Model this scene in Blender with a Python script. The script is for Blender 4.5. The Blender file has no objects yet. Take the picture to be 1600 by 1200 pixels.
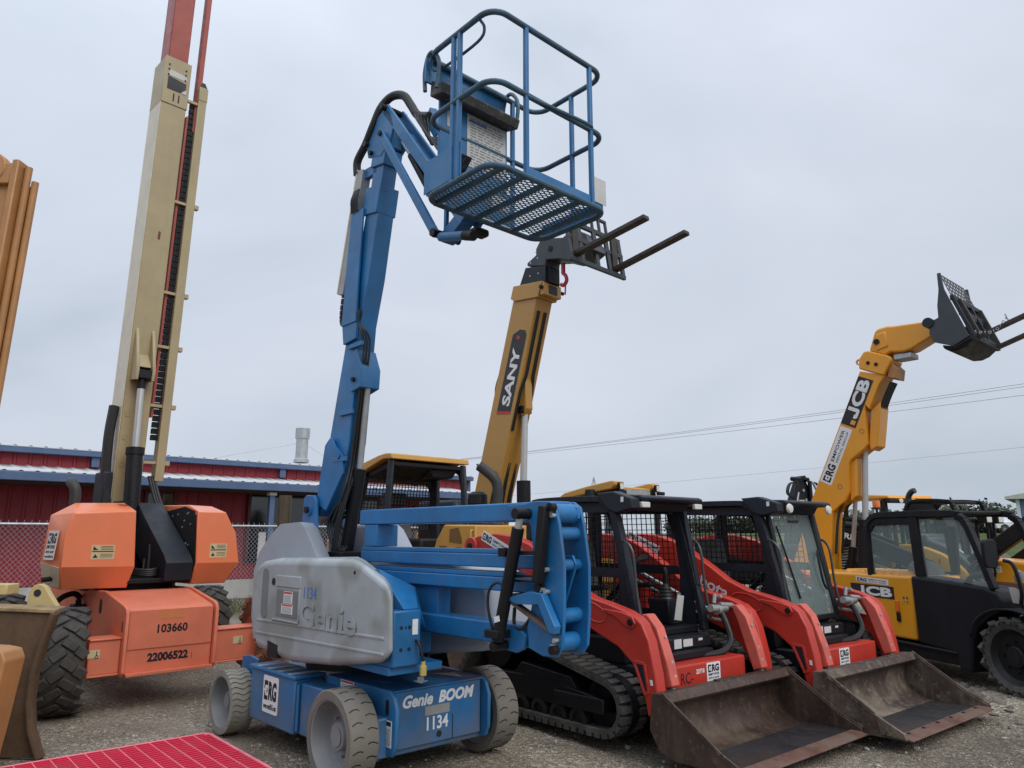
import bpy, bmesh, math, random
from mathutils import Vector, Matrix, noise
random.seed(7)
S = bpy.context.scene
R = math.radians
# ---------------------------------------------------------------- camera
CAMH = 1.65
cd = bpy.data.cameras.new('camera'); cam = bpy.data.objects.new('camera', cd)
S.collection.objects.link(cam); S.camera = cam
cd.sensor_fit = 'HORIZONTAL'; cd.angle = 2 * math.atan(800 / 1150.0)
cd.clip_start = 0.05; cd.clip_end = 3000
cam.location = (0, 0, CAMH)
cam.rotation_euler = (R(90) + math.atan(238 / 1150.0), 0, 0)
# ---------------------------------------------------------------- world: overcast
SUN_EL, SUN_AZ = R(44), R(138)          # azimuth of the veiled sun (behind and right of the camera)
W = bpy.data.worlds.new('World'); S.world = W; W.use_nodes = True
nt = W.node_tree; nt.nodes.clear()
def wn(t, **k):
    n = nt.nodes.new(t)
    for a, b in k.items(): setattr(n, a, b)
    return n
sky = wn('ShaderNodeTexSky', sky_type='NISHITA'); sky.sun_disc = False
sky.sun_elevation = SUN_EL; sky.sun_rotation = SUN_AZ
tc = wn('ShaderNodeTexCoord')
mp = wn('ShaderNodeMapping'); mp.inputs['Scale'].default_value = (1, 1, 1.9)
nt.links.new(tc.outputs['Generated'], mp.inputs['Vector'])
n1 = wn('ShaderNodeTexNoise'); n1.inputs['Scale'].default_value = 1.5; n1.inputs['Detail'].default_value = 5; n1.inputs['Roughness'].default_value = .48
n1.inputs['Distortion'].default_value = .4
nt.links.new(mp.outputs[0], n1.inputs['Vector'])
cr = wn('ShaderNodeValToRGB')
cr.color_ramp.elements[0].position = .30; cr.color_ramp.elements[0].color = (.46, .535, .625, 1)
cr.color_ramp.elements[1].position = .72; cr.color_ramp.elements[1].color = (.74, .79, .91, 1)
e = cr.color_ramp.elements.new(.5); e.color = (.625, .69, .795, 1)
nt.links.new(n1.outputs['Fac'], cr.inputs[0])
# overcast sky: brighter overhead and towards the veiled sun
dot = wn('ShaderNodeVectorMath', operation='DOT_PRODUCT')
dot.inputs[1].default_value = Vector((-.22, -.05, .97)).normalized()
nt.links.new(tc.outputs['Generated'], dot.inputs[0])
mr = wn('ShaderNodeFloatCurve')
for p_ in ((.30, .40), (.60, .48), (.80, .72)): mr.mapping.curves[0].points.new(*p_)
mr.mapping.curves[0].points[0].location = (0, .38); mr.mapping.curves[0].points[-1].location = (1, .98); mr.mapping.update()
nt.links.new(dot.outputs['Value'], mr.inputs['Value'])
mr2 = wn('ShaderNodeMath', operation='MULTIPLY'); mr2.inputs[1].default_value = 2.5; nt.links.new(mr.outputs[0], mr2.inputs[0]); mr = mr2
vm = wn('ShaderNodeVectorMath', operation='SCALE')
nt.links.new(cr.outputs[0], vm.inputs[0]); nt.links.new(mr.outputs[0], vm.inputs['Scale'])
b1 = wn('ShaderNodeBackground'); b1.inputs['Strength'].default_value = .05
nt.links.new(sky.outputs[0], b1.inputs['Color'])
b2 = wn('ShaderNodeBackground'); b2.inputs['Strength'].default_value = 1.0
nt.links.new(vm.outputs[0], b2.inputs['Color'])
mx = wn('ShaderNodeMixShader'); mx.inputs[0].default_value = .95
nt.links.new(b1.outputs[0], mx.inputs[1]); nt.links.new(b2.outputs[0], mx.inputs[2])
wo = wn('ShaderNodeOutputWorld'); nt.links.new(mx.outputs[0], wo.inputs['Surface'])
sl = bpy.data.lights.new('sun', 'SUN'); sl.energy = 1.7; sl.angle = R(40); sl.color = (1, .965, .92)
so = bpy.data.objects.new('sun', sl); S.collection.objects.link(so)
so.rotation_euler = Vector((math.sin(SUN_AZ) * math.cos(SUN_EL), math.cos(SUN_AZ) * math.cos(SUN_EL), math.sin(SUN_EL))).to_track_quat('Z', 'Y').to_euler()
S.view_settings.view_transform = 'Standard'; S.view_settings.look = 'None'
S.view_settings.exposure = .0; S.view_settings.gamma = 1
S.cycles.max_bounces = 6; S.cycles.caustics_reflective = False; S.cycles.caustics_refractive = False
# ---------------------------------------------------------------- materials
MATS = {}
def mat(name, color, rough=.5, metal=0.0, var=.12, vscale=3.0, dirt=0.0, dcol=(.17, .14, .10), dscale=5.0, dthr=.55,
        streak=0.0, bump=.0, bscale=40, spec=.5, coat=0.0, alpha=1.0, trans=0.0, chips=0.0, ccol=(.05, .04, .035), gdirt=0.0, speck=.7, dedge=.22):
    if name in MATS: return MATS[name]
    m = bpy.data.materials.new(name); m.use_nodes = True
    t = m.node_tree; N = t.nodes; L = t.links
    p = N['Principled BSDF']
    co = N.new('ShaderNodeTexCoord')
    def noise_(scale, detail=5, vec=None, rough_=.6):
        n = N.new('ShaderNodeTexNoise'); n.inputs['Scale'].default_value = scale
        n.inputs['Detail'].default_value = detail; n.inputs['Roughness'].default_value = rough_
        L.new(vec or co.outputs['Object'], n.inputs['Vector']); return n.outputs['Fac']
    def rng(s, a, b, c, d):
        n = N.new('ShaderNodeMapRange'); n.inputs[1].default_value = a; n.inputs[2].default_value = b
        n.inputs[3].default_value = c; n.inputs[4].default_value = d; L.new(s, n.inputs[0]); return n.outputs[0]
    def mix(f, a, b):
        n = N.new('ShaderNodeMix'); n.data_type = 'RGBA'
        if hasattr(f, 'is_linked'): L.new(f, n.inputs[0])
        else: n.inputs[0].default_value = f
        for s, i in ((a, 6), (b, 7)):
            if hasattr(s, 'is_linked'): L.new(s, n.inputs[i])
            else: n.inputs[i].default_value = (*s, 1)
        return n.outputs[2]
    c = mix(rng(noise_(vscale), .3, .7, 0, 1), tuple(max(0, x * (1 - var)) for x in color), tuple(min(1, x * (1 + var)) for x in color))
    if streak:
        mpn = N.new('ShaderNodeMapping'); mpn.inputs['Scale'].default_value = (14, 14, 1.2)
        L.new(co.outputs['Object'], mpn.inputs['Vector'])
        c = mix(rng(noise_(1.0, 4, mpn.outputs[0]), .52, .75, 0, streak), c, dcol)
    if dirt:
        c = mix(rng(noise_(dscale, 8 if speck else 2), dthr, dthr + dedge, 0, dirt), c, dcol)
        if speck: c = mix(rng(noise_(dscale * 9, 3), .58, .72, 0, dirt * speck), c, dcol)
    if gdirt:                                             # mud thrown up from the yard, fading with height
        sx = N.new('ShaderNodeSeparateXYZ'); L.new(co.outputs['Object'], sx.inputs[0])
        ad = N.new('ShaderNodeMath'); ad.operation = 'ADD'; L.new(sx.outputs['Z'], ad.inputs[0])
        L.new(rng(noise_(4, 6), .3, .7, -.35, .35), ad.inputs[1])
        c = mix(rng(ad.outputs[0], .05, .75, gdirt, 0), c, (.16, .135, .105))
    if chips:
        c = mix(rng(noise_(11, 9, None, .75), .64, .67, 0, chips), c, ccol)
    L.new(c, p.inputs['Base Color'])
    L.new(rng(noise_(vscale * 2.3), .3, .7, max(.02, rough * .8), min(1, rough * 1.25)), p.inputs['Roughness'])
    p.inputs['Metallic'].default_value = metal
    p.inputs['Specular IOR Level'].default_value = spec
    if coat: p.inputs['Coat Weight'].default_value = coat; p.inputs['Coat Roughness'].default_value = .12
    if trans: p.inputs['Transmission Weight'].default_value = trans
    if alpha < 1: p.inputs['Alpha'].default_value = alpha
    if bump:
        b = N.new('ShaderNodeBump'); b.inputs['Strength'].default_value = bump; b.inputs['Distance'].default_value = .02
        L.new(noise_(bscale, 6), b.inputs['Height']); L.new(b.outputs[0], p.inputs['Normal'])
    MATS[name] = m; return m
BLUE = mat('blue_paint', (.011, .140, .35), .38, var=.22, dirt=.28, dcol=(.07, .11, .17), dscale=2.2, dthr=.5, streak=.3, coat=.06, gdirt=.55, chips=.3, ccol=(.11, .10, .095))
BLUED = mat('faded_blue_paint', (.020, .145, .335), .45, var=.25, dirt=.35, dcol=(.10, .13, .17), dscale=3, dthr=.5, streak=.2, chips=.5, ccol=(.16, .15, .14))
BLUER = mat('worn_blue_rail', (.035, .095, .15), .5, var=.35, vscale=9, dirt=.55, dcol=(.09, .075, .06), dscale=8, dthr=.5, chips=.5, ccol=(.2, .19, .18))
GREYC = mat('grey_patched_plastic', (.34, .375, .395), .36, var=.16, vscale=2.2, dirt=.7, dcol=(.21, .23, .21), dscale=2.0, dthr=.47, dedge=.10, speck=0, gdirt=.2)
GREYP = mat('pale_grey_plastic', (.33, .36, .41), .5, var=.08, vscale=2, dirt=.15, dcol=(.2, .2, .2))
TYREG = mat('grey_rubber', (.175, .165, .145), .85, var=.15, vscale=5, dirt=.4, dcol=(.12, .105, .085), bump=.25, bscale=60, gdirt=.5)
TYREP = mat('pale_dry_rubber', (.27, .25, .205), .85, var=.15, vscale=5, dirt=.5, dcol=(.16, .145, .115), bump=.25, bscale=60)
RIMG = mat('grey_rim', (.21, .215, .22), .5, var=.12, dirt=.4, dcol=(.19, .17, .14), dscale=4)
TYREB = mat('black_rubber', (.022, .022, .023), .75, var=.3, vscale=6, dirt=.35, dcol=(.085, .075, .062), dscale=6, bump=.3, bscale=50, gdirt=.25)
TYRER = mat('rust_mud_rubber', (.20, .082, .045), .85, var=.3, vscale=6, dirt=.5, dcol=(.16, .09, .06))
TYRED = mat('dusty_black_rubber', (.05, .048, .045), .85, var=.3, vscale=6, dirt=.6, dcol=(.16, .14, .115), dscale=5, dthr=.45, bump=.4, bscale=40)
BLACK = mat('black_metal', (.007, .007, .009), .5, var=.3, dirt=.25, dcol=(.03, .028, .025), dscale=5, spec=.3)
BLACKP = mat('black_plastic', (.006, .0065, .010), .55, var=.3, vscale=2, dirt=.2, dcol=(.03, .027, .024), dscale=3, bump=.12, bscale=260, spec=.28)
DARKG = mat('charcoal_paint', (.012, .016, .023), .5, var=.2, dirt=.35, dcol=(.045, .043, .04), dscale=4, chips=.25, ccol=(.08, .077, .073), spec=.35)
HOSE = mat('hose_rubber', (.012, .012, .013), .55, var=.3)
STEEL = mat('chrome_rod', (.50, .50, .49), .38, metal=.5, var=.06)
ALU = mat('dull_aluminium', (.36, .36, .35), .5, metal=.5, var=.2, dirt=.4, dcol=(.12, .11, .1))
RED = mat('red_orange_paint', (.47, .033, .020), .40, var=.14, vscale=2.2, dirt=.3, dcol=(.26, .08, .055), dscale=3, streak=.14, coat=.05, chips=.3, ccol=(.22, .07, .05))
REDF = mat('faded_pink_red_paint', (.57, .105, .075), .5, var=.18, vscale=5, dirt=.55, dcol=(.34, .16, .125), dscale=6, chips=.5, ccol=(.3, .13, .1))
ORANGE = mat('orange_paint', (.80, .215, .09), .36, var=.08, vscale=1.6, dirt=.22, dcol=(.60, .25, .14), dscale=2.5, streak=.1, coat=.25)
ORANGED = mat('weathered_orange_paint', (.66, .175, .095), .48, var=.12, vscale=3, dirt=.4, dcol=(.52, .21, .13), dscale=4, streak=.16, chips=.25, ccol=(.2, .09, .05))
BOOMRED = mat('brick_red_paint', (.33, .06, .042), .45, var=.12, streak=.1, dcol=(.2, .05, .04))
CREAM = mat('shaded_cream_paint', (.38, .31, .175), .42, var=.09, vscale=1.8, dirt=.3, dcol=(.26, .21, .12), dscale=3, streak=.2, chips=.25, ccol=(.15, .08, .05))  # cream darkened so the boom front carries its shade in the colour
CREAMW = mat('pale_cream_paint', (.66, .60, .47), .45, var=.1, dirt=.3, dcol=(.4, .36, .27), dscale=3)
TAN = mat('tan_machine_paint', (.40, .19, .065), .48, var=.16, vscale=2.5, dirt=.4, dcol=(.25, .12, .06), dscale=3, streak=.25, chips=.5, ccol=(.10, .05, .035))
CATY = mat('golden_yellow_paint', (.52, .275, .055), .40, var=.1, dirt=.3, dcol=(.36, .2, .07), streak=.14)
OCHRE = mat('ochre_boom_paint', (.43, .225, .042), .38, var=.07, vscale=1.4, dirt=.2, dcol=(.3, .16, .05), streak=.12, coat=.2)
YEL = mat('orange_yellow_paint', (.74, .31, .012), .35, var=.07, vscale=1.6, dirt=.2, dcol=(.45, .22, .04), streak=.1, coat=.25)
DEEREY = mat('mustard_yellow_paint', (.50, .30, .035), .42, var=.12, dirt=.2, dcol=(.3, .2, .06))
MGREY = mat('slate_grey_paint', (.034, .040, .050), .45, var=.12, dirt=.25, dcol=(.1, .09, .08), chips=.3, ccol=(.22, .2, .18))
FORK = mat('dark_fork_steel', (.042, .034, .03), .55, var=.3, vscale=5, dirt=.5, dcol=(.11, .07, .05), metal=.2)
BUCKET = mat('worn_brown_steel', (.066, .040, .031), .45, metal=.3, var=.45, vscale=3, dirt=.8, dcol=(.19, .145, .095), dscale=2.2, dthr=.56, streak=.35, chips=.5, ccol=(.24, .21, .17), bump=.15, bscale=30)
BUCKETM = mat('muddy_bucket_steel', (.07, .045, .035), .6, metal=.2, var=.3, vscale=2.2, dirt=.95, dcol=(.27, .225, .165), dscale=2.0, dthr=.50, streak=.4, bump=.3, bscale=30)
LIP = mat('rusty_cutting_edge', (.15, .068, .042), .6, metal=.2, var=.5, vscale=5, dirt=.8, dcol=(.115, .10, .088), dscale=5, dthr=.45)
WORN = mat('weathered_blade_steel', (.105, .060, .030), .7, metal=.1, var=.35, vscale=2.5, dirt=.7, dcol=(.055, .036, .026), dscale=2.5, streak=.6, chips=.5, ccol=(.2, .14, .08), bump=.2, bscale=25)
FLOORM = mat('scraped_steel_floor', (.040, .040, .044), .38, metal=.45, var=.4, vscale=3, dirt=.8, dcol=(.12, .075, .045), dscale=2.4, dthr=.52, streak=.3, chips=.4, ccol=(.22, .21, .19), bump=.15, bscale=30)
WHITE = mat('white_decal', (.74, .74, .74), .5, var=.05, dirt=.15, dcol=(.5, .48, .45))
OFFW = mat('worn_paper_decal', (.52, .52, .50), .6, var=.1, dirt=.5, dcol=(.25, .26, .28), dscale=6)
MANILA = mat('beige_decal', (.58, .47, .26), .5, var=.1, dirt=.3, dcol=(.35, .27, .16))
INK = mat('black_ink', (.012, .012, .016), .5, var=.1)
INKB = mat('blue_ink', (.03, .16, .45), .5, var=.1)
REDI = mat('red_ink', (.5, .03, .03), .5, var=.1)
LENS = mat('lamp_lens', (.62, .62, .56), .15, var=.1, spec=.8)
AMBER = mat('amber_lens', (.75, .17, .02), .2, var=.1, spec=.7)
GLASS = mat('cab_glass', (.55, .68, .66), .05, var=.02, alpha=.13, spec=.6)
PALR = mat('red_plastic', (.62, .022, .065), .45, var=.12, vscale=4, dirt=.7, dcol=(.20, .09, .075), dscale=4, dthr=.52)
PALP = mat('pink_worn_plastic_edge', (.72, .16, .20), .5, var=.15, vscale=6, dirt=.4, dcol=(.35, .1, .1))
GALV = mat('galvanised_steel', (.40, .42, .43), .45, metal=.5, var=.15, vscale=8)
SEAT = mat('grey_vinyl', (.10, .10, .095), .7, var=.15)
# ---------------------------------------------------------------- mesh builder
def V(*a): return Vector(a)
class MB:
    def __init__(s): s.v = []; s.f = []
    def add(s, vs, fs):
        n = len(s.v); s.v += [tuple(x) for x in vs]; s.f += [tuple(i + n for i in f) for f in fs]; return s
    def box(s, x0, x1, y0, y1, z0, z1):
        vs = [(x, y, z) for z in (z0, z1) for y in (y0, y1) for x in (x0, x1)]
        return s.add(vs, [(0, 2, 3, 1), (4, 5, 7, 6), (0, 1, 5, 4), (2, 6, 7, 3), (0, 4, 6, 2), (1, 3, 7, 5)])
    def ext(s, pts, d):                       # polygon of 3D points extruded by vector d
        n = len(pts); d = Vector(d); P = [Vector(p) for p in pts]
        nrm = Vector((0, 0, 0))
        for i in range(n): nrm += P[i].cross(P[(i + 1) % n])
        if nrm.dot(d) > 0: P.reverse()
        vs = P + [p + d for p in P]
        fs = [tuple(range(n)), tuple(range(2 * n - 1, n - 1, -1))] + [(i, n + i, n + (i + 1) % n, (i + 1) % n) for i in range(n)]
        fs[2:] = [tuple(reversed(f)) for f in fs[2:]]
        fs[0] = tuple(range(n)); fs[1] = tuple(range(2 * n - 1, n - 1, -1))
        return s.add(vs, fs)
    def side(s, poly, y0, y1): return s.ext([(a, y0, z) for a, z in poly], (0, y1 - y0, 0))
    def front(s, poly, x0, x1): return s.ext([(x0, y, z) for y, z in poly], (x1 - x0, 0, 0))
    def plan(s, poly, z0, z1): return s.ext([(x, y, z0) for x, y in poly], (0, 0, z1 - z0))
    def bar(s, p0, p1, w, h, up=(0, 0, 1)):
        p0, p1 = Vector(p0), Vector(p1); d = (p1 - p0).normalized(); u = Vector(up)
        sd = d.cross(u)
        if sd.length < 1e-4: sd = d.cross(Vector((1, 0, 0)))
        sd.normalize(); u = sd.cross(d)
        pts = [p0 + sd * a * w / 2 + u * b * h / 2 for a, b in ((-1, -1), (1, -1), (1, 1), (-1, 1))]
        return s.ext(pts, p1 - p0)
    def path(s, pts, r, n=8, closed=False, r1=None):
        P = [Vector(p) for p in pts]; m = len(P); rings = []
        prev = None
        for i in range(m):
            if closed: d = P[(i + 1) % m] - P[i - 1]
            else: d = P[min(i + 1, m - 1)] - P[max(i - 1, 0)]
            d.normalize()
            if prev is None:
                u = d.cross(Vector((0, 0, 1)))
                if u.length < .05: u = d.cross(Vector((0, 1, 0)))
            else: u = prev - d * prev.dot(d)
            u.normalize(); prev = u; w = d.cross(u)
            rr = r if r1 is None else r + (r1 - r) * i / (m - 1)
            rings.append([P[i] + (u * math.cos(2 * math.pi * k / n) + w * math.sin(2 * math.pi * k / n)) * rr for k in range(n)])
        vs = [p for q in rings for p in q]; fs = []
        for i in range(m if closed else m - 1):
            j = (i + 1) % m
            for k in range(n): fs.append((i * n + k, i * n + (k + 1) % n, j * n + (k + 1) % n, j * n + k))
        if not closed: fs += [tuple(reversed(range(n))), tuple(range((m - 1) * n, m * n))]
        return s.add(vs, fs)
    def tube(s, p0, p1, r, n=12, r1=None): return s.path([p0, p1], r, n, False, r1)
    def lathe(s, prof, o, axis='y', n=32, sgn=1):     # prof: (radius, height along axis)
        vs = []; fs = []; m = len(prof)
        for k in range(n):
            t = 2 * math.pi * k / n; c, q = math.cos(t), math.sin(t)
            for r, h in prof:
                if axis == 'y': vs.append((o[0] + r * c, o[1] + h * sgn, o[2] + r * q))
                elif axis == 'z': vs.append((o[0] + r * c, o[1] + r * q, o[2] + h * sgn))
                else: vs.append((o[0] + h * sgn, o[1] + r * c, o[2] + r * q))
        for k in range(n):
            k2 = (k + 1) % n
            for i in range(m - 1): fs.append((k * m + i, k2 * m + i, k2 * m + i + 1, k * m + i + 1))
        return s.add(vs, fs)
    def hull(s, pts):
        bm = bmesh.new(); vs = [bm.verts.new(p) for p in pts]
        bmesh.ops.convex_hull(bm, input=vs); bm.verts.ensure_lookup_table(); bm.verts.index_update()
        bmesh.ops.dissolve_limit(bm, angle_limit=R(2), verts=bm.verts, edges=bm.edges)
        bm.verts.index_update()
        s.add([v.co[:] for v in bm.verts], [[v.index for v in f.verts] for f in bm.faces]); bm.free(); return s
    def sheet(s, rows):                       # grid of points
        m = len(rows[0]); n = len(rows)
        return s.add([p for r in rows for p in r], [(i * m + k, i * m + k + 1, (i + 1) * m + k + 1, (i + 1) * m + k) for i in range(n - 1) for k in range(m - 1)])
    def build(s, name, m, parent=None, bevel=0.0, seg=2, ang=35, solid=0.0, fix=True):
        me = bpy.data.meshes.new(name); me.from_pydata(s.v, [], s.f)
        if fix:
            bm = bmesh.new(); bm.from_mesh(me); bmesh.ops.recalc_face_normals(bm, faces=bm.faces); bm.to_mesh(me); bm.free()
        me.materials.append(m)
        for p in me.polygons: p.use_smooth = True
        me.set_sharp_from_angle(angle=R(ang))
        o = bpy.data.objects.new(name, me); S.collection.objects.link(o)
        if parent: o.parent = parent
        if solid: md = o.modifiers.new('solid', 'SOLIDIFY'); md.thickness = solid; md.offset = 0
        if bevel:
            md = o.modifiers.new('bevel', 'BEVEL'); md.width = bevel; md.segments = seg; md.limit_method = 'ANGLE'; md.angle_limit = R(30)
            md.harden_normals = False
        return o
def merged(name, parts, parent, ang=35):
    base = parts[0][0]; idx = [0] * len(base.f)
    for k, (m, _) in enumerate(parts[1:], 1): base.add(m.v, m.f); idx += [k] * len(m.f)
    o = base.build(name, parts[0][1], parent, ang=ang)
    for _, mt in parts[1:]: o.data.materials.append(mt)
    for p, i in zip(o.data.polygons, idx): p.material_index = i
    return o
def shear_in(mb, y0, a0, da):
    mb.v = [((x - da) if (y > y0 and x > a0) else x, y, z) for x, y, z in mb.v]; return mb
def tag(o, label=None, cat=None, group=None, kind=None):
    if label: o['label'] = label
    if cat: o['category'] = cat
    if group: o['group'] = group
    if kind: o['kind'] = kind
    return o
def thing(name, label, cat, loc=(0, 0, 0), yaw=0, group=None):
    o = bpy.data.objects.new(name, None); S.collection.objects.link(o); o.location = loc; o.rotation_euler = (0, 0, R(yaw))
    o.empty_display_size = .3
    return tag(o, label, cat, group)
def smooth(pts, n=6):                          # Catmull-Rom through points
    P = [Vector(p) for p in pts]; P = [2 * P[0] - P[1]] + P + [2 * P[-1] - P[-2]]; out = []
    for i in range(1, len(P) - 2):
        for k in range(n):
            t = k / n
            out.append(.5 * ((2 * P[i]) + (-P[i - 1] + P[i + 1]) * t + (2 * P[i - 1] - 5 * P[i] + 4 * P[i + 1] - P[i + 2]) * t * t + (-P[i - 1] + 3 * P[i] - 3 * P[i + 1] + P[i + 2]) * t ** 3))
    out.append(P[-2]); return out
def rrect(hx, hy, r, n=6, c=(0, 0)):           # rounded rectangle outline
    out = []
    for (sx, sy, a0) in ((1, 1, 0), (-1, 1, 90), (-1, -1, 180), (1, -1, 270)):
        for k in range(n + 1):
            a = R(a0 + 90 * k / n); out.append((c[0] + sx * (hx - r) + r * math.cos(a), c[1] + sy * (hy - r) + r * math.sin(a)))
    return out
# ---------------------------------------------------------------- lettering
def text(name, s, c, xd, yd, w, h, m, parent, bold=.02, shear=0.0, depth=.0012):
    cu = bpy.data.curves.new('t', 'FONT'); cu.body = s; cu.offset = bold; cu.shear = shear; cu.extrude = .01; cu.resolution_u = 3
    to = bpy.data.objects.new('t', cu); S.collection.objects.link(to)
    dg = bpy.context.evaluated_depsgraph_get(); me = bpy.data.meshes.new_from_object(to.evaluated_get(dg))
    bpy.data.objects.remove(to); bpy.data.curves.remove(cu)
    xs = [v.co.x for v in me.vertices]; ys = [v.co.y for v in me.vertices]
    if not xs: return None
    x0, x1, y0, y1 = min(xs), max(xs), min(ys), max(ys)
    xd, yd, c = Vector(xd).normalized(), Vector(yd).normalized(), Vector(c); nd = xd.cross(yd)
    for v in me.vertices:
        q = v.co.copy()
        v.co = c + xd * ((q.x - x0) / (x1 - x0) - .5) * w + yd * ((q.y - y0) / (y1 - y0) - .5) * h + nd * (depth if q.z > 0 else -.0006)
    me.name = name; me.materials.clear(); me.materials.append(m)
    o = bpy.data.objects.new(name, me); S.collection.objects.link(o); o.parent = parent; return o
def plate(name, c, xd, yd, w, h, m, parent, t=.003, r=.0):
    xd, yd, c = Vector(xd).normalized(), Vector(yd).normalized(), Vector(c); nd = xd.cross(yd)
    pts = rrect(w / 2, h / 2, r, 3) if r else [(w / 2, h / 2), (-w / 2, h / 2), (-w / 2, -h / 2), (w / 2, -h / 2)]
    return MB().ext([c + xd * a + yd * b for a, b in pts], nd * t).build(name, m, parent)
def star(name, c, xd, yd, r, m, parent, rot=0):
    xd, yd, c = Vector(xd).normalized(), Vector(yd).normalized(), Vector(c); nd = xd.cross(yd)
    pts = []
    for k in range(10):
        a = R(90 + rot + 36 * k); q = r if k % 2 == 0 else r * .42; pts.append(c + xd * math.cos(a) * q + yd * math.sin(a) * q)
    return MB().ext(pts, nd * .0012).build(name, m, parent)
def letter_e(c, xd, yd, w, h, parent):
    nd = xd.cross(yd); mb = MB(); t = w * .30; b = h * .22
    for x0, x1, y0, y1 in ((-w / 2, -w / 2 + t, -h / 2, h / 2), (-w / 2 + t, w / 2, h / 2 - b, h / 2), (-w / 2 + t, w * .38, -b / 2, b / 2), (-w / 2 + t, w / 2, -h / 2, -h / 2 + b)):
        mb.ext([c + xd * a + yd * q for a, q in ((x0, y0), (x1, y0), (x1, y1), (x0, y1))], nd * .0012)
    mb.build('lettering', INK, parent); star('star_mark', c - xd * w * .08 + nd * .0016, xd, yd, h * .24, WHITE, parent, 12)
def letter_j(c, xd, yd, w, h, m, parent):
    nd = xd.cross(yd); mb = MB(); t = w * .36; b = h * .24
    P = [(w / 2, h / 2), (w / 2 - t, h / 2), (w / 2 - t, -h / 2 + b), (-w * .12, -h / 2 + b), (-w * .12, -h * .16), (-w / 2, -h * .16), (-w / 2, -h / 2 + b * .6), (-w / 2 + b * .5, -h / 2), (w / 2 - b * .5, -h / 2), (w / 2, -h / 2 + b * .6)]
    mb.ext([c + xd * a + yd * q for a, q in P], nd * .0012); mb.build('lettering', m, parent)
def jcb_word(c, xd, yd, w, h, m, parent):
    c, xd, yd = Vector(c), Vector(xd).normalized(), Vector(yd).normalized()
    letter_j(c - xd * w * .37, xd, yd, w * .26, h, m, parent); text('lettering', 'CB', c + xd * w * .15, xd, yd, w * .70, h, m, parent, .045)
def rental_mark(c, xd, yd, w, h, parent):
    letter_e(c - xd * w * .355, xd, yd, w * .29, h, parent)
    text('lettering', 'RG', c + xd * w * .17, xd, yd, w * .64, h, INK, parent, .045)
def rental_decal(c, xd, yd, w, h, parent, kind='square'):
    xd, yd, c = Vector(xd).normalized(), Vector(yd).normalized(), Vector(c); nd = xd.cross(yd)
    p = plate('decal', c, xd, yd, w, h, WHITE, parent, .003, min(w, h) * .06)
    q = c + nd * .0034
    if kind == 'square':                       # ERG over a web address
        rental_mark(q + yd * h * .10, xd, yd, w * .82, h * .52, p)
        text('lettering', 'www.rentERG.com', q - yd * h * .32, xd, yd, w * .84, h * .15, INK, p, .01)
    elif kind == 'tall':                       # ERG, then name lines
        rental_mark(q + yd * h * .23, xd, yd, w * .82, h * .36, p)
        text('lettering', 'EMPOWER', q - yd * h * .06, xd, yd, w * .8, h * .12, INK, p, .01)
        text('lettering', 'RENTAL GROUP', q - yd * h * .23, xd, yd, w * .78, h * .075, INK, p, .0)
        text('lettering', 'www.rentERG.com', q - yd * h * .38, xd, yd, w * .84, h * .085, INK, p, .0)
    else:                                      # one line: ERG | EMPOWER / RENTAL GROUP
        rental_mark(q - xd * w * .31, xd, yd, w * .31, h * .66, p)
        text('lettering', 'EMPOWER', q + xd * w * .17 + yd * h * .14, xd, yd, w * .56, h * .26, INK, p, .01)
        text('lettering', 'RENTAL GROUP', q + xd * w * .17 - yd * h * .24, xd, yd, w * .54, h * .18, INK, p, .0)
    return p
def warn_decal(c, xd, yd, w, h, parent, base=None, head=REDI, hh=.3):
    xd, yd, c = Vector(xd).normalized(), Vector(yd).normalized(), Vector(c); nd = xd.cross(yd)
    p = plate('decal', c, xd, yd, w, h, base or WHITE, parent, .003)
    mb = MB(); q = c + nd * .003
    mb.ext([q + xd * a + yd * b for a, b in ((-w * .46, h * hh), (w * (.46 if hh < .35 else .0), h * hh), (w * (.46 if hh < .35 else .0), h * (.46 if hh < .35 else hh + .05)), (-w * .46, h * (.46 if hh < .35 else hh + .05)))], nd * .001)
    mb.build('header_stripe', head, p)
    mb = MB()
    rnd = random.Random(int(w * 9999) + int(h * 7777))
    k = 0; y = .2 if hh < .35 else .44
    while y > -.45:
        x = -.42
        while x < .36:
            l = rnd.uniform(.05, .16)
            mb.ext([q + xd * w * a + yd * h * b for a, b in ((x, y), (min(.44, x + l), y), (min(.44, x + l), y - .022), (x, y - .022))], nd * .001); x += l + .035
        y -= .055
    mb.build('small_print', mat('grey_print', (.20, .20, .21), .6), p)
    return p
XF, YF, ZF = (1, 0, 0), (0, 1, 0), (0, 0, 1)
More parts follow.
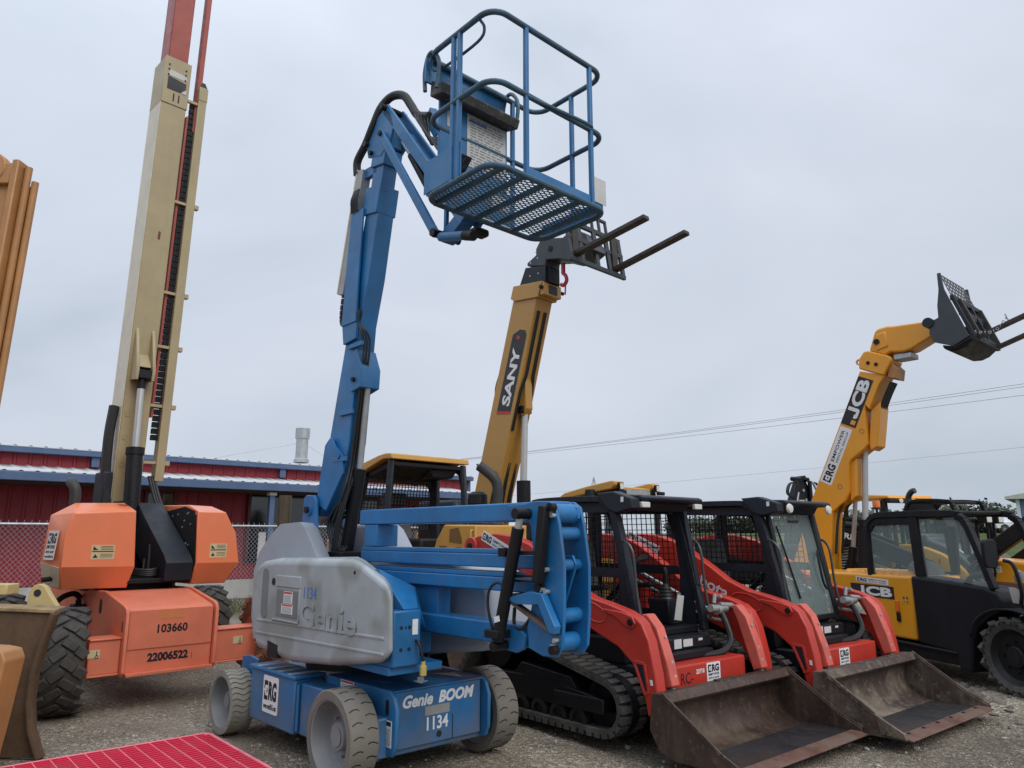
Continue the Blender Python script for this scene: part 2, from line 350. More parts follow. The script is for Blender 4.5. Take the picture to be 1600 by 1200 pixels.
# ---------------------------------------------------------------- wheels and belts
def wheel(parent, x, y, z, r, w, out, tyre, rim, style='solid', rimr=.8, hub=None, nl=18, name='wheel'):
    """a wheel centred at (x,y,z); out = +1/-1 is the side its face looks to"""
    e = bpy.data.objects.new(name, None); S.collection.objects.link(e); e.parent = parent; e.location = (x, y, z)
    h = w / 2; a = r * rimr
    if style == 'sipe':
        mb = MB().lathe([(a, h), (r * .965, h), (r, h * .9), (r, -h * .9), (r * .965, -h), (a, -h)], (0, 0, 0), 'y', 56, out)
        g = MB()
        for k in range(nl):                    # sipes: thin proud-free grooves shown as dark inlaid strips
            for sgn in (1, -1):
                t0 = 2 * math.pi * (k + (.5 if sgn < 0 else 0)) / nl
                pts = [(t0 + .03 * math.sin(q * 4), sgn * h * (.15 + .7 * q)) for q in (0, .25, .5, .75, 1)]
                for (t1, y1), (t2, y2) in zip(pts, pts[1:]):
                    g.bar((math.cos(t1) * (r - .001), y1, math.sin(t1) * (r - .001)), (math.cos(t2) * (r - .001), y2, math.sin(t2) * (r - .001)), .006, .006, (math.cos(t1), 0, math.sin(t1)))
        t = merged('tyre', [(mb, tyre), (g, BLACK)], e)
    elif style == 'wave':
        mb = MB(); n = nl; m = 9
        prof = [(a, h), (r * .96, h)]
        mb.lathe([(a, h), (r * .955, h), (r * .955, -h), (a, -h)], (0, 0, 0), 'y', 56, out)
        for k in range(n):
            t0 = 2 * math.pi * k / n; dt = 2 * math.pi / n * .86; rows = []
            for j in range(m):
                y = -h * .99 + 2 * h * .99 * j / (m - 1); o_ = .05 * math.sin(j / (m - 1) * math.pi * 3)
                rows.append([(r * .93 * math.cos(t0 + o_), y, r * .93 * math.sin(t0 + o_)), (r * math.cos(t0 + o_ + dt * .06), y, r * math.sin(t0 + o_ + dt * .06)),
                             (r * math.cos(t0 + o_ + dt * .94), y, r * math.sin(t0 + o_ + dt * .94)), (r * .93 * math.cos(t0 + o_ + dt), y, r * .93 * math.sin(t0 + o_ + dt))])
            mb.sheet(rows)
            for rr in (rows[0], rows[-1]): mb.add(rr, [(0, 1, 2, 3)])
        t = mb.build('tyre', tyre, e)
    else:                                      # lugged tyre
        mb = MB().lathe([(a, h * .8), (r * .84, h * .96), (r * .93, h * .9), (r * .955, h * .7), (r * .955, -h * .7), (r * .93, -h * .9), (r * .84, -h * .96), (a, -h * .8)], (0, 0, 0), 'y', 40, out)
        for k in range(nl):
            for sg in (1, -1):
                t0 = 2 * math.pi * (k + (.5 if sg > 0 else 0)) / nl; sl_ = .30 * 18 / nl
                wl = math.pi * r / nl * .95
                def P(q, y, dr=0): return Vector(((r * .96 + dr) * math.cos(q), y, (r * .96 + dr) * math.sin(q)))
                p0 = P(t0, sg * h * .98, -.03 * r); p1 = P(t0 + sl_ * .45, sg * h * .55); p2 = P(t0 + sl_, sg * h * -.04)
                mb.bar(p0, p1, wl, r * .12, (math.cos(t0), 0, math.sin(t0)))
                mb.bar(p1, p2, wl * .9, r * .1, (math.cos(t0 + sl_ * .7), 0, math.sin(t0 + sl_ * .7)))
        t = mb.build('tyre', tyre, e, bevel=.006 if r > .3 else 0, seg=1)
    rb = MB()
    dp = h * (1.25 if style != 'lug' else .55)
    rb.lathe([(a, h * .98 if style != 'lug' else h * .8), (a * .95, h * .93 if style != 'lug' else h * .72), (a * .90, h - dp * .8), (a * .82, h - dp), (a * .40, h - dp * 1.02), (a * .38, h - dp * .6), (a * .35, h - dp * .5), (.002, h - dp * .48)], (0, 0, 0), 'y', 40, out)
    rb.lathe([(a, -h * .9), (a * .6, -h * .6), (.01, -h * .6)], (0, 0, 0), 'y', 32, out)
    rm = rb.build('rim', rim, e)
    bl = MB()
    for k in range(8):
        t0 = 2 * math.pi * k / 8; q = a * .55
        bl.tube((q * math.cos(t0), (h - dp) * out, q * math.sin(t0)), (q * math.cos(t0), (h - dp + .03) * out, q * math.sin(t0)), r * .03, 6)
    bl.tube((0, (h - dp * .48) * out, 0), (0, (h - dp * .44) * out, 0), a * .26, 20)
    bl.build('wheel_bolt', hub or rim, e)
    return e
def hull2(pts):
    pts = sorted(set((round(a, 4), round(b, 4)) for a, b in pts))
    def half(ps):
        h = []
        for p in ps:
            while len(h) > 1 and (h[-1][0] - h[-2][0]) * (p[1] - h[-2][1]) - (h[-1][1] - h[-2][1]) * (p[0] - h[-2][0]) <= 0: h.pop()
            h.append(p)
        return h
    a = half(pts); b = half(pts[::-1]); return a[:-1] + b[:-1]
def resample(P, step):
    out = []; n = len(P); L = sum(math.dist(P[i], P[(i + 1) % n]) for i in range(n)); k = max(8, int(L / step)); st = L / k
    i = 0; acc = 0.0; cur = P[0]
    d = 0; need = 0
    for j in range(k):
        tgt = j * st
        while True:
            seg = math.dist(P[i % n], P[(i + 1) % n])
            if d + seg >= tgt: break
            d += seg; i += 1
        t = (tgt - d) / seg if seg else 0
        a, b = P[i % n], P[(i + 1) % n]; out.append((a[0] + (b[0] - a[0]) * t, a[1] + (b[1] - a[1]) * t))
    return out
def rubber_track(parent, circles, y0, y1, m, t=.035, lug=.03, step=.075, name='track_belt'):
    pts = [(cx + r * math.cos(a * math.pi / 18), cz + r * math.sin(a * math.pi / 18)) for cx, cz, r in circles for a in range(36)]
    P = resample(hull2(pts), step); n = len(P); mb = MB(); rows = []
    N = []
    for i in range(n):
        a, b = P[i - 1], P[(i + 1) % n]; d = Vector((b[0] - a[0], b[1] - a[1])).normalized(); N.append((d.y, -d.x))
    for i in range(n + 1):
        k = i % n; x, z = P[k]; nx, nz = N[k]
        rows.append([(x - nx * lug, y0, z - nz * lug), (x - nx * (lug + t), y0, z - nz * (lug + t)), (x - nx * (lug + t), y1, z - nz * (lug + t)), (x - nx * lug, y1, z - nz * lug), (x - nx * lug, y0, z - nz * lug)])
    mb.sheet(rows)
    w = (y1 - y0)
    for i in range(n):
        x, z = P[i]; nx, nz = N[i]; x2, z2 = P[(i + 1) % n]
        dx, dz = (x2 - x) * .62, (z2 - z) * .62
        for q0, q1, of in ((0, .46, 0), (.54, 1, .5)):
            ox, oz = (x2 - x) * of, (z2 - z) * of
            b = [(x + ox, z + oz), (x + ox + dx, z + oz + dz), (x + ox + dx - nx * (lug + .004), z + oz + dz - nz * (lug + .004)), (x + ox - nx * (lug + .004), z + oz - nz * (lug + .004))]
            mb.side(b, y0 + w * q0 - .004, y0 + w * q1 + .004)
    return mb.build(name, m, parent)
def grid_mesh(mb, corners, nx, ny, t):           # square guard wires between 4 corner points (bilinear)
    a, b, c, d = [Vector(p) for p in corners]
    nd = (b - a).cross(d - a).normalized()
    for i in range(nx + 1):
        u = i / nx; mb.bar(a.lerp(b, u), d.lerp(c, u), t, t, nd)
    for j in range(ny + 1):
        u = j / ny; mb.bar(a.lerp(d, u), b.lerp(c, u), t, t, nd)
    return mb
# ================================================================ ground: one sheet to the horizon
def ground_z(x, y):
    z = 0.0
    if -14 < x < 16 and 1 < y < 32:
        z += .018 * noise.noise((x * .9, y * .9, 3)) + .010 * noise.noise((x * 3.1, y * 3.1, 8)) - .008
        q = (x * .755 + y * .656); rut = abs(((q + .35 * noise.noise((x * .3, y * .3, 2))) / 1.75) % 1 - .5)
        if rut < .10: z -= .022 * (1 - rut / .10) * (.6 + noise.noise((x * 2.2, y * 2.2, 4)))
        d = math.hypot(x - 5.0, y - 8.35)                     # churned mud round the telehandler's front wheel
        if d < 1.5: z += .055 * (1 - d / 1.5) * (.5 + noise.noise((x * 5, y * 5, 1)))
    if x > 2 and y > 20:
        t = min(1, (y - 20) / 55) * min(1, (x - 2) / 8); z += 2.0 * t * t * (3 - 2 * t)
    return z
def axis(lo, hi, st, far, n=16):
    a = [lo + st * i for i in range(int((hi - lo) / st) + 1)]
    g = [st * 1.6 ** i for i in range(1, 40)]; l = []; acc = lo
    for q in g:
        acc -= q; l.append(acc)
        if acc < -far: break
    r = []; acc = a[-1]
    for q in g:
        acc += q; r.append(acc)
        if acc > far: break
    return l[::-1] + a + r
gx = axis(-9, 11, .1, 900); gy = axis(3, 16, .1, 900)
rows = [[(x, y, ground_z(x, y)) for x in gx] for y in gy]
gm = bpy.data.materials.new('gravel_yard'); gm.use_nodes = True
t = gm.node_tree; N = t.nodes; L = t.links; p = N['Principled BSDF']; co = N.new('ShaderNodeTexCoord')
def gn(scale, det, rough=.6):
    n = N.new('ShaderNodeTexNoise'); n.inputs['Scale'].default_value = scale; n.inputs['Detail'].default_value = det; n.inputs['Roughness'].default_value = rough
    L.new(co.outputs['Object'], n.inputs['Vector']); return n.outputs['Fac']
def gr(src, *st):
    n = N.new('ShaderNodeValToRGB'); L.new(src, n.inputs[0])
    while len(n.color_ramp.elements) < len(st): n.color_ramp.elements.new(.5)
    for e, (q, c) in zip(n.color_ramp.elements, st): e.position = q; e.color = (*c, 1)
    return n.outputs[0]
def gmix(f, a, b, bt='MIX'):
    n = N.new('ShaderNodeMix'); n.data_type = 'RGBA'; n.blend_type = bt
    if hasattr(f, 'is_linked'): L.new(f, n.inputs[0])
    else: n.inputs[0].default_value = f
    for s, i in ((a, 6), (b, 7)):
        if hasattr(s, 'is_linked'): L.new(s, n.inputs[i])
        else: n.inputs[i].default_value = (*s, 1)
    return n.outputs[2]
base = gr(gn(.55, 8), (.32, (.21, .176, .136)), (.5, (.34, .288, .224)), (.68, (.47, .405, .32)))
peb = N.new('ShaderNodeTexVoronoi'); peb.inputs['Scale'].default_value = 55; L.new(co.outputs['Object'], peb.inputs['Vector'])
pc = N.new('ShaderNodeSeparateColor'); L.new(peb.outputs['Color'], pc.inputs[0])
stone = gr(pc.outputs[0], (0, (.09, .077, .06)), (.55, (.28, .24, .187)), (.84, (.46, .405, .325)), (1, (.80, .74, .64)))
pm = gr(gn(2.2, 5), (.38, (0, 0, 0)), (.62, (1, 1, 1)))
c = gmix(pm, gmix(.25, base, stone), gmix(.78, base, stone))
fine = gr(gn(130, 4), (.35, (.5, .5, .5)), (.65, (1.4, 1.4, 1.4)))
c = gmix(1.0, c, fine, 'MULTIPLY')
damp = gr(gn(.28, 4), (.42, (0, 0, 0)), (.56, (1, 1, 1)))
c = gmix(1.0, c, gr(gn(.28, 4), (.42, (.60, .58, .56)), (.58, (1.1, 1.09, 1.06))), 'MULTIPLY')
sx = N.new('ShaderNodeSeparateXYZ'); L.new(co.outputs['Object'], sx.inputs[0])
def mrange(s, a, b, c_, d): 
    n = N.new('ShaderNodeMapRange'); n.inputs[1].default_value = a; n.inputs[2].default_value = b; n.inputs[3].default_value = c_; n.inputs[4].default_value = d
    L.new(s, n.inputs[0]); return n.outputs[0]
gy_ = N.new('ShaderNodeMath'); gy_.operation = 'ADD'; L.new(sx.outputs['Y'], gy_.inputs[0]); L.new(mrange(gn(.35, 6), .3, .7, -4, 4), gy_.inputs[1])
grass = gr(gn(.8, 8), (.35, (.045, .065, .018)), (.6, (.085, .11, .03)), (.75, (.16, .15, .055)))
c = gmix(mrange(gy_.outputs[0], 27, 31, 0, 1), c, grass)
L.new(c, p.inputs['Base Color']); p.inputs['Roughness'].default_value = .93; p.inputs['Specular IOR Level'].default_value = .25
bp = N.new('ShaderNodeBump'); bp.inputs['Strength'].default_value = 1.0; bp.inputs['Distance'].default_value = .018
hm = N.new('ShaderNodeMath'); hm.operation = 'ADD'; L.new(gn(38, 6), hm.inputs[0]); L.new(mrange(peb.outputs['Distance'], 0, .5, 1.0, 0), hm.inputs[1])
L.new(hm.outputs[0], bp.inputs['Height']); L.new(bp.outputs[0], p.inputs['Normal'])
go = MB().sheet(rows).build('ground', gm); tag(go, 'grey brown gravel and dirt yard under all the machines', 'ground', kind='structure')
# loose stones
mb = MB(); rs = random.Random(3)
ICO = []
bm_ = bmesh.new(); bmesh.ops.create_icosphere(bm_, subdivisions=1, radius=1); iv = [v.co.copy() for v in bm_.verts]; jf = [[v.index for v in f.verts] for f in bm_.faces]; bm_.free()
for i in range(9000):
    y = 4.0 + 14 * rs.random() ** 1.7; x = (rs.random() * 2 - 1) * (y * .78 + .3)
    if noise.noise((x * .8, y * .8, 5)) < rs.uniform(-.5, .25): continue
    r = .005 + .013 * rs.random() ** 4 + (.018 if rs.random() < .012 else 0)
    q = [rs.uniform(.6, 1.3) for _ in range(3)]; a = rs.random() * 6.3
    vs = []
    for v in iv:
        k = rs.uniform(.8, 1.15); px, py, pz = v.x * q[0] * k * r, v.y * q[1] * k * r, v.z * q[2] * .7 * k * r
        vs.append((x + px * math.cos(a) - py * math.sin(a), y + px * math.sin(a) + py * math.cos(a), ground_z(x, y) + pz + r * .25))
    mb.add(vs, jf)
sm = mat('loose_stone', (.36, .335, .30), .9, var=.5, vscale=9, dirt=.4, dcol=(.12, .1, .085), dscale=3)
tag(mb.build('gravel_stones', sm, ang=20), 'loose pale stones scattered over the dirt yard', 'gravel', kind='stuff')
# clods of churned earth by the telehandler wheel
mb = MB()
for i in range(260):
    a = rs.random() * 6.28; d = .35 + 1.25 * rs.random(); x = 4.55 + d * math.cos(a) * .95; y = 8.35 + d * math.sin(a) * .9
    r = .02 + .07 * rs.random() ** 2.5
    vs = [(x + v.x * r * rs.uniform(.7, 1.2), y + v.y * r * rs.uniform(.7, 1.2), ground_z(x, y) + v.z * r * .7 * rs.uniform(.7, 1.2)) for v in iv]
    mb.add(vs, jf)
cm_ = mat('earth_clod', (.15, .128, .10), .95, var=.3, vscale=9, dirt=.5, dcol=(.09, .075, .06), bump=.5, bscale=50)
tag(mb.build('earth_clods', cm_, ang=50), 'heaped clods of churned earth beside the telehandler wheel', 'soil', kind='stuff')
# ================================================================ red shop building  (local x runs along the front, y points away from us)
BY = 42
bld = thing('shop_building', 'long red ribbed metal building with blue trim and white awning roof behind the fence', 'building', (0, 0, 0), BY)
WR = mat('red_wall_sheet', (.30, .022, .035), .5, var=.1, vscale=.8, dirt=.25, dcol=(.2, .05, .05), streak=.15)
TB = mat('blue_trim', (.075, .125, .23), .45, var=.1, dirt=.2, dcol=(.1, .12, .15), streak=.15)
RW = mat('pale_roof_sheet', (.50, .51, .51), .45, var=.07, dirt=.25, dcol=(.4, .4, .38), streak=.2)
CONC = mat('pale_concrete', (.50, .49, .46), .8, var=.12, dirt=.35, dcol=(.3, .28, .25), bump=.1)
DWIN = mat('dark_window_glass', (.012, .013, .015), .06, var=.3, spec=.8)
WX0, WX1, WY = -9.0, 16.25, 20.4
def ribbed(x0, x1, y, z0, z1, st=.305, d=.03):
    mb = MB(); xs = []; x = x0
    pr = []
    while x < x1 - .001:
        for dx, dy in ((0, 0), (st - .09, 0), (st - .065, -d), (st - .025, -d)):
            if x + dx <= x1: pr.append((x + dx, y + dy))
        x += st
    pr.append((x1, y))
    mb.sheet([[(a, b, z0) for a, b in pr], [(a, b, z1) for a, b in pr]]); return mb
ribbed(WX0, WX1, WY, .52, 3.56).build('wall', WR, bld)
# openings in the lower wall: dark glazed bays set proud as framed units
for x0, x1, z0, z1 in ((8.45, 12.6, .95, 2.8), (5.75, 6.45, 1.2, 2.76), (14.0, 15.8, .55, 2.6)):
    w = MB().box(x0, x1, WY - .10, WY - .05, z0, z1).build('window', DWIN, bld)
    f = MB()
    for a in [x0, (x0 + x1) / 2, x1]: f.box(a - .04, a + .04, WY - .13, WY - .045, z0, z1 + .04)
    f.box(x0 + .04, (x0 + x1) / 2 - .04, WY - .125, WY - .045, z1, z1 + .05); f.box((x0 + x1) / 2 + .04, x1 - .04, WY - .125, WY - .045, z1, z1 + .05)
    f.build('window_frame', mat('dark_red_trim', (.10, .015, .02), .5), w)
MB().box(WX0, WX1 + .02, WY - .06, WY + 6, 0, .5).build('concrete_base', CONC, bld, .01)
MB().box(WX0, WX1, WY + .05, WY + 9, .5, 3.56).build('side_wall', WR, bld)
MB().box(WX0 - .05, WX1 + .12, WY - .22, WY - .03, 3.55, 3.69).build('eave_gutter', TB, bld, .015)
MB().box(WX1 + .02, WX1 + .14, WY - .02, WY + 9, .5, 3.68).build('corner_trim', TB, bld, .01)
# upper roof
def roofsheet(x0, x1, ya, za, yb, zb, st=.305, d=.018):
    pr = []; x = x0
    while x < x1:
        for dx, dz in ((0, 0), (st - .1, 0), (st - .075, d), (st - .03, d), (st - .001, 0)): pr.append((x + dx, dz))
        x += st
    return MB().sheet([[(a, ya, za + b) for a, b in pr], [(a, yb, zb + b) for a, b in pr]])
roofsheet(WX0 - .05, WX1, WY - .24, 3.70, WY + 5, 4.25).build('roof', RW, bld, solid=.006)
roofsheet(WX0 - .05, WX1 - 1.0, 18.95, 3.04, WY - .035, 3.27).build('awning_roof', RW, bld, solid=.006)
MB().box(WX0 - .05, WX1 - .9, 18.86, 18.98, 2.83, 3.03).build('awning_fascia', TB, bld, .015)
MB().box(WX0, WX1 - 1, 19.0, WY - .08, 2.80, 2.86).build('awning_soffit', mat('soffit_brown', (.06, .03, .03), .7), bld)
for x in (-2.4, 1.5, 5.03, 8.55, 12.1, 15.0):
    MB().box(x - .07, x + .07, 19.05, 19.19, 0, 2.72).build('post', TB, bld, .008)
    MB().box(x - .1, x + .1, 19.02, 19.22, 2.72, 2.80).build('post_cap', CREAMW, bld, .005)
for x in (-4.9, -.2, 4.5, 9.35, 14.0):
    MB().box(x - .09, x + .09, WY - .15, WY - .05, 3.30, 3.56).build('downspout', TB, bld, .01)
tag(MB().lathe([(.001, 4.0), (.24, 4.0), (.24, 4.1), (.215, 4.12), (.19, 4.14), (.19, 4.35), (.19, 4.36), (.19, 4.75), (.225, 4.78), (.225, 5.1), (.20, 5.1), (.19, 4.9), (.001, 4.9)], (10.74, WY + 1.6, -.05), 'z', 28).build('roof_vent', GALV, bld))
mb = MB()
for dx, dy in ((-2.6, .3), (2.0, .8)): mb.tube((10.74, WY + 1.6, 4.6), (10.74 + dx, WY + 1.6 + dy, 3.95), .006, 4)
mb.build('guy_wire', GALV, bld)
# white notice board against the wall
nb = thing('notice_board', 'blank white board standing behind the chain link fence', 'board', Matrix.Rotation(R(BY), 3, 'Z') @ Vector((8.87, WY - .34, 0)), BY)
MB().box(-.2, .2, 0, .03, 1.02, 1.76).build('panel', WHITE, nb); MB().box(-.18, -.13, .031, .07, 0.0, 1.6).build('post', GALV, nb); MB().box(.13, .18, .031, .07, 0.0, 1.6).build('post', GALV, nb)
# ================================================================ chain-link fence
fl = thing('chain_link_fence', 'grey chain link fence in front of the red building', 'fence', Matrix.Rotation(R(BY), 3, 'Z') @ Vector((0, 16.8, 0)), BY)
FX0, FX1, FZ = -4.0, 14.5, 1.88
mb = MB(); st = .092; wr = .0030
x = FX0 - FZ
def clip(x0, s):
    p = []
    for z in (.03, FZ - .02):
        p.append((x0 + s * z, z))
    (xa, za), (xb, zb) = p
    if max(xa, xb) < FX0 or min(xa, xb) > FX1: return None
    def at(xc): return za + (xc - xa) / (xb - xa) * (zb - za)
    if xa < FX0: xa, za = FX0, at(FX0)
    if xa > FX1: xa, za = FX1, at(FX1)
    if xb > FX1: xb, zb = FX1, (zb if False else .03 + (FX1 - p[0][0]) / (p[1][0] - p[0][0]) * (FZ - .05))
    if xb < FX0: xb, zb = FX0, .03 + (FX0 - p[0][0]) / (p[1][0] - p[0][0]) * (FZ - .05)
    return (xa, za), (xb, zb)
k = 0
while x < FX1 + FZ:
    for s, y in ((1, .004), (-1, -.004)):
        q = clip(x, s * .9)
        if q: mb.tube((q[0][0], y, q[0][1]), (q[1][0], y, q[1][1]), wr, 3)
    x += st
xx = FX0
while xx < FX1:
    mb.bar((xx, 0, FZ - .02), (xx + .015, .01, FZ + .075), .006, .006); xx += .125
mb.build('wire_mesh', GALV, fl)
MB().tube((FX0, 0, FZ), (FX1, 0, FZ), .024, 8).build('top_rail', GALV, fl)
for i in range(7):
    x = FX0 + i * 3.05; MB().tube((x, .03, 0), (x, .03, FZ + .03), .032, 10).build('post', GALV, fl)
# grass along the fence foot
mb = MB(); Rm = Matrix.Rotation(R(BY), 3, 'Z')
for i in range(2600):
    u = rs.uniform(4.5, 10.5); w = 16.8 + rs.gauss(.35, .55); p0 = Rm @ Vector((u, w, 0)); h = rs.uniform(.08, .34); a = rs.random() * 6.28; l = rs.uniform(.03, .14)
    b0 = Vector((math.cos(a + 1.57), math.sin(a + 1.57), 0)) * .008; t1 = Vector((math.cos(a) * l, math.sin(a) * l, h))
    mb.add([p0 - b0, p0 + b0, p0 + t1 * .6 + b0 * .6, p0 + t1], [(0, 1, 2), (0, 2, 3)])
tag(mb.build('grass_tufts', mat('dry_grass', (.11, .125, .045), .9, var=.4, vscale=4, dirt=.4, dcol=(.22, .19, .1)), fix=False), 'rough grass growing along the foot of the fence', 'grass', kind='stuff')
# brown flue pipe standing behind the boom lift's hump
fp = thing('flue_pipe', 'brown metal flue pipe with a cream collar by the blue awning post', 'pipe', (-4.02, 13.2, 0), 0)
MB().lathe([(.11, 1.70), (.11, 2.36), (.10, 2.36), (.10, 1.70)], (0, 0, 0), 'z', 24).build('pipe', mat('bronze_metal', (.11, .09, .06), .35, metal=.6, dirt=.3, dcol=(.05, .04, .03)), fp)
MB().lathe([(.002, 0), (.14, 0), (.14, 1.74), (.002, 1.74)], (0, 0, 0), 'z', 20).build('collar', CREAMW, fp)
# ================================================================ blue articulated boom lift
G = thing('boom_lift', 'blue articulated boom lift with grey covers and raised basket, in the middle', 'boom lift', (-1.328, 6.557, 0), -47.5)
for x, y, r, w, o, ty, sy in ((.93, -.635, .309, .22, -1, TYREG, 'sipe'), (.93, .635, .309, .22, 1, TYREG, 'sipe'), (-.93, -.645, .257, .20, -1, TYREP, 'wave'), (-.93, .645, .257, .20, 1, TYREP, 'wave')):
    wheel(G, x, y, r, r, w, o, ty, RIMG, sy, .80 if sy == 'sipe' else .82, nl=22 if sy == 'sipe' else 34)
# chassis
mb = MB(); mb.box(-.92, 1.12, -.37, .37, .20, .52); mb.box(.72, 1.16, -.50, .50, .17, .43)
mb.box(-1.06, -.80, -.50, .50, .17, .40)
mb.build('chassis', BLUE, G, .012)
MB().box(1.165, 1.19, -.385, .385, .215, .585).build('front_panel', BLUE, G, .004)
MB().plan([(.30, -.40), (1.195, -.40), (1.195, .40), (.30, .40)], .588, .600).build('deck_plate', BLUE, G, .003)
ck = [(.30, .60), (1.18, .605), (1.235, .57), (1.27, .49), (1.265, .26), (1.22, .185), (1.10, .19), (1.06, .24), (1.05, .40), (.72, .47), (.30, .50)]
for y in (-.425, .395): 
    c_ = MB().side(ck, y, y + .03).build('front_cheek', BLUED, G, .008)
    for sy in ((y - .003), (y + .030)):
        MB().side([(1.16 + a, .495 + b) for a, b in rrect(.020, .052, .0195, 5)], sy, sy + .003).build('slot', INK, c_)
for y in (-.52, .49): MB().side([(-1.10, .22), (-1.06, .60), (-.92, .62), (-.74, .60), (-.70, .30), (-.80, .18)], y, y + .03).build('rear_cheek', BLUED, G, .008)
MB().box(-.62, .17, -.62, -.372, .17, .565).build('battery_box', BLUE, G, .012)
MB().box(-.64, .185, -.635, -.36, .5655, .592).build('box_lid', BLUED, G, .006)
for i, x in enumerate((-.52, -.33, -.15, .03)): MB().box(x, x + .06, -.62, -.38, .5925, .594).build('lid_stripe', OFFW, G)
MB().box(.205, .63, -.585, -.372, .175, .545).build('control_box', BLUE, G, .012)
MB().tube((.195, -.60, .2), (.195, -.60, .53), .012, 8).build('hinge', BLUED, G)
MB().box(-.62, .63, .372, .62, .17, .565).build('battery_box', BLUE, G, .012)
rental_decal((-.235, -.6205, .40), XF, ZF, .27, .28, G, 'square')
warn_decal((.62, -.4258, .555), XF, ZF, .19, .085, G)
warn_decal((1.155, -.4258, .33), XF, ZF, .13, .17, G, head=INK)
text('lettering', 'Genie', (1.191, -.19, .515), YF, ZF, .26, .085, WHITE, G, .035, .25)
text('lettering', 'BOOM', (1.191, .155, .515), YF, ZF, .33, .085, WHITE, G, .045, .25)
plate('data_plate', (1.1905, -.02, .432), YF, ZF, .22, .062, ALU, G, .003)
text('lettering', '1134', (1.191, -.015, .345), YF, ZF, .19, .09, WHITE, G, .02)
MB().tube((1.188, 0, .265), (1.1935, 0, .265), .022, 20).build('tow_hole', INK, G)
MB().box(1.1905, 1.193, .118, .123, .215, .38).build('panel_seam', INK, G)
def arrow(c, ang, L_, w, m):
    P = [(-.5, -.22), (.1, -.22), (.1, -.5), (.5, 0), (.1, .5), (.1, .22), (-.5, .22)]
    ca, sa = math.cos(R(ang)), math.sin(R(ang))
    MB().plan([(c[0] + (a * L_) * ca - b * w * sa, c[1] + (a * L_) * sa + b * w * ca) for a, b in P], .6005, .602).build('arrow_mark', m, G)
arrow((.98, -.02), -35, .26, .11, WHITE)
MB().plan([(.80, .20), (.90, .36), (1.08, .30)], .6005, .602).build('arrow_mark', WHITE, G)
arrow((.85, -.25), 20, .16, .10, INKB)
MB().lathe([(.001, .60), (.40, .60), (.40, .70), (.001, .70)], (0, 0, 0), 'z', 40).build('slew_ring', BLACK, G)
# turntable
mb = MB(); mb.plan([(-.75, -.45), (-.6, -.55), (1.40, -.585), (1.40, -.14), (.75, -.10), (.75, .50), (-.6, .55), (-.75, .45)], .745, .80); mb.box(-.55, .85, -.12, .07, .80, 1.02); mb.lathe([(.001, .69), (.38, .69), (.38, .75), (.001, .75)], (0, 0, 0), 'z', 32)
mb.build('turntable', BLUE, G, .008)
pb = MB().box(1.20, 1.44, -.585, -.36, .80, 1.16).build('front_box', BLUE, G, .012)
MB().box(.62, 1.0, -.35, .06, .79, .98).build('front_box', BLUE, G, .012)
MB().hull([(.70, -.49, 1.43), (1.10, -.49, 1.42), (1.42, -.49, 1.165), (.70, -.14, 1.30), (1.05, -.14, 1.28), (1.40, -.36, 1.165), (1.2, -.14, 1.0), (.7, -.49, 1.1), (1.4, -.49, 1.163), (.7, -.14, 1.0)]).build('sloped_guard', BLUE, G, .005)
mb = MB()
for y, z in ((-.52, 1.05), (-.455, 1.05), (-.52, .91), (-.455, .91), (-.485, 1.05)): MB().tube((1.4385, y, z), (1.4415, y, z), .013 if y != -.485 else .008, 12).build('cable_port', INK, pb)
plate('decal', (1.4405, -.41, 1.05), YF, ZF, .045, .10, WHITE, G)
MB().path(smooth([(1.43, -.40, .96), (1.47, -.40, .95), (1.49, -.385, .88), (1.49, -.37, .82)]), .010, 8).build('power_cable', HOSE, G)
MB().lathe([(.001, 0), (.022, 0), (.024, .01), (.024, .06), (.014, .065), (.014, .09), (.001, .09)], (1.49, -.37, .74), 'z', 14).build('power_plug', mat('yellow_plug', (.55, .42, .12), .5), G)
# covers
cov = [(-.50, .74), (-.60, .87), (-.66, 1.28), (-.60, 1.39), (-.47, 1.445), (-.2, 1.475), (1.03, 1.495), (1.14, 1.47), (1.49, 1.34), (1.535, 1.25), (1.555, .93), (1.53, .875), (1.42, .83), (.8, .745), (.115, .69)]
cv = shear_in(MB().side(cov, -.66, -.32), -.5, .9, .50).build('side_cover', GREYC, G, .055, 5, 50)
cv2 = MB().side(cov, .17, .66).build('side_cover', GREYP, G, .055, 5, 50)
mb = MB()                                       # moulded ribs standing proud of the cover
for z0, z1, zc in ((.955, .97, .975), (.855, .87, .875)):
    mb.side([(-.50, z0), (1.45, z0 + .03), (1.45, zc + .03), (-.50, zc)], -.666, -.655)
mb.side([(-.20, .985), (.25, .985), (.25, 1.0), (-.20, 1.0)], -.674, -.655)
mb.build('cover_rib', GREYC, cv, .005, 3)
MB().side([(-.37 + a, 1.19 + b) for a, b in rrect(.06, .20, .05)], -.6655, -.652).build('cover_groove', mat('grey_recess_shade', (.17, .185, .185), .5, var=.1), cv, .004)  # proud plate, darker grey paints the shade of a groove
MB().side([(-.15, 1.02), (.22, 1.02), (.22, 1.23), (-.15, 1.23)], -.6635, -.652).build('cover_recess', mat('grey_recess_shade', (.17, .185, .185), .5), cv, .004)  # proud plate, darker grey paints the shade of a recess
fr = MB(); fr.side([(-.17, 1.25), (.26, 1.25), (.26, 1.34), (-.17, 1.34)], -.668, -.652); fr.side([(.235, 1.0), (.26, 1.0), (.26, 1.245), (.235, 1.245)], -.668, -.652)
fr.build('cover_panel', GREYC, cv, .006)
MB().tube((-.22, -.664, 1.285), (-.22, -.6, 1.285), .03, 18).build('latch_hole', INK, cv)
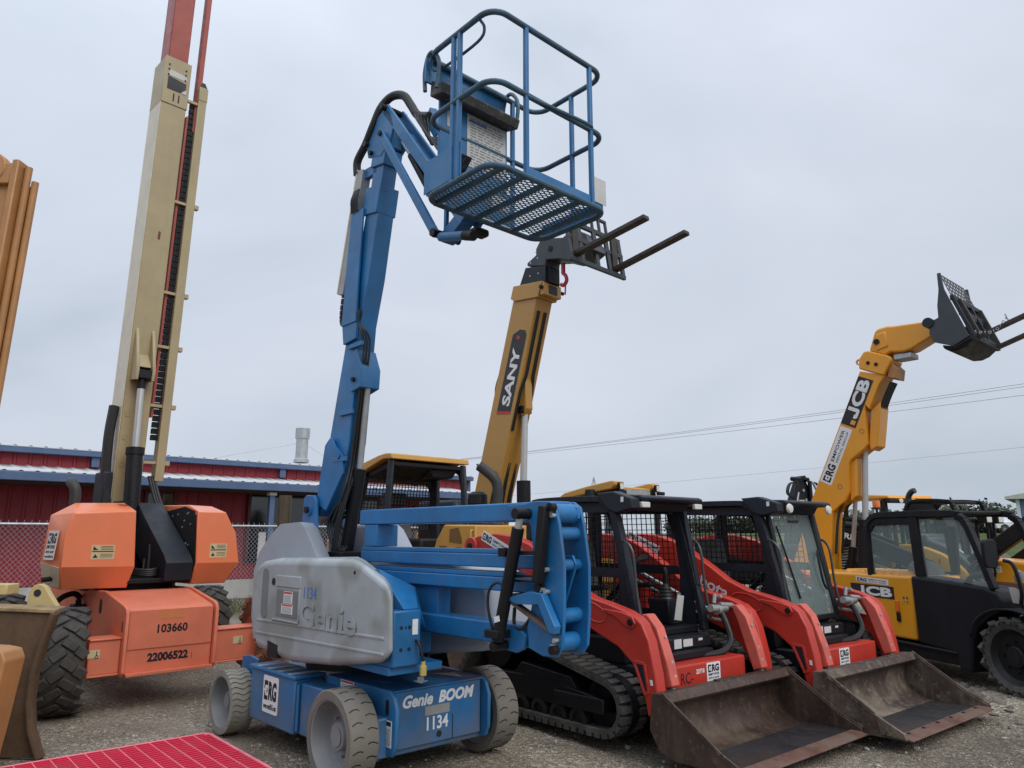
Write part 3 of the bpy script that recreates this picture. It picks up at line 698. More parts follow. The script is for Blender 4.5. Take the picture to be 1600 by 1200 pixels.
MB().tube((1.05, -.60, 1.40), (1.05, -.6622, 1.40), .014, 12).build('latch_hole', INK, cv)
MB().side([(-.26, .70), (-.08, .70), (-.08, .80), (-.26, .82)], -.6645, -.62).build('drain_notch', INK, cv)
warn_decal((.06, -.6638, 1.175), XF, ZF, .15, .09, G); warn_decal((.05, -.6638, 1.085), XF, ZF, .19, .075, G)
text('lettering', '1134', (.415, -.6605, 1.225), XF, ZF, .20, .085, INKB, G, .0)
text('lettering', 'Genie', (.68, -.6605, 1.07), XF, ZF, .84, .19, GREYC, G, .03, .0, .009).modifiers.new('b', 'BEVEL').width = .003
text('lettering', 'Genie', (.682, -.6605, 1.067), XF, ZF, .85, .196, mat('grey_recess_shade', (.17, .185, .185), .5), G, .045, .0, .0025)  # darker offset copy paints the shade around the raised letters
hump = [(-.90, .76), (-.98, .95), (-.985, 1.35), (-.90, 1.51), (-.70, 1.655), (-.50, 1.755), (-.14, 1.768), (-.04, 1.72), (.20, 1.47), (.20, .80)]
for y0, y1 in ((-.50, -.18), (.18, .50)):
    shear_in(MB().side(hump, y0, y1), -.3 if y0 < 0 else .2, -.2, .38 if y0 < 0 else 0).build('tail_cover', GREYP, G, .04, 4, 50)
# boom foot and riser (box beams folded flat)
ft = [(-.75, 1.42), (-.79, 1.70), (-.775, 2.0), (-.72, 2.03), (-.58, 2.02), (-.535, 1.97), (-.51, 1.74), (-.44, 1.60), (-.28, 1.45), (-.05, 1.30), (-.5, 1.1)]
for y in (-.155, .125): MB().side(ft, y, y + .03).build('foot_plate', BLUE, G, .006)
MB().tube((-.65, -.175, 1.89), (-.65, .175, 1.89), .055, 20).build('foot_pin', BLUE, G)
MB().tube((-.65, -.20, 1.89), (-.65, -.17, 1.89), .033, 6).build('pin_bolt', BLACK, G)
plate('decal', (-.62, -.1555, 1.66), XF, ZF, .075, .10, OFFW, G)
mb = MB()
mb.box(.16, 2.46, -.105, .065, 1.745, 1.868); BT = mb
BT.build('riser_beam', BLUE, G, .010)
MB().box(.20, 2.36, -.105, .065, 1.445, 1.535).build('riser_beam', BLUE, G, .008); MB().box(.20, 2.02, -.098, .055, 1.537, 1.566).build('beam_cap', BLUE, G, .004)
MB().box(.30, 2.36, -.105, .065, 1.295, 1.385).build('riser_beam', BLUE, G, .008); MB().box(.32, 2.04, -.098, .055, 1.387, 1.417).build('beam_cap', BLUE, G, .004)
MB().box(.85, 2.40, -.105, .065, .965, 1.095).build('riser_beam', BLUE, G, .010)
MB().box(.24, .44, -.10, .10, 1.568, 1.744).build('riser_stand', BLUE, G, .006)
MB().box(.75, 1.22, -.06, .06, 1.03, 1.294).build('riser_web', BLUE, G, .004)
ep = [(2.36, 1.87), (2.47, 1.865), (2.525, 1.83), (2.555, 1.72), (2.59, 1.48), (2.585, 1.2), (2.565, 1.0), (2.52, .945), (2.40, .94), (2.28, .975), (2.27, 1.10), (2.33, 1.30), (2.33, 1.50), (2.30, 1.72), (2.26, 1.77), (2.26, 1.86)]
for y in (-.15, .072): MB().side(ep, y, y + .024).build('end_plate', BLUE, G, .006)
MB().side([(1.96, 1.10), (2.16, 1.10), (2.24, 1.04), (2.22, .96), (2.15, .93), (2.03, .94)], -.135, -.108).build('cylinder_lug', BLUE, G, .005)
MB().side([(2.05, 1.85), (2.3, 1.86), (2.3, 1.75), (2.15, 1.74)], -.126, -.106).build('cylinder_lug', BLUE, G, .005)
for a, z, r in ((2.47, 1.79, .062), (2.485, 1.665, .043), (2.50, 1.475, .036), (2.49, 1.175, .045), (2.46, 1.02, .055)): MB().tube((a, -.126, z), (a, .072, z), r, 24).build('cross_pin', BLUE, G)
for P_, y_ in (([(2.46, 1.53), (2.52, 1.535), (2.55, 1.48), (2.53, 1.43), (2.44, 1.22), (2.42, 1.24)], .0), ([(2.46, 1.86), (2.53, 1.83), (2.54, 1.76), (2.48, 1.72), (2.42, 1.75)], .04)): MB().side(P_, y_, y_ + .02).build('pin_ear', BLUE, G, .004)
for a, z in ((2.50, 1.80), (2.52, 1.775), (2.46, 1.45), (2.42, 1.33), (2.46, 1.32), (2.53, 1.045), (2.51, 1.01)): MB().tube((a, -.185, z), (a, -.15, z), .014, 10).build('pin_bolt', GALV, G)
for a, z in ((2.515, 1.825), (2.40, 1.345), (2.52, .99)): MB().tube((a, -.195, z), (a, -.15, z), .027, 12).build('pin_cap', BLACK, G)
# riser cylinder and fittings on our side
cyl = MB().tube((2.068, -.215, 1.005), (2.258, -.215, 1.70), .040, 20).build('riser_cylinder', BLACK, G)
MB().tube((2.258, -.215, 1.70), (2.283, -.215, 1.79), .024, 14).build('cylinder_rod', STEEL, cyl)
MB().tube((2.285, -.27, 1.79), (2.285, -.11, 1.79), .034, 20).build('cylinder_knuckle', BLACK, cyl)
MB().tube((2.055, -.25, .97), (2.055, -.11, .97), .030, 20).build('cylinder_knuckle', BLACK, cyl)
MB().box(1.99, 2.115, -.265, -.15, 1.02, 1.07).build('cylinder_clamp', BLACK, cyl, .006)
plate('decal', (2.105, -.256, 1.14), (.96, 0, .26), (-.26, 0, .96), .05, .035, WHITE, cyl)
MB().path(smooth([(2.03, -.22, 1.05), (2.0, -.24, 1.20), (2.01, -.24, 1.31), (2.07, -.22, 1.36), (2.16, -.2, 1.32)]), .010, 8).build('hydraulic_hose', HOSE, G)
MB().bar((2.48, -.20, 1.835), (2.42, -.20, 1.37), .06, .06, (1, 0, 0)).build('energy_chain', BLACK, G, .008)
mb = MB()
for z in (1.545, 1.535, 1.40, 1.37):
    mb.path([(2.05, -.13, z), (2.2, -.17, z + .005), (2.44, -.2, z + .012)], .009, 6)
mb.build('hydraulic_hose', HOSE, G)
MB().box(2.0, 2.07, -.16, -.107, 1.52, 1.575).build('hose_clamp', BLACK, G, .005)
br = MB(); br.side([(2.13, 1.265), (2.36, 1.32), (2.46, 1.31), (2.57, 1.13), (2.56, 1.085), (2.52, 1.09), (2.43, 1.245), (2.24, 1.235)], -.215, -.16)
br.build('guard_bracket', BLUE, G, .004)
MB().bar((2.18, -.18, 1.24), (2.55, -.18, 1.085), .05, .02).build('rusty_link', mat('rusty_plate', (.10, .065, .05), .8, var=.5, vscale=9), G)
MB().box(2.08, 2.28, -.14, .10, 1.235, 1.29).build('valve_block', BLACKP, G, .02, 3)
MB().path(smooth([(2.1, -.1, 1.2), (2.12, -.12, 1.1), (2.2, -.13, 1.08), (2.27, -.12, 1.15)]), .012, 8).build('hydraulic_hose', HOSE, G)
# main boom
def bz(z, off=0.0): return -.105 + .19 * (z - 3.5) + off
mb = MB()
mb.side([(-.69, 1.83), (-.66, 1.95), (-.56, 2.12), (-.22, 3.52), (-.125, 4.0), (.02, 4.66), (.235, 4.62), (.12, 3.99), (0, 3.55), (-.10, 2.48), (-.16, 2.26), (-.40, 1.95), (-.60, 1.83)], -.088, .088)
mb.build('main_boom', BLUE, G, .008)
MB().side([(-.61, 1.95), (-.50, 2.48), (-.42, 2.54), (-.17, 2.36), (-.15, 2.20), (-.42, 1.88)], -.112, -.0885).build('boom_gusset', BLUE, G, .004)
MB().side([(-.40, 2.52), (-.36, 2.55), (-.20, 2.36), (-.23, 2.33)], -.125, -.1125).build('boom_gusset', BLUE, G, .003)
mb = MB(); mb.ext([(bz(4.6) + a, b, 4.6 - .19 * a) for a, b in ((-.125, -.105), (.125, -.105), (.125, .105), (-.125, .105))], (.05, 0, .26)); mb.build('boom_collar', BLUE, G, .006)
mb = MB(); mb.ext([(bz(4.85) + a, b, 4.85 - .19 * a) for a, b in ((-.09, -.075), (.09, -.075), (.09, .075), (-.09, .075))], (.048, 0, .25)); mb.build('inner_boom', BLUE, G, .006)
mb = MB(); mb.ext([(bz(5.06) + a, b, 5.06 - .19 * a) for a, b in ((-.115, -.095), (.115, -.095), (.115, .095), (-.115, .095))], (.03, 0, .15)); mb.build('boom_head', BLUE, G, .006)
MB().side([(-.08, 3.31), (-.02, 3.32), (.075, 3.13), (.065, 2.96), (-.09, 2.93)], -.102, .102).build('cylinder_bracket', BLUED, G, .005)
MB().tube((-.04, -.125, 3.04), (-.04, -.10, 3.04), .022, 10).build('pin_bolt', BLACK, G)
lc = MB().tube((-.22, 0, 1.50), (-.045, 0, 2.24), .058, 20).build('lift_cylinder', BLACK, G)
MB().tube((-.045, 0, 2.24), (.03, 0, 2.98), .028, 16).build('cylinder_rod', ALU, lc)
MB().box(-.30, -.06, -.14, .14, 1.47, 1.52).build('cylinder_base', BLACK, lc, .008)
hs = MB()
for i, y in enumerate((-.075, -.05, -.025)):
    hs.path(smooth([(.0 + .02 * i, -.11, 3.68), (.02, -.115, 3.56), (.06 + .01 * i, y - .03, 3.46), (.06 + .01 * i, y, 3.34), (.035, y, 3.05), (-.03, y, 2.6), (-.08, y, 2.3), (-.08, y - .05, 2.05), (-.26, y - .05, 1.78)]), .011, 7)
for i in range(5):
    hs.path(smooth([(-.06, -.06 + .02 * i, 2.1), (-.2, -.10 + .03 * i, 1.95 - .02 * i), (-.42, -.08 + .03 * i, 1.78), (-.36 + .03 * i, -.08 + .03 * i, 1.62), (-.18 + .02 * i, -.1, 1.52)]), .013, 7)
for i in range(3): hs.path(smooth([(-.1 + .03 * i, -.10, 2.1), (-.14 + .03 * i, -.12, 1.9), (-.22 + .03 * i, -.12, 1.7), (-.26 + .03 * i, -.12, 1.50)]), .012, 7)
hs.build('hose_bundle', HOSE, G)
for z in (3.36, 2.75, 2.33): MB().box(bz(z) - .02, bz(z) + .22, -.115, -.09, z - .02, z + .02).build('hose_clamp', BLUE, G, .003)
# energy chain tray beside the boom
MB().bar((-.355, -.06, 3.92), (-.085, -.06, 5.12), .10, .10, (1, 0, 0)).build('cable_tray', ALU, G, .006)
MB().bar((-.412, -.06, 3.94), (-.142, -.06, 5.14), .11, .02, (1, 0, 0)).build('tray_edge', CREAMW, G, .003)
MB().side([(-.275, 3.58), (-.185, 4.68), (.03, 4.68), (-.005, 4.0), (-.015, 3.58)], -.128, -.106).build('chain_cover', BLUE, G, .004)
MB().side([(-.24, 3.40), (-.275, 3.58), (-.02, 3.58), (-.02, 3.42)], -.118, -.09).build('chain_cover', BLUE, G, .004)
ch = MB()
pts = smooth([(-.20, -.06, 4.75), (-.26, -.06, 4.3), (-.33, -.06, 3.95), (-.36, -.06, 3.72), (-.33, -.06, 3.62), (-.26, -.06, 3.66), (-.22, -.06, 3.85)], 8)
for a, b in zip(pts[::2], pts[2::2]): ch.bar(a, a + (b - a) * .86, .07, .035, (1, 0, .1))
ch.build('energy_chain', BLACK, G)
ch = MB()
for k in range(6): ch.path(smooth([(-.16 + .02 * k, -.135, 4.68), (-.155 + .02 * k, -.15, 4.80), (-.13 + .015 * k, -.13, 4.90)]), .010, 6)
ch.build('hose_bundle', HOSE, G)
MB().bar((-.14, -.05, 5.08), (.16, -.05, 5.06), .05, .10).build('tray_arm', BLUE, G, .004)
# jib
kn = [(-.02, 5.40), (.03, 5.20), (.26, 5.13), (.40, 5.22), (.46, 5.36), (.40, 5.52), (.30, 5.60), (.18, 5.56)]
for y in (-.10, .075): MB().side(kn, y, y + .025).build('jib_knuckle', BLUED, G, .005)
MB().box(.06, .36, -.074, .074, 5.2, 5.45).build('knuckle_web', BLUED, G, .01)
for y in (-.085, .085):
    MB().bar((.30, y, 5.60), (1.50, y, 4.08), .03, .10, (1, 0, .8)).build('jib_arm', BLUED, G, .005)
MB().bar((.55, 0, 5.27), (1.44, 0, 4.15), .139, .02, (1, 0, .8)).build('jib_web', BLUED, G, .004)
MB().bar((.30, -.125, 5.32), (1.185, -.125, 4.05), .035, .075, (1, 0, .7)).build('jib_link', BLUED, G, .005)
jc = MB().tube((.62, 0, 5.02), (1.02, 0, 4.42), .036, 16).build('jib_cylinder', BLACK, G)
MB().tube((.47, 0, 5.22), (.62, 0, 5.02), .02, 12).build('cylinder_rod', STEEL, jc)
for a, z, r, y0, y1 in ((.31, 5.60, .03, -.15, .13), (.31, 5.32, .026, -.16, .12), (.02, 5.34, .028, -.14, .13), (.10, 5.22, .024, -.13, .12), (1.18, 4.06, .035, -.16, .12)): MB().tube((a, y0, z), (a, y1, z), r, 14).build('jib_pin', BLACK, G)

hp = MB(); hp.path(smooth([(-.17, -.09, 5.10), (-.16, -.1, 5.24), (-.02, -.10, 5.36), (.10, -.1, 5.50), (.20, -.08, 5.66), (.32, -.04, 5.74), (.46, 0, 5.70), (.56, .02, 5.56), (.66, .03, 5.42), (.82, .04, 5.34)]), .040, 10)
hp.build('hose_sleeve', HOSE, G)
hp = MB()
for i in range(5): hp.path(smooth([(.72 + .02 * i, -.05 + .02 * i, 5.36), (.85, -.05 + .025 * i, 5.18 - .03 * i), (1.0, -.04 + .02 * i, 4.98 + .02 * i), (1.14 + .02 * i, -.05 + .03 * i, 4.80), (1.22 + .03 * i, 0, 4.62), (1.34, .02, 4.5)]), .012, 6)
hp.build('hose_bundle', HOSE, G)
MB().hull([(.72, .06, 5.35), (.80, .10, 5.45), (.86, .10, 5.42), (.95, .1, 5.16), (.88, .06, 5.10), (.72, .09, 5.35), (.8, .06, 5.45), (.95, .06, 5.16)]).build('hose_guard', BLUED, G, .004)
# basket mount
MB().side([(1.12, 4.06), (1.18, 4.0), (1.30, 4.02), (1.56, 4.16), (1.66, 4.32), (1.66, 4.62), (1.58, 4.62), (1.50, 4.35), (1.42, 4.22)], -.06, .06).build('basket_bracket', BLUED, G, .006)
MB().bar((1.20, -.03, 4.30), (1.20, -.03, 4.02), .03, .03).build('level_link', BLUED, G)
rt = MB().tube((1.22, -.1, 4.02), (1.56, -.1, 3.93), .036, 16).build('level_cylinder', BLUED, G)
MB().tube((1.53, -.1, 3.938), (1.64, -.1, 3.90), .040, 14).build('cylinder_end', BLACK, rt)
MB().box(1.50, 1.60, -.04, .10, 3.96, 4.02).build('rotator', BLACK, G, .02, 3)
# basket
CX, CY, HX, HY = 2.03, 0.0, .375, .58
ZF_, ZM, ZT = 4.04, 4.655, 5.19
def loop(z, hx, hy, r, rad, m, nm, skip=None):
    pts = [(CX + a, CY + b, z) for a, b in rrect(hx, hy, r, 7)]
    return MB().path(pts, rad, 10, True).build(nm, m, G)
loop(ZF_, HX, HY, .13, .022, BLUER, 'floor_rail'); loop(ZM, HX, HY, .13, .021, BLUER, 'mid_rail'); loop(ZT, HX, HY, .13, .021, BLUER, 'top_rail')
mb = MB()
for i in range(6):
    y = CY - .47 + i * .188; mb.bar((CX - HX, y, ZF_), (CX + HX, y, ZF_), .03, .03)
mb.build('floor_joist', BLUER, G)
mb = MB(); n = 0
for s in (1, -1):
    x = -HY - .8
    d = -2.0
    while d < 2.0:                              # expanded-metal strands, two crossing families
        pts = []
        y0 = -HY + .03; y1 = HY - .03
        a0 = d + s * .48 * y0; a1 = d + s * .48 * y1
        # clip in a (depth)
        def cl(a, y, a_, y_):
            lim = HX - .03
            if abs(a) > lim and abs(a_) > lim and a * a_ > 0: return None
            for lo in (-lim, lim):
                if (a < lo < a_) or (a_ < lo < a):
                    t_ = (lo - a) / (a_ - a); yy = y + (y_ - y) * t_
                    if (a < lo) == (lo < 0): a, y = lo, yy
                    else: a_, y_ = lo, yy
            return (a, y, a_, y_)
        q = cl(a0, y0, a1, y1)
        if q and abs(q[0]) <= HX - .029 and abs(q[2]) <= HX - .029: mb.bar((CX + q[0], CY + q[1], ZF_ + .019 + .001 * s), (CX + q[2], CY + q[3], ZF_ + .019 + .001 * s), .0085, .005)
        d += .036
mb.build('floor_mesh', BLUER, G)
def post(a, b, z0=ZF_, z1=ZT, t=.032): return MB().box(CX + a - t / 2, CX + a + t / 2, CY + b - t / 2, CY + b + t / 2, z0, z1).build('rail_post', BLUED, G, .005)
post(.02, -HY); post(-.05, -HY); post(HX, -.27); post(HX, .40); post(.02, HY); post(-HX, .29); 
MB().side([(CX - HX, ZF_ + .03), (CX + .05, ZF_ + .03), (CX + .05, ZF_ + .28), (CX - HX, ZF_ + .28)], -HY - .004, -HY + .004).build('kick_plate', BLUED, G)
MB().box(CX - HX - .004, CX - HX + .004, -HY + .02, .30, ZF_ + .03, ZF_ + .30).build('kick_plate', BLUED, G)
mb = MB(); mb.box(CX + HX - .004, CX + HX + .004, -.27, HY - .08, ZF_ + .02, ZF_ + .075); mb.build('kick_plate', BLUED, G)
mb = MB(); mb.box(CX - HX + .05, CX + HX - .05, HY - .004, HY + .004, ZF_ + .02, ZF_ + .12); mb.build('kick_plate', BLUED, G)
MB().box(CX - HX - .015, CX - HX + .011, -.46, .22, ZF_ + .30, 4.98).build('back_panel', BLUED, G, .004)
warn_decal((CX - HX + .012, .0, ZF_ + .62), YF, ZF, .40, .44, G, OFFW, INKB, .36)
plate('decal', (CX - HX + .0045, .16, ZF_ + .20), YF, ZF, .19, .11, OFFW, G)
plate('decal', (CX - HX + .012, -.36, ZF_ + .72), YF, ZF, .07, .13, ALU, G)
plate('decal', (CX + HX + .006, HY - .10, ZF_ + .14), YF, ZF, .14, .20, OFFW, G, .004)
MB().side([(CX - .30, ZF_ + .22), (CX - .18, ZF_ + .22), (CX - .10, ZF_ + .30), (CX - .22, ZF_ + .31)], -.50, -.35).build('foot_switch', mat('scuffed_black', (.03, .03, .03), .6, dirt=.9, dcol=(.2, .18, .16)), G, .008)
MB().ext([(CX - HX - .03, -.53, 4.90), (CX - HX + .13, -.53, 4.86), (CX - HX + .16, -.53, 4.93), (CX - HX - .02, -.53, 5.03)], (0, .76, 0)).build('control_console', mat('scuffed_black', (.03, .03, .03), .6), G, .008)
hood = MB(); hood.sheet([[(CX - HX - .03, y, 5.02), (CX - HX - .04, y, 5.12), (CX - HX - .0, y, 5.22)] for y in (-.53, -.1, .22)]); hood.build('console_hood', BLUED, G, solid=.006)
MB().front([(-.535 + a * .1, 5.10 + b) for a, b in rrect(.5, .10, .06, 4)], CX - HX - .03, CX - HX - .01).build('console_cheek', BLUED, G)
for y in (-.56, .24):
    MB().path(smooth([(CX - HX - .05, y, 4.94), (CX - HX - .06, y, 5.10), (CX - HX - .02, y, 5.22), (CX - HX + .05, y, 5.22), (CX - HX + .12, y, 5.1), (CX - HX + .1, y, 4.9)], 5), .016, 8).build('console_hoop', BLUER, G)
MB().path(smooth([(CX - .33, -HY, ZT), (CX - .36, -HY + .04, ZT - .09), (CX - .22, -HY + .05, ZT - .13), (CX + .16, -HY + .05, ZT - .13), (CX + .24, -HY + .04, ZT - .07), (CX + .22, -HY, ZT)], 5), .011, 7).build('grab_handle', BLUER, G)
MB().path(smooth([(CX + HX, -.27, ZM), (CX + HX + .02, -.2, ZM - .02), (CX + HX + .02, .35, ZM + .02), (CX + HX, .40, ZM)], 4), .013, 7).build('gate_bar', BLUER, G)
# ================================================================ orange boom lift with the tall cream boom
J = thing('boom_lift', 'orange boom lift with tall cream boom in front of the chain link fence', 'boom lift', (-3.65, 8.09, 0), -45)
wheel(J, 0, -.935, .485, .485, .37, -1, TYREB, ORANGED, 'lug', .56, nl=17).rotation_euler.z = R(-13)
wheel(J, 0, 1.12, .485, .485, .36, 1, TYRER, ORANGED, 'lug', .56, nl=17).rotation_euler.z = R(-13)
wheel(J, -2.35, -1.0, .485, .485, .37, -1, TYREB, ORANGED, 'lug', .56, nl=17)
wheel(J, -2.35, 1.42, .485, .485, .36, 1, TYREB, ORANGED, 'lug', .56, nl=17)
MB().side([(-2.6, .45), (-.9, .45), (-.6, .34), (.285, .34), (.285, .90), (.25, .945), (-.38, 1.07), (-2.6, 1.07)], -.46, .385).build('chassis', ORANGED, J, .008)
MB().side([(.286, .56), (.286, .93), (.296, .925), (.296, .56)], -.45, .375).build('front_panel', ORANGED, J)
MB().box(.14, .36, -.46, .385, .315, .345).build('chassis_flange', ORANGED, J, .004)
for y in (-.50, .39):
    c_ = MB().side([(-1.30, .98), (-.90, 1.08), (-.38, 1.088), (.24, .978), (.305, .955), (.335, .90), (.335, .35), (.30, .315), (-1.0, .315), (-1.30, .45)], y, y + .035).build('frame_cheek', ORANGED, J, .010, 3)
    for q in (y - .002, y + .036): MB().side([(.255 + a, .78 + b) for a, b in rrect(.018, .05, .0178, 5)], q - .001, q + .002).build('slot', mat('rust_shadow', (.16, .05, .03), .7), c_)
    for q in (y - .002,): MB().side([(-.46 + a, .93 + b) for a, b in rrect(.04, .075, .039, 6)], q - .001, q + .002).build('slot', INK, c_)
for y0, y1 in ((-.78, -.502), (.427, .96)):
    b = MB(); b.box(.02, .26, y0, y1, .355, .665); b.box(.0, .275, y0, y1, .335, .354); b.box(.0, .275, y0, y1, .666, .685); b.build('axle_beam', ORANGED, J, .006)
for y in (-.735, .685): 
    p_ = plate('decal', (.262, y, .55), YF, ZF, .105, .075, MANILA, J); MB().box(.2655, .2665, y + .022, y + .03, .53, .575).build('arrow_mark', INK, p_)
    MB().lathe([(.010, 0), (.016, 0), (.016, .001), (.010, .001)], (.2655, y + .026, .524), 'x', 16).build('ring_mark', INK, p_)
text('lettering', '103660', (.297, -.03, .74), YF, ZF, .30, .085, INK, J, .03)
text('lettering', '22006522', (.2865, -.05, .47), YF, ZF, .40, .085, INK, J, .045)
MB().box(.2865, .288, .185, .19, .42, .48).build('paint_run', mat('dark_rust', (.2, .05, .03), .7), J)
plate('old_decal_patch', (.297, -.045, .875), YF, ZF, .25, .09, mat('orange_patch', (.60, .19, .07), .5, var=.15), J, .001)
# hose and valve on the left of the frame
MB().path(smooth([(-1.12, -.52, .98), (-1.10, -.60, 1.03), (-1.06, -.74, .98), (-1.02, -.84, .84), (-1.0, -.86, .62)]), .030, 10).build('hydraulic_hose', HOSE, J)
vb = MB().box(-1.12, -.94, -.62, -.505, .66, .92).build('valve_block', BLACK, J, .01)
MB().tube((-1.03, -.56, .92), (-1.03, -.56, .97), .03, 12).build('valve_cap', BLACK, vb)
MB().box(-.2, -.02, -.70, -.50, .40, .50).build('steer_link', mat('dark_red_part', (.12, .02, .015), .5), J, .01)
MB().tube((-.05, -.75, .44), (-.05, .9, .44), .045, 12).build('axle_shaft', BLACK, J)
MB().box(-2.46, -2.24, -.8, 1.25, .36, .62).build('rear_axle', ORANGED, J, .01)
MB().lathe([(.001, 1.05), (.50, 1.05), (.50, 1.14), (.001, 1.14)], (-1.2, .0, 0), 'z', 40).build('slew_ring', BLACK, J)
# turret cowls: faceted
ly = .08
MB().hull([(-.435, -.85, 1.89), (-.435, -.25, 1.92), (-.435, -.21, 1.33), (-.435, -.93, 1.34), (-.435, -.925, 1.675), (-.56, -.23, 1.10), (-.58, -.87, 1.11),
           (-.66, -.80, 2.00), (-.75, -.28, 2.02), (-1.9, -.28, 2.05), (-1.7, -.55, 2.03), (-.80, -.985, 1.87), (-1.6, -.72, 1.87), (-.82, -1.02, 1.40), (-1.7, -.74, 1.40), (-.86, -.95, 1.14), (-1.6, -.68, 1.15), (-1.9, -.25, 1.10)]).build('engine_cowl', ORANGE, J, .010, 2, 18)
MB().hull([(-.435, .43, 1.935), (-.435, .76, 1.93), (-.435, .90, 1.69), (-.435, .965, 1.345), (-.435, .45, 1.35), (-.56, .86, 1.105), (-.56, .455, 1.11),
           (-.80, .45, 2.02), (-.80, .74, 2.01), (-2.2, .45, 2.05), (-2.2, .76, 2.04), (-2.1, 1.12, 1.7), (-2.1, 1.16, 1.35), (-2.1, 1.0, 1.12), (-2.2, .45, 1.1)]).build('tank_cowl', ORANGE, J, .010, 2, 18)
rental_decal((-.63, -.985, 1.56), (.985, .17, 0), (-.015, .085, .99), .22, .30, J, 'tall')
MB().hull([(-.60, -.878, 1.125), (-.45, -.934, 1.335), (-.81, -1.016, 1.385), (-.845, -.955, 1.15), (-.60, -.888, 1.125), (-.45, -.944, 1.335), (-.81, -1.026, 1.385), (-.845, -.965, 1.15)]).build('lower_band', CREAMW, J)
MB().tube((-.66, -.93, 1.22), (-.64, -1.03, 1.21), .025, 10).build('cowl_latch', BLACK, J)
def beige(c, w, h):
    p = plate('decal', c, YF, ZF, w, h, MANILA, J, .003); mb = MB(); x0, y0, z0 = c
    mb.box(x0 + .003, x0 + .004, y0 - w * .46, y0 + w * .46, z0 + h * .02, z0 + h * .09)
    for k in range(3): mb.box(x0 + .003, x0 + .004, y0 - w * .1, y0 + w * .42, z0 + h * (.38 - .1 * k), z0 + h * (.415 - .1 * k)); mb.box(x0 + .003, x0 + .004, y0 - w * .1, y0 + w * .42, z0 + h * (-.15 - .1 * k), z0 + h * (-.12 - .1 * k))
    mb.ext([(x0 + .003, y0 - w * .42, z0 + h * .15), (x0 + .003, y0 - w * .2, z0 + h * .15), (x0 + .003, y0 - w * .42, z0 + h * .42)], (.001, 0, 0))
    mb.ext([(x0 + .003, y0 - w * .42, z0 - h * .38), (x0 + .003, y0 - w * .2, z0 - h * .38), (x0 + .003, y0 - w * .31, z0 - h * .12)], (.001, 0, 0))
    mb.build('small_print', INK, p)
beige((-.435, -.545, 1.485), .23, .15); beige((-.435, .70, 1.485), .20, .16)
# exhaust elbow
MB().path(smooth([(-.78, -.78, 1.98), (-.78, -.78, 2.10), (-.80, -.79, 2.17), (-.87, -.80, 2.22), (-.93, -.80, 2.235)]), .055, 14).build('exhaust_pipe', mat('scorched_pipe', (.035, .036, .034), .6, var=.3), J)
for x, y in ((-.64, -.33), (-.80, -.33)): MB().box(x - .03, x + .03, y - .05, y + .10, 2.02, 2.035).build('hinge', BLACK, J)
# dark boom well between the cowls
mb = MB(); mb.box(-2.2, -1.5, -.249, .449, 1.145, 1.95); mb.box(-1.5, -.52, -.24, .44, 1.142, 1.19); mb.build('boom_well', BLACK, J, .005)
mb = MB(); mb.side([(-1.7, 2.02), (-1.55, 2.06), (-.52, 1.44), (-.44, 1.36), (-.47, 1.16), (-.9, 1.16), (-1.7, 1.6)], .12, .425); mb.build('lower_arm', DARKG, J, .008)
MB().side([(-1.5, 1.95), (-.85, 2.0), (-.48, 1.93), (-.45, 1.35), (-.55, 1.18), (-1.5, 1.18)], .431, .447).build('side_plate', BLACK, J)
rr = random.Random(5)
for k in range(14): a, z = rr.uniform(-1.2, -.6), rr.uniform(1.5, 1.95); MB().tube((a, .430, z), (a, .425, z), .010, 8).build('rivet', GALV, J)
hb = MB()
for k in range(4): hb.path(smooth([(-1.0, -.22, 1.24 + .03 * k), (-.72, -.12, 1.23 + .02 * k), (-.6, -.0, 1.22 + .02 * k), (-.66, .1, 1.23 + .02 * k), (-1.0, .12, 1.26)]), .016, 6)
hb.path(smooth([(-.7, .02, 1.2), (-.72, .03, 1.4), (-.74, .03, 1.56)]), .014, 6); hb.path(smooth([(-.7, -.03, 1.2), (-.72, -.02, 1.4)]), .014, 6)
hb.build('hose_bundle', HOSE, J)
hb = MB()
for k in range(3): hb.path(smooth([(-1.95, .36 + .03 * k, 2.42), (-1.85, .38 + .03 * k, 2.25), (-1.7, .40 + .03 * k, 2.05), (-1.5, .42 + .02 * k, 1.95)]), .020, 7)
hb.build('hose_bundle', HOSE, J)
# telescopic boom
cy = .085
def jx(z): return -1.82 + .052 * (z - 3.6)
def jbox(z0, z1, y0, y1, d0, d1): return MB().ext([(jx(z0) + d0, y0, z0), (jx(z0) + d1, y0, z0), (jx(z0) + d1, y1, z0), (jx(z0) + d0, y1, z0)], (jx(z1) - jx(z0), 0, z1 - z0))
jbox(2.0, 8.22, cy - .17, cy + .17, -.42, 0).build('base_boom', CREAM, J, .012)
MB().ext([(jx(2.0) + .004, cy - .176, 2.0), (jx(2.0) - .42, cy - .176, 2.0), (jx(8.22) - .42, cy - .176, 8.22), (jx(8.22) + .004, cy - .176, 8.22)], (0, .005, 0)).build('lit_boom_side', CREAMW, J)  # paler sheet paints the brighter light on this side of the boom
jbox(7.55, 8.24, cy - .178, cy + .178, -.425, .012).build('boom_collar', CREAM, J, .006)
mb = MB()
for z in (8.12, 8.05, 7.97):
    for y in (-.12, .11): mb.tube((jx(z) + .012, cy + y, z), (jx(z) + .02, cy + y, z), .012, 8)
for z, y in ((7.66, -.02), (7.70, -.02), (7.66, .05), (7.70, .05), (7.62, -.02), (7.62, .05)): mb.box(jx(z) + .011, jx(z) + .016, cy + y - .008, cy + y + .008, z - .018, z + .018)
mb.build('collar_bolt', BLACK, J)
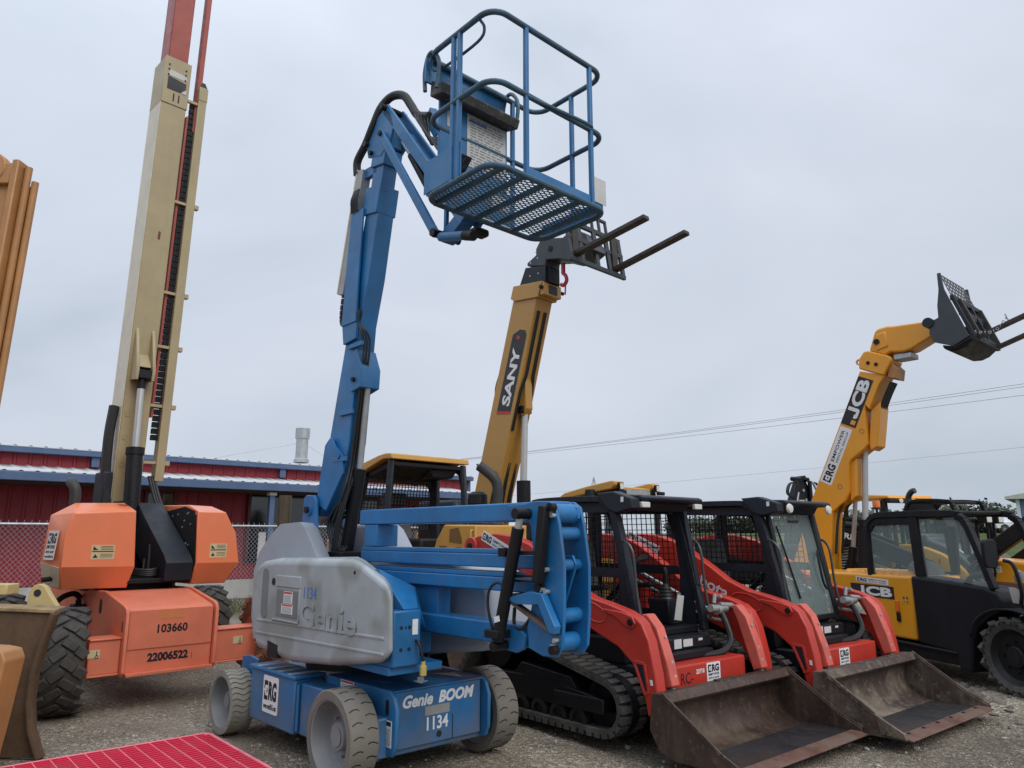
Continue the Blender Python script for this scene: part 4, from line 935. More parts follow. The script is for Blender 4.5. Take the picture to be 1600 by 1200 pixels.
MB().ext([(jx(7.76) + .012, cy - .12, 7.76), (jx(7.76) + .012, cy + .06, 7.76), (jx(7.85) + .012, cy + .13, 7.84), (jx(7.9) + .012, cy + .13, 7.92), (jx(7.95) + .012, cy - .12, 7.95)], (.004, 0, 0)).build('collar_window', INK, J)
MB().ext([(jx(7.80) + .0125, cy + .07, 7.76), (jx(7.8) + .0125, cy + .14, 7.76), (jx(7.83) + .0125, cy + .14, 7.83)], (.004, 0, 0)).build('torn_decal', OFFW, J)
MB().ext([(jx(7.97) + .0125, cy - .13, 7.96), (jx(7.97) + .0125, cy + .14, 7.96), (jx(8.05) + .0125, cy + .12, 8.03), (jx(8.05) + .0125, cy - .1, 8.05)], (.003, 0, 0)).build('torn_decal', OFFW, J)
MB().ext([(jx(5.62) + .0015, cy - .0, 5.60), (jx(5.62) + .0015, cy + .03, 5.59), (jx(5.7) + .0015, cy + .035, 5.70), (jx(5.7) + .0015, cy + .005, 5.71)], (.002, 0, 0)).build('boom_hole', mat('rust_shadow', (.16, .05, .03), .7), J)
jbox(8.2, 13.2, cy - .135, cy + .135, -.37, -.035).build('inner_boom', BOOMRED, J, .010)
jbox(7.3, 13.2, cy + .30, cy + .37, -.16, -.05).build('feed_tube', BOOMRED, J, .006)
jbox(2.36, 7.92, cy + .325, cy + .44, -.14, 0).build('chain_tray', CREAM, J, .006)
jbox(7.78, 7.99, cy + .32, cy + .445, -.10, .006).build('tray_end', CREAM, J, .01)
MB().ext([(jx(7.99), cy + .33, 7.97), (jx(7.99), cy + .44, 7.97), (jx(8.1) - .05, cy + .41, 8.09), (jx(8.1) - .05, cy + .37, 8.09)], (-.04, 0, 0)).build('tray_horn', BLACK, J)
jbox(3.2, 7.5, cy + .205, cy + .235, -.13, -.06).build('feed_bar', BOOMRED, J)
ch = MB(); z = 2.9
while z < 7.7:
    for y in (.245, .285): ch.add(*(lambda q: (q.v, q.f))(jbox(z, z + .07, cy + y, cy + y + .035, -.12, -.055)))
    z += .085
ch.build('energy_chain', BLACK, J)
mb = MB()
for z in (7.72, 6.2, 4.9, 4.15, 3.35, 2.60):
    mb.box(jx(z) - .06, jx(z) - .02, cy + .16, cy + .345, z - .02, z + .02)
    if z < 7: mb.box(jx(z) - .08, jx(z) - .01, cy + .44, cy + .50, z - .03, z + .03)
mb.build('tray_strap', CREAM, J, .003)
cl_ = MB()
for y in (-.125, .075): cl_.side([(jx(3.6) + .0, 3.64), (jx(3.6) + .20, 3.62), (jx(3.6) + .22, 3.76), (jx(4.2) + .06, 4.2), (jx(4.3), 4.34)], cy + y, cy + y + .04)
cl_.side([(jx(3.9) + .0, 3.80), (jx(3.9) + .14, 3.80), (jx(4) + .13, 3.83), (jx(4), 4.0)], cy - .084, cy + .074)
cl_.build('cylinder_clevis', CREAM, J, .006)
MB().box(jx(3.7) + .03, jx(3.7) + .19, cy - .084, cy + .074, 3.65, 3.76).build('clevis_block', BLACK, J, .006)
jc = MB().tube((jx(2.6) + .30, cy - .02, 1.85), (jx(2.8) + .2, cy - .02, 2.72), .095, 24).build('lift_cylinder', BLACK, J)
MB().tube((jx(2.8) + .205, cy - .02, 2.66), (jx(2.8) + .2, cy - .02, 2.75), .108, 24).build('cylinder_gland', BLACK, jc)
MB().tube((jx(2.8) + .2, cy - .02, 2.72), (jx(3.7) + .11, cy - .015, 3.62), .045, 20).build('cylinder_rod', STEEL, jc)
MB().tube((jx(3.6) + .115, cy - .015, 3.52), (jx(3.7) + .11, cy - .015, 3.68), .052, 16).build('rod_eye', BLACK, jc)
MB().path(smooth([(jx(2.8), cy - .23, 2.0), (jx(2.8) - .05, cy - .26, 2.4), (jx(3) - .1, cy - .26, 2.9), (jx(3) - .12, cy - .23, 3.3)]), .06, 8).build('cable_loop', HOSE, J)
MB().box(jx(2.1) - .3, jx(2.1) + .06, cy - .30, cy - .19, 1.95, 2.45).build('boom_trunnion', DARKG, J, .02)
mb = MB()
for z in (2.55, 2.9, 3.2): mb.lathe([(.03, 0), (.036, 0), (.036, .004), (.03, .004)], (jx(z) + .001, cy - .10, z), 'x', 16)
mb.build('weld_ring', CREAM, J)
# ---------------------------------------------------------------- tan dump body and worn blade at the left edge
T = thing('dump_body', 'rusty tan steel dump body tipped up high at the left edge of the yard', 'dump body', (-5.3, 6.6, 0), -45)
# local frame: built in world axes then rotated back so the tipped body leans the way the photo shows
def ex(z): return -4.485 + .030 * (z - 2.6)
Ti = (Matrix.Translation((-5.3, 6.6, 0)) @ Matrix.Rotation(R(-45), 4, 'Z')).inverted()
class WB(MB):
    def w(s): s.v = [tuple(Ti @ Vector(p)) for p in s.v]; return s
EX = lambda x, y, z: (x + .032 * (z - 2.8), y, z)
def slab(x0, x1, y0, y1, z0, z1):
    b = WB().box(x0, x1, y0, y1, z0, z1); b.v = [EX(*p) for p in b.v]; return b.w()
slab(-6.9, -4.73, 6.36, 6.42, .55, 5.0).build('tipped_floor', TAN, T, .006)
slab(-4.735, -4.672, 6.30, 6.44, .5, 5.10).build('edge_channel', TAN, T, .012)
slab(-6.9, -4.736, 6.31, 6.365, 4.86, 5.07).build('edge_channel', TAN, T, .012)
slab(-4.670, -4.60, 6.46, 6.50, .5, 4.9).build('edge_gap', TAN, T)
b = WB(); b.tube((-4.636 + .032 * (.5 - 2.8), 6.40, .5), (-4.636 + .032 * (5.06 - 2.8), 6.40, 5.06), .032, 14); b.w().build('edge_tube', TAN, T)
b = WB(); b.tube((-4.582 + .032 * (.5 - 2.8), 6.44, .5), (-4.582 + .032 * (4.93 - 2.8), 6.44, 4.93), .031, 14); b.w().build('edge_tube', TAN, T)
b = WB(); b.lathe([(.001, 0), (.16, 0), (.16, .10), (.001, .10)], (-4.95, 6.30, 5.02), 'y', 28); b.v = [EX(*p) for p in b.v]; b.w().build('hinge_boss', TAN, T, .01)
slab(-6.7, -5.2, 6.45, 7.4, .0, .55).build('sub_frame', TAN, T, .02)
b = WB(); b.bar((-6.0, 7.3, .4), (-5.9, 6.5, 3.2), .14, .14); b.w().build('tip_ram', BLACK, T)
Bl = thing('dozer_blade', 'weathered brown steel blade with tan pad eye standing beside the red pallet', 'blade', (-3.75, 6.05, 0), -45)
Bi = (Matrix.Translation((-3.75, 6.05, 0)) @ Matrix.Rotation(R(-45), 4, 'Z')).inverted()
class WC(MB):
    def w(s): s.v = [tuple(Bi @ Vector(p)) for p in s.v]; return s
ed = [(-3.585, 1.055), (-3.64, .86), (-3.69, .62), (-3.695, .40), (-3.66, .20), (-3.60, .06), (-3.57, .0)]
WC().ext([(-5.6, 6.05, 0), (-5.6, 6.05, 1.13)] + [(x, 6.05, z) for x, z in ed], (0, .05, 0)).w().build('blade_face', WORN, Bl, .006)
b = WC().path([(x - .012, 6.02, z) for x, z in ed], .024, 8); b.w().build('edge_bead', WORN, Bl)
WC().ext([(-5.6, 6.03, 1.13), (-3.60, 6.03, 1.055), (-3.62, 6.22, 1.065), (-5.6, 6.22, 1.14)], (0, 0, .03)).w().build('top_flange', mat('muddy_tan_paint', (.26, .18, .09), .8, var=.35, vscale=8, dirt=.8, dcol=(.12, .085, .055), dscale=9), Bl, .006)
b = WC(); lug = [(-4.01, 1.07), (-4.0, 1.20), (-3.97, 1.25), (-3.925, 1.265), (-3.88, 1.245), (-3.76, 1.08)]
b.ext([(x, 6.32, z) for x, z in lug], (0, .06, 0)); b.w().build('pad_eye', mat('yellow_cream_paint', (.50, .38, .16), .5, var=.15, dirt=.4, dcol=(.25, .18, .09)), Bl, .006)
b = WC().lathe([(.001, 0), (.030, 0), (.030, .066), (.001, .066)], (-3.93, 6.317, 1.19), 'y', 20); b.w().build('eye_hole', INK, Bl)
WC().box(-5.6, -4.20, 6.34, 6.5, 1.17, 1.26).w().build('push_beam', mat('yellow_cream_paint', (.50, .38, .16), .5), Bl, .01)
Tf = thing('loader_arm_end', 'scuffed tan steel arm end in the bottom left corner', 'arm', (-3.9, 5.3, 0), -45)
Tfi = (Matrix.Translation((-3.9, 5.3, 0)) @ Matrix.Rotation(R(-45), 4, 'Z')).inverted()
b = MB().ext([(-5.0, 5.25, 0), (-5.0, 5.25, .98), (-3.54, 5.25, .90), (-3.455, 5.25, .885), (-3.425, 5.25, .82), (-3.48, 5.25, .4), (-3.54, 5.25, 0)], (0, .22, 0)); b.v = [tuple(Tfi @ Vector(p)) for p in b.v]
b.build('arm_plate', TAN, Tf, .015, 3)
b = MB().lathe([(.001, 0), (.07, 0), (.07, .03), (.001, .03)], (-3.72, 5.218, .83), 'y', 20); b.v = [tuple(Tfi @ Vector(p)) for p in b.v]; b.build('pin_boss', TAN, Tf)
# ---------------------------------------------------------------- red plastic pallet
Pl = thing('plastic_pallet', 'red plastic grid pallet lying on the gravel in the lower left corner', 'pallet', (-2.39, 6.23, 0), 41)
mb = MB(); LX, LY = 1.42, 1.26
mb2 = MB()
for k in range(24): y = -.012 - k * (LY - .03) / 23; mb.box(-LX + .02, -.02, y - .008, y + .006, .09, .137)
mb.build('deck_rib', PALR, Pl)
for k in range(14): x = -.012 - k * (LX - .03) / 13; mb2.box(x - .004, x + .004, -LY + .02, -.02, .09, .1385)
mb2.build('cross_rib', PALP, Pl)
mb = MB(); mb.path([(-LX / 2 + a, -LY / 2 + b, .128) for a, b in rrect(LX / 2, LY / 2, .06, 5)], .014, 8, True); mb.build('edge_rim', PALP, Pl)
mb = MB()
for x in (-.1, -.65, -1.2):
    for y in (-.1, -.61, -1.12): mb.box(x - .07, x + .07, y - .07, y + .07, 0, .104)
mb.build('foot_block', PALR, Pl, .01)
MB().box(-LX + .01, -.01, -LY + .01, -.01, .06, .064).build('lower_deck', mat('shaded_dirty_red_plastic', (.16, .008, .018), .7, var=.4, dirt=.9, dcol=(.09, .065, .05)), Pl)  # shade between the ribs and dirt both put into this darker red
# ================================================================ red compact track loaders
GRPK = 'red compact track loaders parked side by side'
def loader(loc, yaw, label, door, bmat, lipm, teeth):
    K = thing('track_loader', label, 'track loader', loc, yaw, GRPK)
    for s in (-1, 1):
        y0, y1 = sorted((s * .84, s * .53))
        rubber_track(K, [(-.04, .315, .235), (-.04 - 1.42, .64, .22), (-1.80, .27, .19), (-.20, .255, .175)], y0, y1, TYRED, .032, .032, .085)
        yo = s * .80
        MB().side([(-1.60, .42), (-.62, .45), (-.46, .41), (-.04, .36), (-.04, .27), (-.5, .24), (-1.65, .24)], min(yo, s * .58), max(yo, s * .58)).build('track_frame', BLACK, K, .01)
        MB().box(-.60, -.03, min(s * .80, s * .825), max(s * .80, s * .825), .25, .37).build('tensioner_cover', BLACK, K, .012)
        MB().side([(-1.15, .43), (-.35, .40), (-.42, .49), (-1.05, .54)], min(yo, s * .6), max(yo, s * .6)).build('frame_cover', BLACK, K, .01)
        rl = MB()
        for a in (-1.55, -1.30, -1.06, -.82, -.58, -.34): rl.lathe([(.001, 0), (.085, 0), (.10, .02), (.10, .06), (.08, .07), (.08, .16), (.10, .17), (.10, .22), (.06, .225), (.06, .20), (.001, .20)], (a, s * .58, .165), 'y', 20, s)
        rl.build('roller', mat('worn_roller', (.035, .033, .03), .45, metal=.5), K)
        MB().lathe([(.06, .05), (.23, .05), (.24, .09), (.24, .15), (.20, .16), (.18, .13), (.06, .13)], (-.04, s * .58, .315), 'y', 32, s).build('idler_wheel', BLACK, K)
        MB().lathe([(.001, .05), (.21, .05), (.21, .16), (.001, .16)], (-1.46, s * .58, .64), 'y', 16, s).build('sprocket', BLACK, K)
    MB().box(-2.05, .16, -.50, .50, .24, .60).build('chassis', DARKG, K, .015)
    MB().box(-2.05, -.05, -.52, .52, .60, .80).build('chassis_top', BLACK, K, .015)
    # engine housing
    MB().side([(-2.12, .70), (-2.20, 1.0), (-2.12, 1.42), (-1.95, 1.55), (-1.38, 1.50), (-1.30, .70)], -.50, .50).build('engine_hood', DARKG, K, .03, 3)
    MB().side([(-2.05, 1.16), (-1.40, 1.0), (-1.38, .74), (-1.72, .78), (-1.90, .95)], -.515, -.501).build('model_panel', RED, K, .004)
    text('lettering', 'SVL', (-1.66, -.516, 1.01), XF, ZF, .30, .10, WHITE, K, .03); text('lettering', '65-2', (-1.63, -.516, .88), XF, ZF, .34, .10, WHITE, K, .03)
    # lift arms
    arm = [(-1.86, 1.53), (-1.80, 1.62), (-1.70, 1.655), (-1.42, 1.68), (-1.18, 1.655), (-.92, 1.58), (-.55, 1.36), (-.36, 1.235), (-.13, 1.145), (.03, 1.115), (.22, 1.07), (.32, 1.03), (.38, .985), (.445, .86), (.50, .62), (.52, .44), (.455, .33), (.415, .315), (.375, .50), (.275, .68), (.13, .79), (-.10, .875), (-.30, .955), (-.62, 1.115), (-1.0, 1.31), (-1.30, 1.42), (-1.66, 1.43), (-1.80, 1.45)]
    for s in (-1, 1):
        y0, y1 = sorted((s * .81, s * .70)); yo = s * .81
        a_ = MB().side(arm, y0, y1).build('lift_arm', RED, K, .012, 2)
        MB().lathe([(.001, 0), (.095, 0), (.095, .16), (.001, .16)], (-1.78, s * .68, 1.545), 'y', 24, s).build('pivot_boss', RED, a_, .006)
        MB().lathe([(.001, .161), (.04, .161), (.04, .17), (.001, .17)], (-1.78, s * .68, 1.545), 'y', 16, s).build('pivot_pin', BLACK, a_)
        MB().side([(.0, 1.075), (.20, 1.06), (.30, 1.035), (.33, .985), (.30, .945), (.24, .95), (.12, 1.02), (.0, 1.05)], *sorted((yo, yo + s * .018))).build('pin_boss', RED, a_, .006)
        MB().lathe([(.001, 0), (.026, 0), (.026, .03), (.001, .03)], (.285, yo, .99), 'y', 16, s).build('pivot_pin', BLACK, a_)
        # raised swage outline and the triangular window low on the arm
        tri = [(.30, .70), (.40, .695), (.435, .50), (.40, .47)]
        fr_ = MB()
        for p, q in zip(tri, tri[1:] + tri[:1]): fr_.bar((p[0], yo + s * .004, p[1]), (q[0], yo + s * .004, q[1]), .022, .018, (0, 1, 0))
        fr_.build('window_rim', RED, a_, .003)
        swp = [(-.32, 1.065), (-.26, 1.112), (-.14, 1.11), (-.03, 1.07), (.015, 1.02), (-.01, .975), (-.08, .96), (-.20, .99), (-.29, 1.03)]
        sw_ = smooth([(a_0, yo, z_0) for a_0, z_0 in swp + swp[:1]], 4); MB().path(sw_, .008, 6).build('swage_line', RED, a_)
        MB().side(tri, *sorted((yo + s * .001, yo + s * .003))).build('arm_window', INK, a_)
        MB().side([(.445, .585), (.47, .585), (.475, .545), (.45, .545)], *sorted((yo + s * .001, yo + s * .003))).build('decal', WHITE, a_)
        # tilt cylinder guard in front of the arm
        g_ = [(.27, 1.04), (.33, 1.045), (.42, .95), (.51, .70), (.55, .53), (.46, .50), (.40, .68), (.33, .90)]
        y0, y1 = sorted((s * .675, s * .575))
        gd = MB().side(g_, y0, y1).build('cylinder_guard', REDF, K, .012, 3)
        bt = MB()
        for a, z in ((.42, .86), (.475, .68), (.50, .58)): bt.tube((a + .035, s * .61, z + .02), (a + .012, s * .61, z + .012), .012, 8)
        bt.build('guard_bolt', GALV, gd)
        MB().tube((.48, s * .62, .56), (.53, s * .62, .44), .034, 14).build('tilt_rod', mat('oily_rod', (.09, .085, .08), .4, metal=.5), K)
        MB().box(.38, .495, *sorted((s * .54, s * .68)), .30, .42).build('coupler_lug', BLACK, K, .01)
        MB().tube((-1.35, s * .62, .75), (-.20, s * .64, 1.0), .045, 12).build('lift_cylinder', BLACK, K)
        MB().box(-2.0, -1.55, *sorted((s * .52, s * .66)), .80, 1.50).build('arm_tower', RED, K, .015)
    plate_c = (-1.12, -.8125, 1.565)
    rental_decal((-1.40, -.8125, 1.58), (.93, 0, -.36), (.36, 0, .93), .46, .10, K, 'wide')
    text('lettering', 'Kubota', (-.61, -.811, 1.205), (.925, 0, -.38), (.38, 0, .925), .56, .115, WHITE, K, .02) if door else None
    # cross member, step and labels
    cm = MB().box(.22, .40, -.555, .555, .44, .63).build('cross_member', RED, K, .015, 3)
    rental_decal((.402, .07 if not door else -.10, .535), YF, ZF, .19, .165, K, 'tall')
    if not door:
        text('lettering', 'RC-', (.401, -.29, .53), YF, ZF, .16, .085, INK, K, .0); text('lettering', '23710', (.401, -.11, .565), YF, ZF, .11, .036, WHITE, K, .03)
    MB().box(.05, .26, -.44, .30, .632, .70).build('step_tread', BLACKP, K, .015)
    st = MB().box(-.05, .19, -.40, .36, .70, .80).build('step_box', BLACKP, K, .012)
    plate('decal', (.192, -.12, .755), YF, ZF, .10, .075, OFFW, K); plate('decal', (.192, .02, .755), YF, ZF, .13, .06, OFFW, K); plate('decal', (.192, .2, .77), YF, ZF, .06, .02, OFFW, K)
    # cab
    tube_ = [(-1.28, .95), (-1.30, 1.7), (-1.26, 1.92), (-1.15, 1.985), (-.45, 1.985), (-.32, 1.965), (-.22, 1.90), (-.15, 1.78), (.03, 1.05), (.06, .82)]
    for s in (-1, 1):
        y = s * .45
        P = smooth([(a, y, z) for a, z in tube_], 5)
        fb = MB()
        for p, q in zip(P, P[1:]): fb.bar(p, q + (q - p) * .12, .055, .075, (0, 1, 0))
        fb.build('roll_frame', DARKG, K, .012, 2)
        sf = MB(); yy = sorted((s * .435, s * .425))
        sf.side([(-1.25, 1.955), (-.42, 1.955), (-.30, 1.92), (-.26, 1.86), (-1.25, 1.88)], *yy)
        sf.side([(-.27, 1.86), (-.19, 1.86), (-.03, 1.20), (.0, .86), (-.16, .86), (-.16, 1.30), (-.20, 1.6)], *yy)
        sf.side([(-1.25, 1.375), (-.18, 1.375), (-.16, 1.30), (-1.25, 1.30)], *yy); sf.side([(-1.25, .96), (-.17, .96), (-.17, .86), (-1.25, .86)], *yy)
        sf.side([(-1.25, 1.88), (-1.17, 1.88), (-1.17, .9), (-1.25, .9)], *yy); sf.side([(-.30, 1.86), (-.24, 1.80), (-.23, 1.70), (-.27, 1.86)], *yy)
        sf.build('side_panel', DARKG, K)
        gm_ = MB(); grid_mesh(gm_, [(-1.17, s * .43, 1.375), (-.22, s * .43, 1.375), (-.25, s * .43, 1.88), (-1.17, s * .43, 1.88)], 15, 9, .007)
        grid_mesh(gm_, [(-1.17, s * .43, .96), (-.165, s * .43, .96), (-.165, s * .43, 1.30), (-1.17, s * .43, 1.30)], 16, 6, .007)
        gm_.build('window_guard', BLACK, K)
    rg = MB(); grid_mesh(rg, [(-1.26, -.42, 1.5), (-1.26, .42, 1.5), (-1.24, .42, 1.9), (-1.24, -.42, 1.9)], 14, 7, .006); rg.build('rear_guard', BLACK, K)
    MB().side([(-1.30, 1.975), (-1.28, 2.005), (-.28, 2.01), (-.10, 1.985), (-.10, 1.955), (-1.3, 1.95)], -.42, .42).build('cab_roof', DARKG, K, .01)
    vs = MB().side([(-.28, 2.02), (.06, 2.005), (.10, 1.985), (.085, 1.955), (-.05, 1.95), (-.10, 1.87), (-.28, 1.93)], -.40, .48).build('roof_visor', DARKG, K, .012)
    MB().side([(-.34, 2.03), (-.14, 2.04), (.07, 1.97), (.07, 1.885), (-.10, 1.85), (-.20, 1.88)], -.52, -.401).build('visor_bracket', DARKG, K, .01)
    plate('decal', (-.03, -.521, 1.965), XF, ZF, .03, .045, WHITE, K)
    for y in (-.345, .415): 
        if door: MB().lathe([(.001, 0), (.045, 0), (.05, .012), (.04, .03), (.001, .035)], (.085, y, 1.92), 'x', 20).build('work_light', LENS, K)
        else: MB().box(.055, .095, y - .055, y + .055, 1.895, 1.945).build('work_light', LENS, K, .008)
    MB().bar((-.13, .45, 1.9), (.0, .45, 1.2), .07, .06, (0, 1, 0)).build('front_post', DARKG, K, .01)
    if door:
        gl = MB().ext([(-.13, -.38, 1.90), (-.13, .40, 1.90), (.075, .40, .88), (.075, -.38, .88)], (.006, 0, .001)).build('door_glass', GLASS, K)
        df = MB(); c4 = [(-.13, -.40, 1.92), (-.13, .42, 1.92), (.08, .42, .86), (.08, -.40, .86)]
        for p, q in zip(c4, c4[1:] + c4[:1]): df.bar(p, q, .05, .04, (1, 0, 0))
        df.build('door_frame', BLACK, K, .01)
        MB().bar((-.10, -.05, 1.80), (-.10, .14, 1.80), .015, .02).build('wiper_motor', BLACK, K); MB().tube((-.07, -.33, 1.75), (.06, -.20, 1.05), .01, 6).build('wiper_arm', BLACK, K)
        MB().path(smooth([(-.02, .34, 1.5), (.03, .25, 1.44), (.06, .26, 1.2), (.07, .31, 1.12)]), .012, 6).build('door_handle', BLACK, K)
    # inside
    sb = MB(); sb.box(-.95, -.50, -.25, .25, .86, 1.0); sb.build('seat', SEAT, K, .04, 3)
    MB().ext([(-.98, -.24, 1.0), (-.98, .24, 1.0), (-1.08, .22, 1.62), (-1.08, -.22, 1.62)], (-.11, 0, 0)).build('seat_back', SEAT, K, .03, 3)
    MB().box(-1.2, .02, -.42, .42, .80, .86).build('cab_floor', BLACKP, K, .01)
    for y in (-.30, .30):
        MB().hull([(-.32, y - .11, .86), (-.12, y - .11, .86), (-.12, y + .11, .86), (-.32, y + .11, .86), (-.40, y - .09, 1.08), (-.15, y - .09, 1.08), (-.15, y + .09, 1.08), (-.40, y + .09, 1.08)]).build('control_pod', BLACKP, K, .012)
        MB().lathe([(.075, 0), (.065, .02), (.072, .03), (.055, .05), (.062, .06), (.045, .08), (.05, .09), (.028, .12), (.024, .16), (.001, .16)], (-.24, y, 1.08), 'z', 20).build('lever_boot', HOSE, K)
        MB().path(smooth([(-.24, y, 1.2), (-.235, y, 1.30), (-.25, y, 1.36)]), .026, 10, r1=.03).build('control_lever', BLACK, K)
        MB().bar((-.85, y * 1.1, 1.16), (-.42, y * 1.1, 1.20), .08, .05).build('arm_rest', BLACK, K, .015)
    MB().path(smooth([(-.62, -.10, 1.05), (-.40, -.14, 1.22), (-.25, -.12, 1.42), (-.22, .0, 1.46)]), .03, 10).build('lap_bar', BLACK, K)
    tg = MB().ext([(-.02, .12, .92), (-.04, .25, .90), (.0, .25, 1.12), (.02, .13, 1.14)], (.003, 0, 0)).build('paper_tag', OFFW, K) if not door else None
    # grab rails
    for y in (-.47, .50):
        MB().path(smooth([(-.10, y, 1.62), (-.03, y + (.01 if y > 0 else -.01), 1.60), (.03, y, 1.50), (.055, y, 1.2), (.10, y, .92)]), .013, 8).build('grab_rail', mat('worn_black_rail', (.06, .06, .06), .35, metal=.4), K)
    # hydraulic coupler and hoses on the far arm
    hc = MB(); hc.tube((.20, .36, 1.02), (.20, .60, 1.0), .034, 14); hc.tube((.20, .50, 1.04), (.20, .72, 1.02), .026, 12); hc.tube((.20, .42, 1.06), (.20, .44, 1.14), .018, 8); hc.tube((.17, .48, 1.10), (.24, .48, 1.12), .016, 8); hc.lathe([(.001, 0), (.042, 0), (.042, .05), (.001, .05)], (.20, .45, 1.0), 'y', 12)
    hc.build('hydraulic_coupler', ALU, K)
    MB().path(smooth([(.20, .52, .98), (.25, .52, .88), (.30, .50, .74), (.28, .40, .66), (.24, .20, .645), (.2, .0, .66)]), .028, 8).build('hydraulic_hose', HOSE, K)
    MB().path(smooth([(-.9, .56, 1.35), (-.4, .56, 1.15), (.0, .56, 1.0), (.18, .56, 1.0)]), .018, 8).build('hydraulic_pipe', STEEL, K); MB().path(smooth([(-.9, .54, 1.26), (-.4, .54, 1.07), (.0, .54, .93), (.2, .55, .9)]), .014, 8).build('hydraulic_pipe', STEEL, K)
    if door: MB().ext([(.16, .60, 1.0), (.20, .68, .98), (.27, .68, .86), (.22, .60, .88)], (.003, 0, .003)).build('paper_tag', mat('green_white_tag', (.55, .62, .5), .6, var=.3, vscale=20), K)
    # bucket
    Bk = bpy.data.objects.new('bucket', None); S.collection.objects.link(Bk); Bk.parent = K
    sp = [(.51, .505), (.60, .515), (1.08, .20), (1.24, .125), (1.25, .085), (.70, .075), (.56, .12), (.48, .25)]
    for s in (-1, 1):
        MB().side(sp, *sorted((s * .875, s * .857))).build('bucket_side', bmat, Bk, .003)
        e_ = MB(); e_.bar((.60, s * .872, .512), (1.08, s * .872, .197), .034, .018, (0, 1, 0)); e_.bar((1.08, s * .872, .197), (1.24, s * .872, .122), .034, .016, (0, 1, 0)); e_.build('side_edge', bmat, Bk, .003)
        if teeth:
            tb = MB()
            for k in range(4): tb.side([(1.02 + .055 * k, .255 - .028 * k), (1.075 + .055 * k, .225 - .028 * k), (1.12 + .045 * k, .12 - .008 * k), (1.06 + .045 * k, .10)], *sorted((s * .878, s * .902)))
            tb.build('side_cutter', bmat, Bk, .004)
    rows_ = [[(w[0], y, w[1]) for w in [(v[0], v[2]) for v in smooth([(.565, 0, .49), (.53, 0, .40), (.525, 0, .28), (.56, 0, .18), (.63, 0, .115), (.74, 0, .09), (.78, 0, .089)], 4)]] for y in (-.857, -.43, 0, .43, .857)]
    MB().sheet(rows_).build('bucket_shell', bmat, Bk, solid=.014, ang=60)
    MB().box(.782, 1.149, -.856, .856, .081, .0965).build('bucket_floor', FLOORM, Bk)
    MB().side([(.50, .505), (.605, .515), (.65, .455), (.62, .43), (.50, .44)], -.856, .856).build('top_rail', bmat, Bk, .006)
    MB().side([(1.15, .085), (1.15, .105), (1.23, .106), (1.29, .094), (1.29, .086)], -.862, .862).build('cutting_edge', lipm, Bk, .002)
    if teeth:
        bt = MB()
        for k in range(6): bt.lathe([(.001, 0), (.018, 0), (.014, .008), (.001, .009)], (1.19, -.7 + .28 * k, .106), 'z', 10)
        bt.build('edge_bolt', BLACK, Bk)
    else: MB().box(.535, .60, -.13, .13, .512, .522).build('weld_patch', bmat, Bk, .003)
    MB().box(.36, .50, -.55, .55, .14, .42).build('quick_coupler', BLACK, Bk, .015)
    return K
loader((1.372, 6.781, 0), -49.5, 'red track loader with open front cab and brown bucket, right beside the blue boom lift', False, BUCKET, LIP, False)
loader((2.954, 7.685, 0), -50.5, 'red track loader with glass cab door and muddy bucket, beside the yellow and black telehandler', True, BUCKETM, LIP, True)
# ================================================================ yellow and black telehandler (right)
C = thing('telehandler', 'yellow and black telehandler with boom raised and pallet forks high at the right', 'telehandler', (6.014, 8.32, 0), -76)
for x, y, o in ((.0, -.66, -1), (.0, .72, 1), (-2.55, -.66, -1), (-2.55, .72, 1)):
    wheel(C, x, y, .405, .405, .30, o, TYRED, BLACK, 'lug', .70, nl=15)
# air holes round the solid tyre
mb = MB()
for k in range(30):
    a = 2 * math.pi * k / 30; mb.tube((.345 * math.cos(a), -.808, .405 + .345 * math.sin(a)), (.345 * math.cos(a), -.800, .405 + .345 * math.sin(a)), .014, 10)
mb.build('tyre_hole', INK, C)
MB().box(-3.6, .3, -.48, .55, .34, .75).build('chassis', BLACK, C, .02)
MB().side([(-4.1, .62), (-3.98, 1.08), (-3.85, 1.145), (-1.32, 1.165), (-1.33, .40), (-1.95, .40), (-2.1, .46), (-2.3, .60), (-2.75, .62), (-3.0, .52), (-4.0, .50)], -.78, -.02).build('engine_cover', YEL, C, .035, 4)
rb = MB()
for k in range(7): x = -2.55 + .155 * k; rb.hull([(x - .07, -.755, 1.14), (x + .07, -.755, 1.14), (x - .07, -.1, 1.14), (x + .07, -.1, 1.14), (x, -.72, 1.215), (x, -.14, 1.215)])
rb.build('cover_rib', YEL, C, .012, 2)
MB().side([(-2.75, .60), (-2.35, .585), (-2.15, .49), (-1.98, .41), (-1.72, .375), (-.72, .36), (-.72, .33), (-1.75, .34), (-2.05, .36), (-2.3, .5), (-2.75, .52)], -.80, -.5).build('side_skirt', BLACKP, C, .012)
MB().box(-2.0, -.62, -.74, -.3, .20, .355).build('lower_tank', BLACK, C, .02)
door = [(-1.325, 1.168), (-1.20, 1.165), (-.28, 1.10), (-.10, 1.05), (-.06, .98), (-.08, .86), (-.22, .80), (-.42, .66), (-.50, .50), (-.55, .16), (-.72, .16), (-.74, .345), (-1.30, .385)]
MB().side(door, -.785, -.35).build('door_panel', BLACKP, C, .03, 4)
mg = smooth([(-.50, -.70, .56), (-.40, -.74, .74), (-.2, -.76, .86), (.05, -.76, .89), (.25, -.76, .85), (.40, -.75, .74)], 4)
MB().sheet([[(p.x, y, p.z) for p in mg] for y in (-.82, -.50)]).build('mudguard', BLACKP, C, solid=.02)
MB().side([(-.10, .55), (-.08, 1.0), (.22, .95), (.62, .86), (.66, .55)], -.46, .1).build('front_frame', YEL, C, .02)
MB().box(.2, .28, -.62, -.5, .86, .98).build('front_post', BLACK, C, .01)
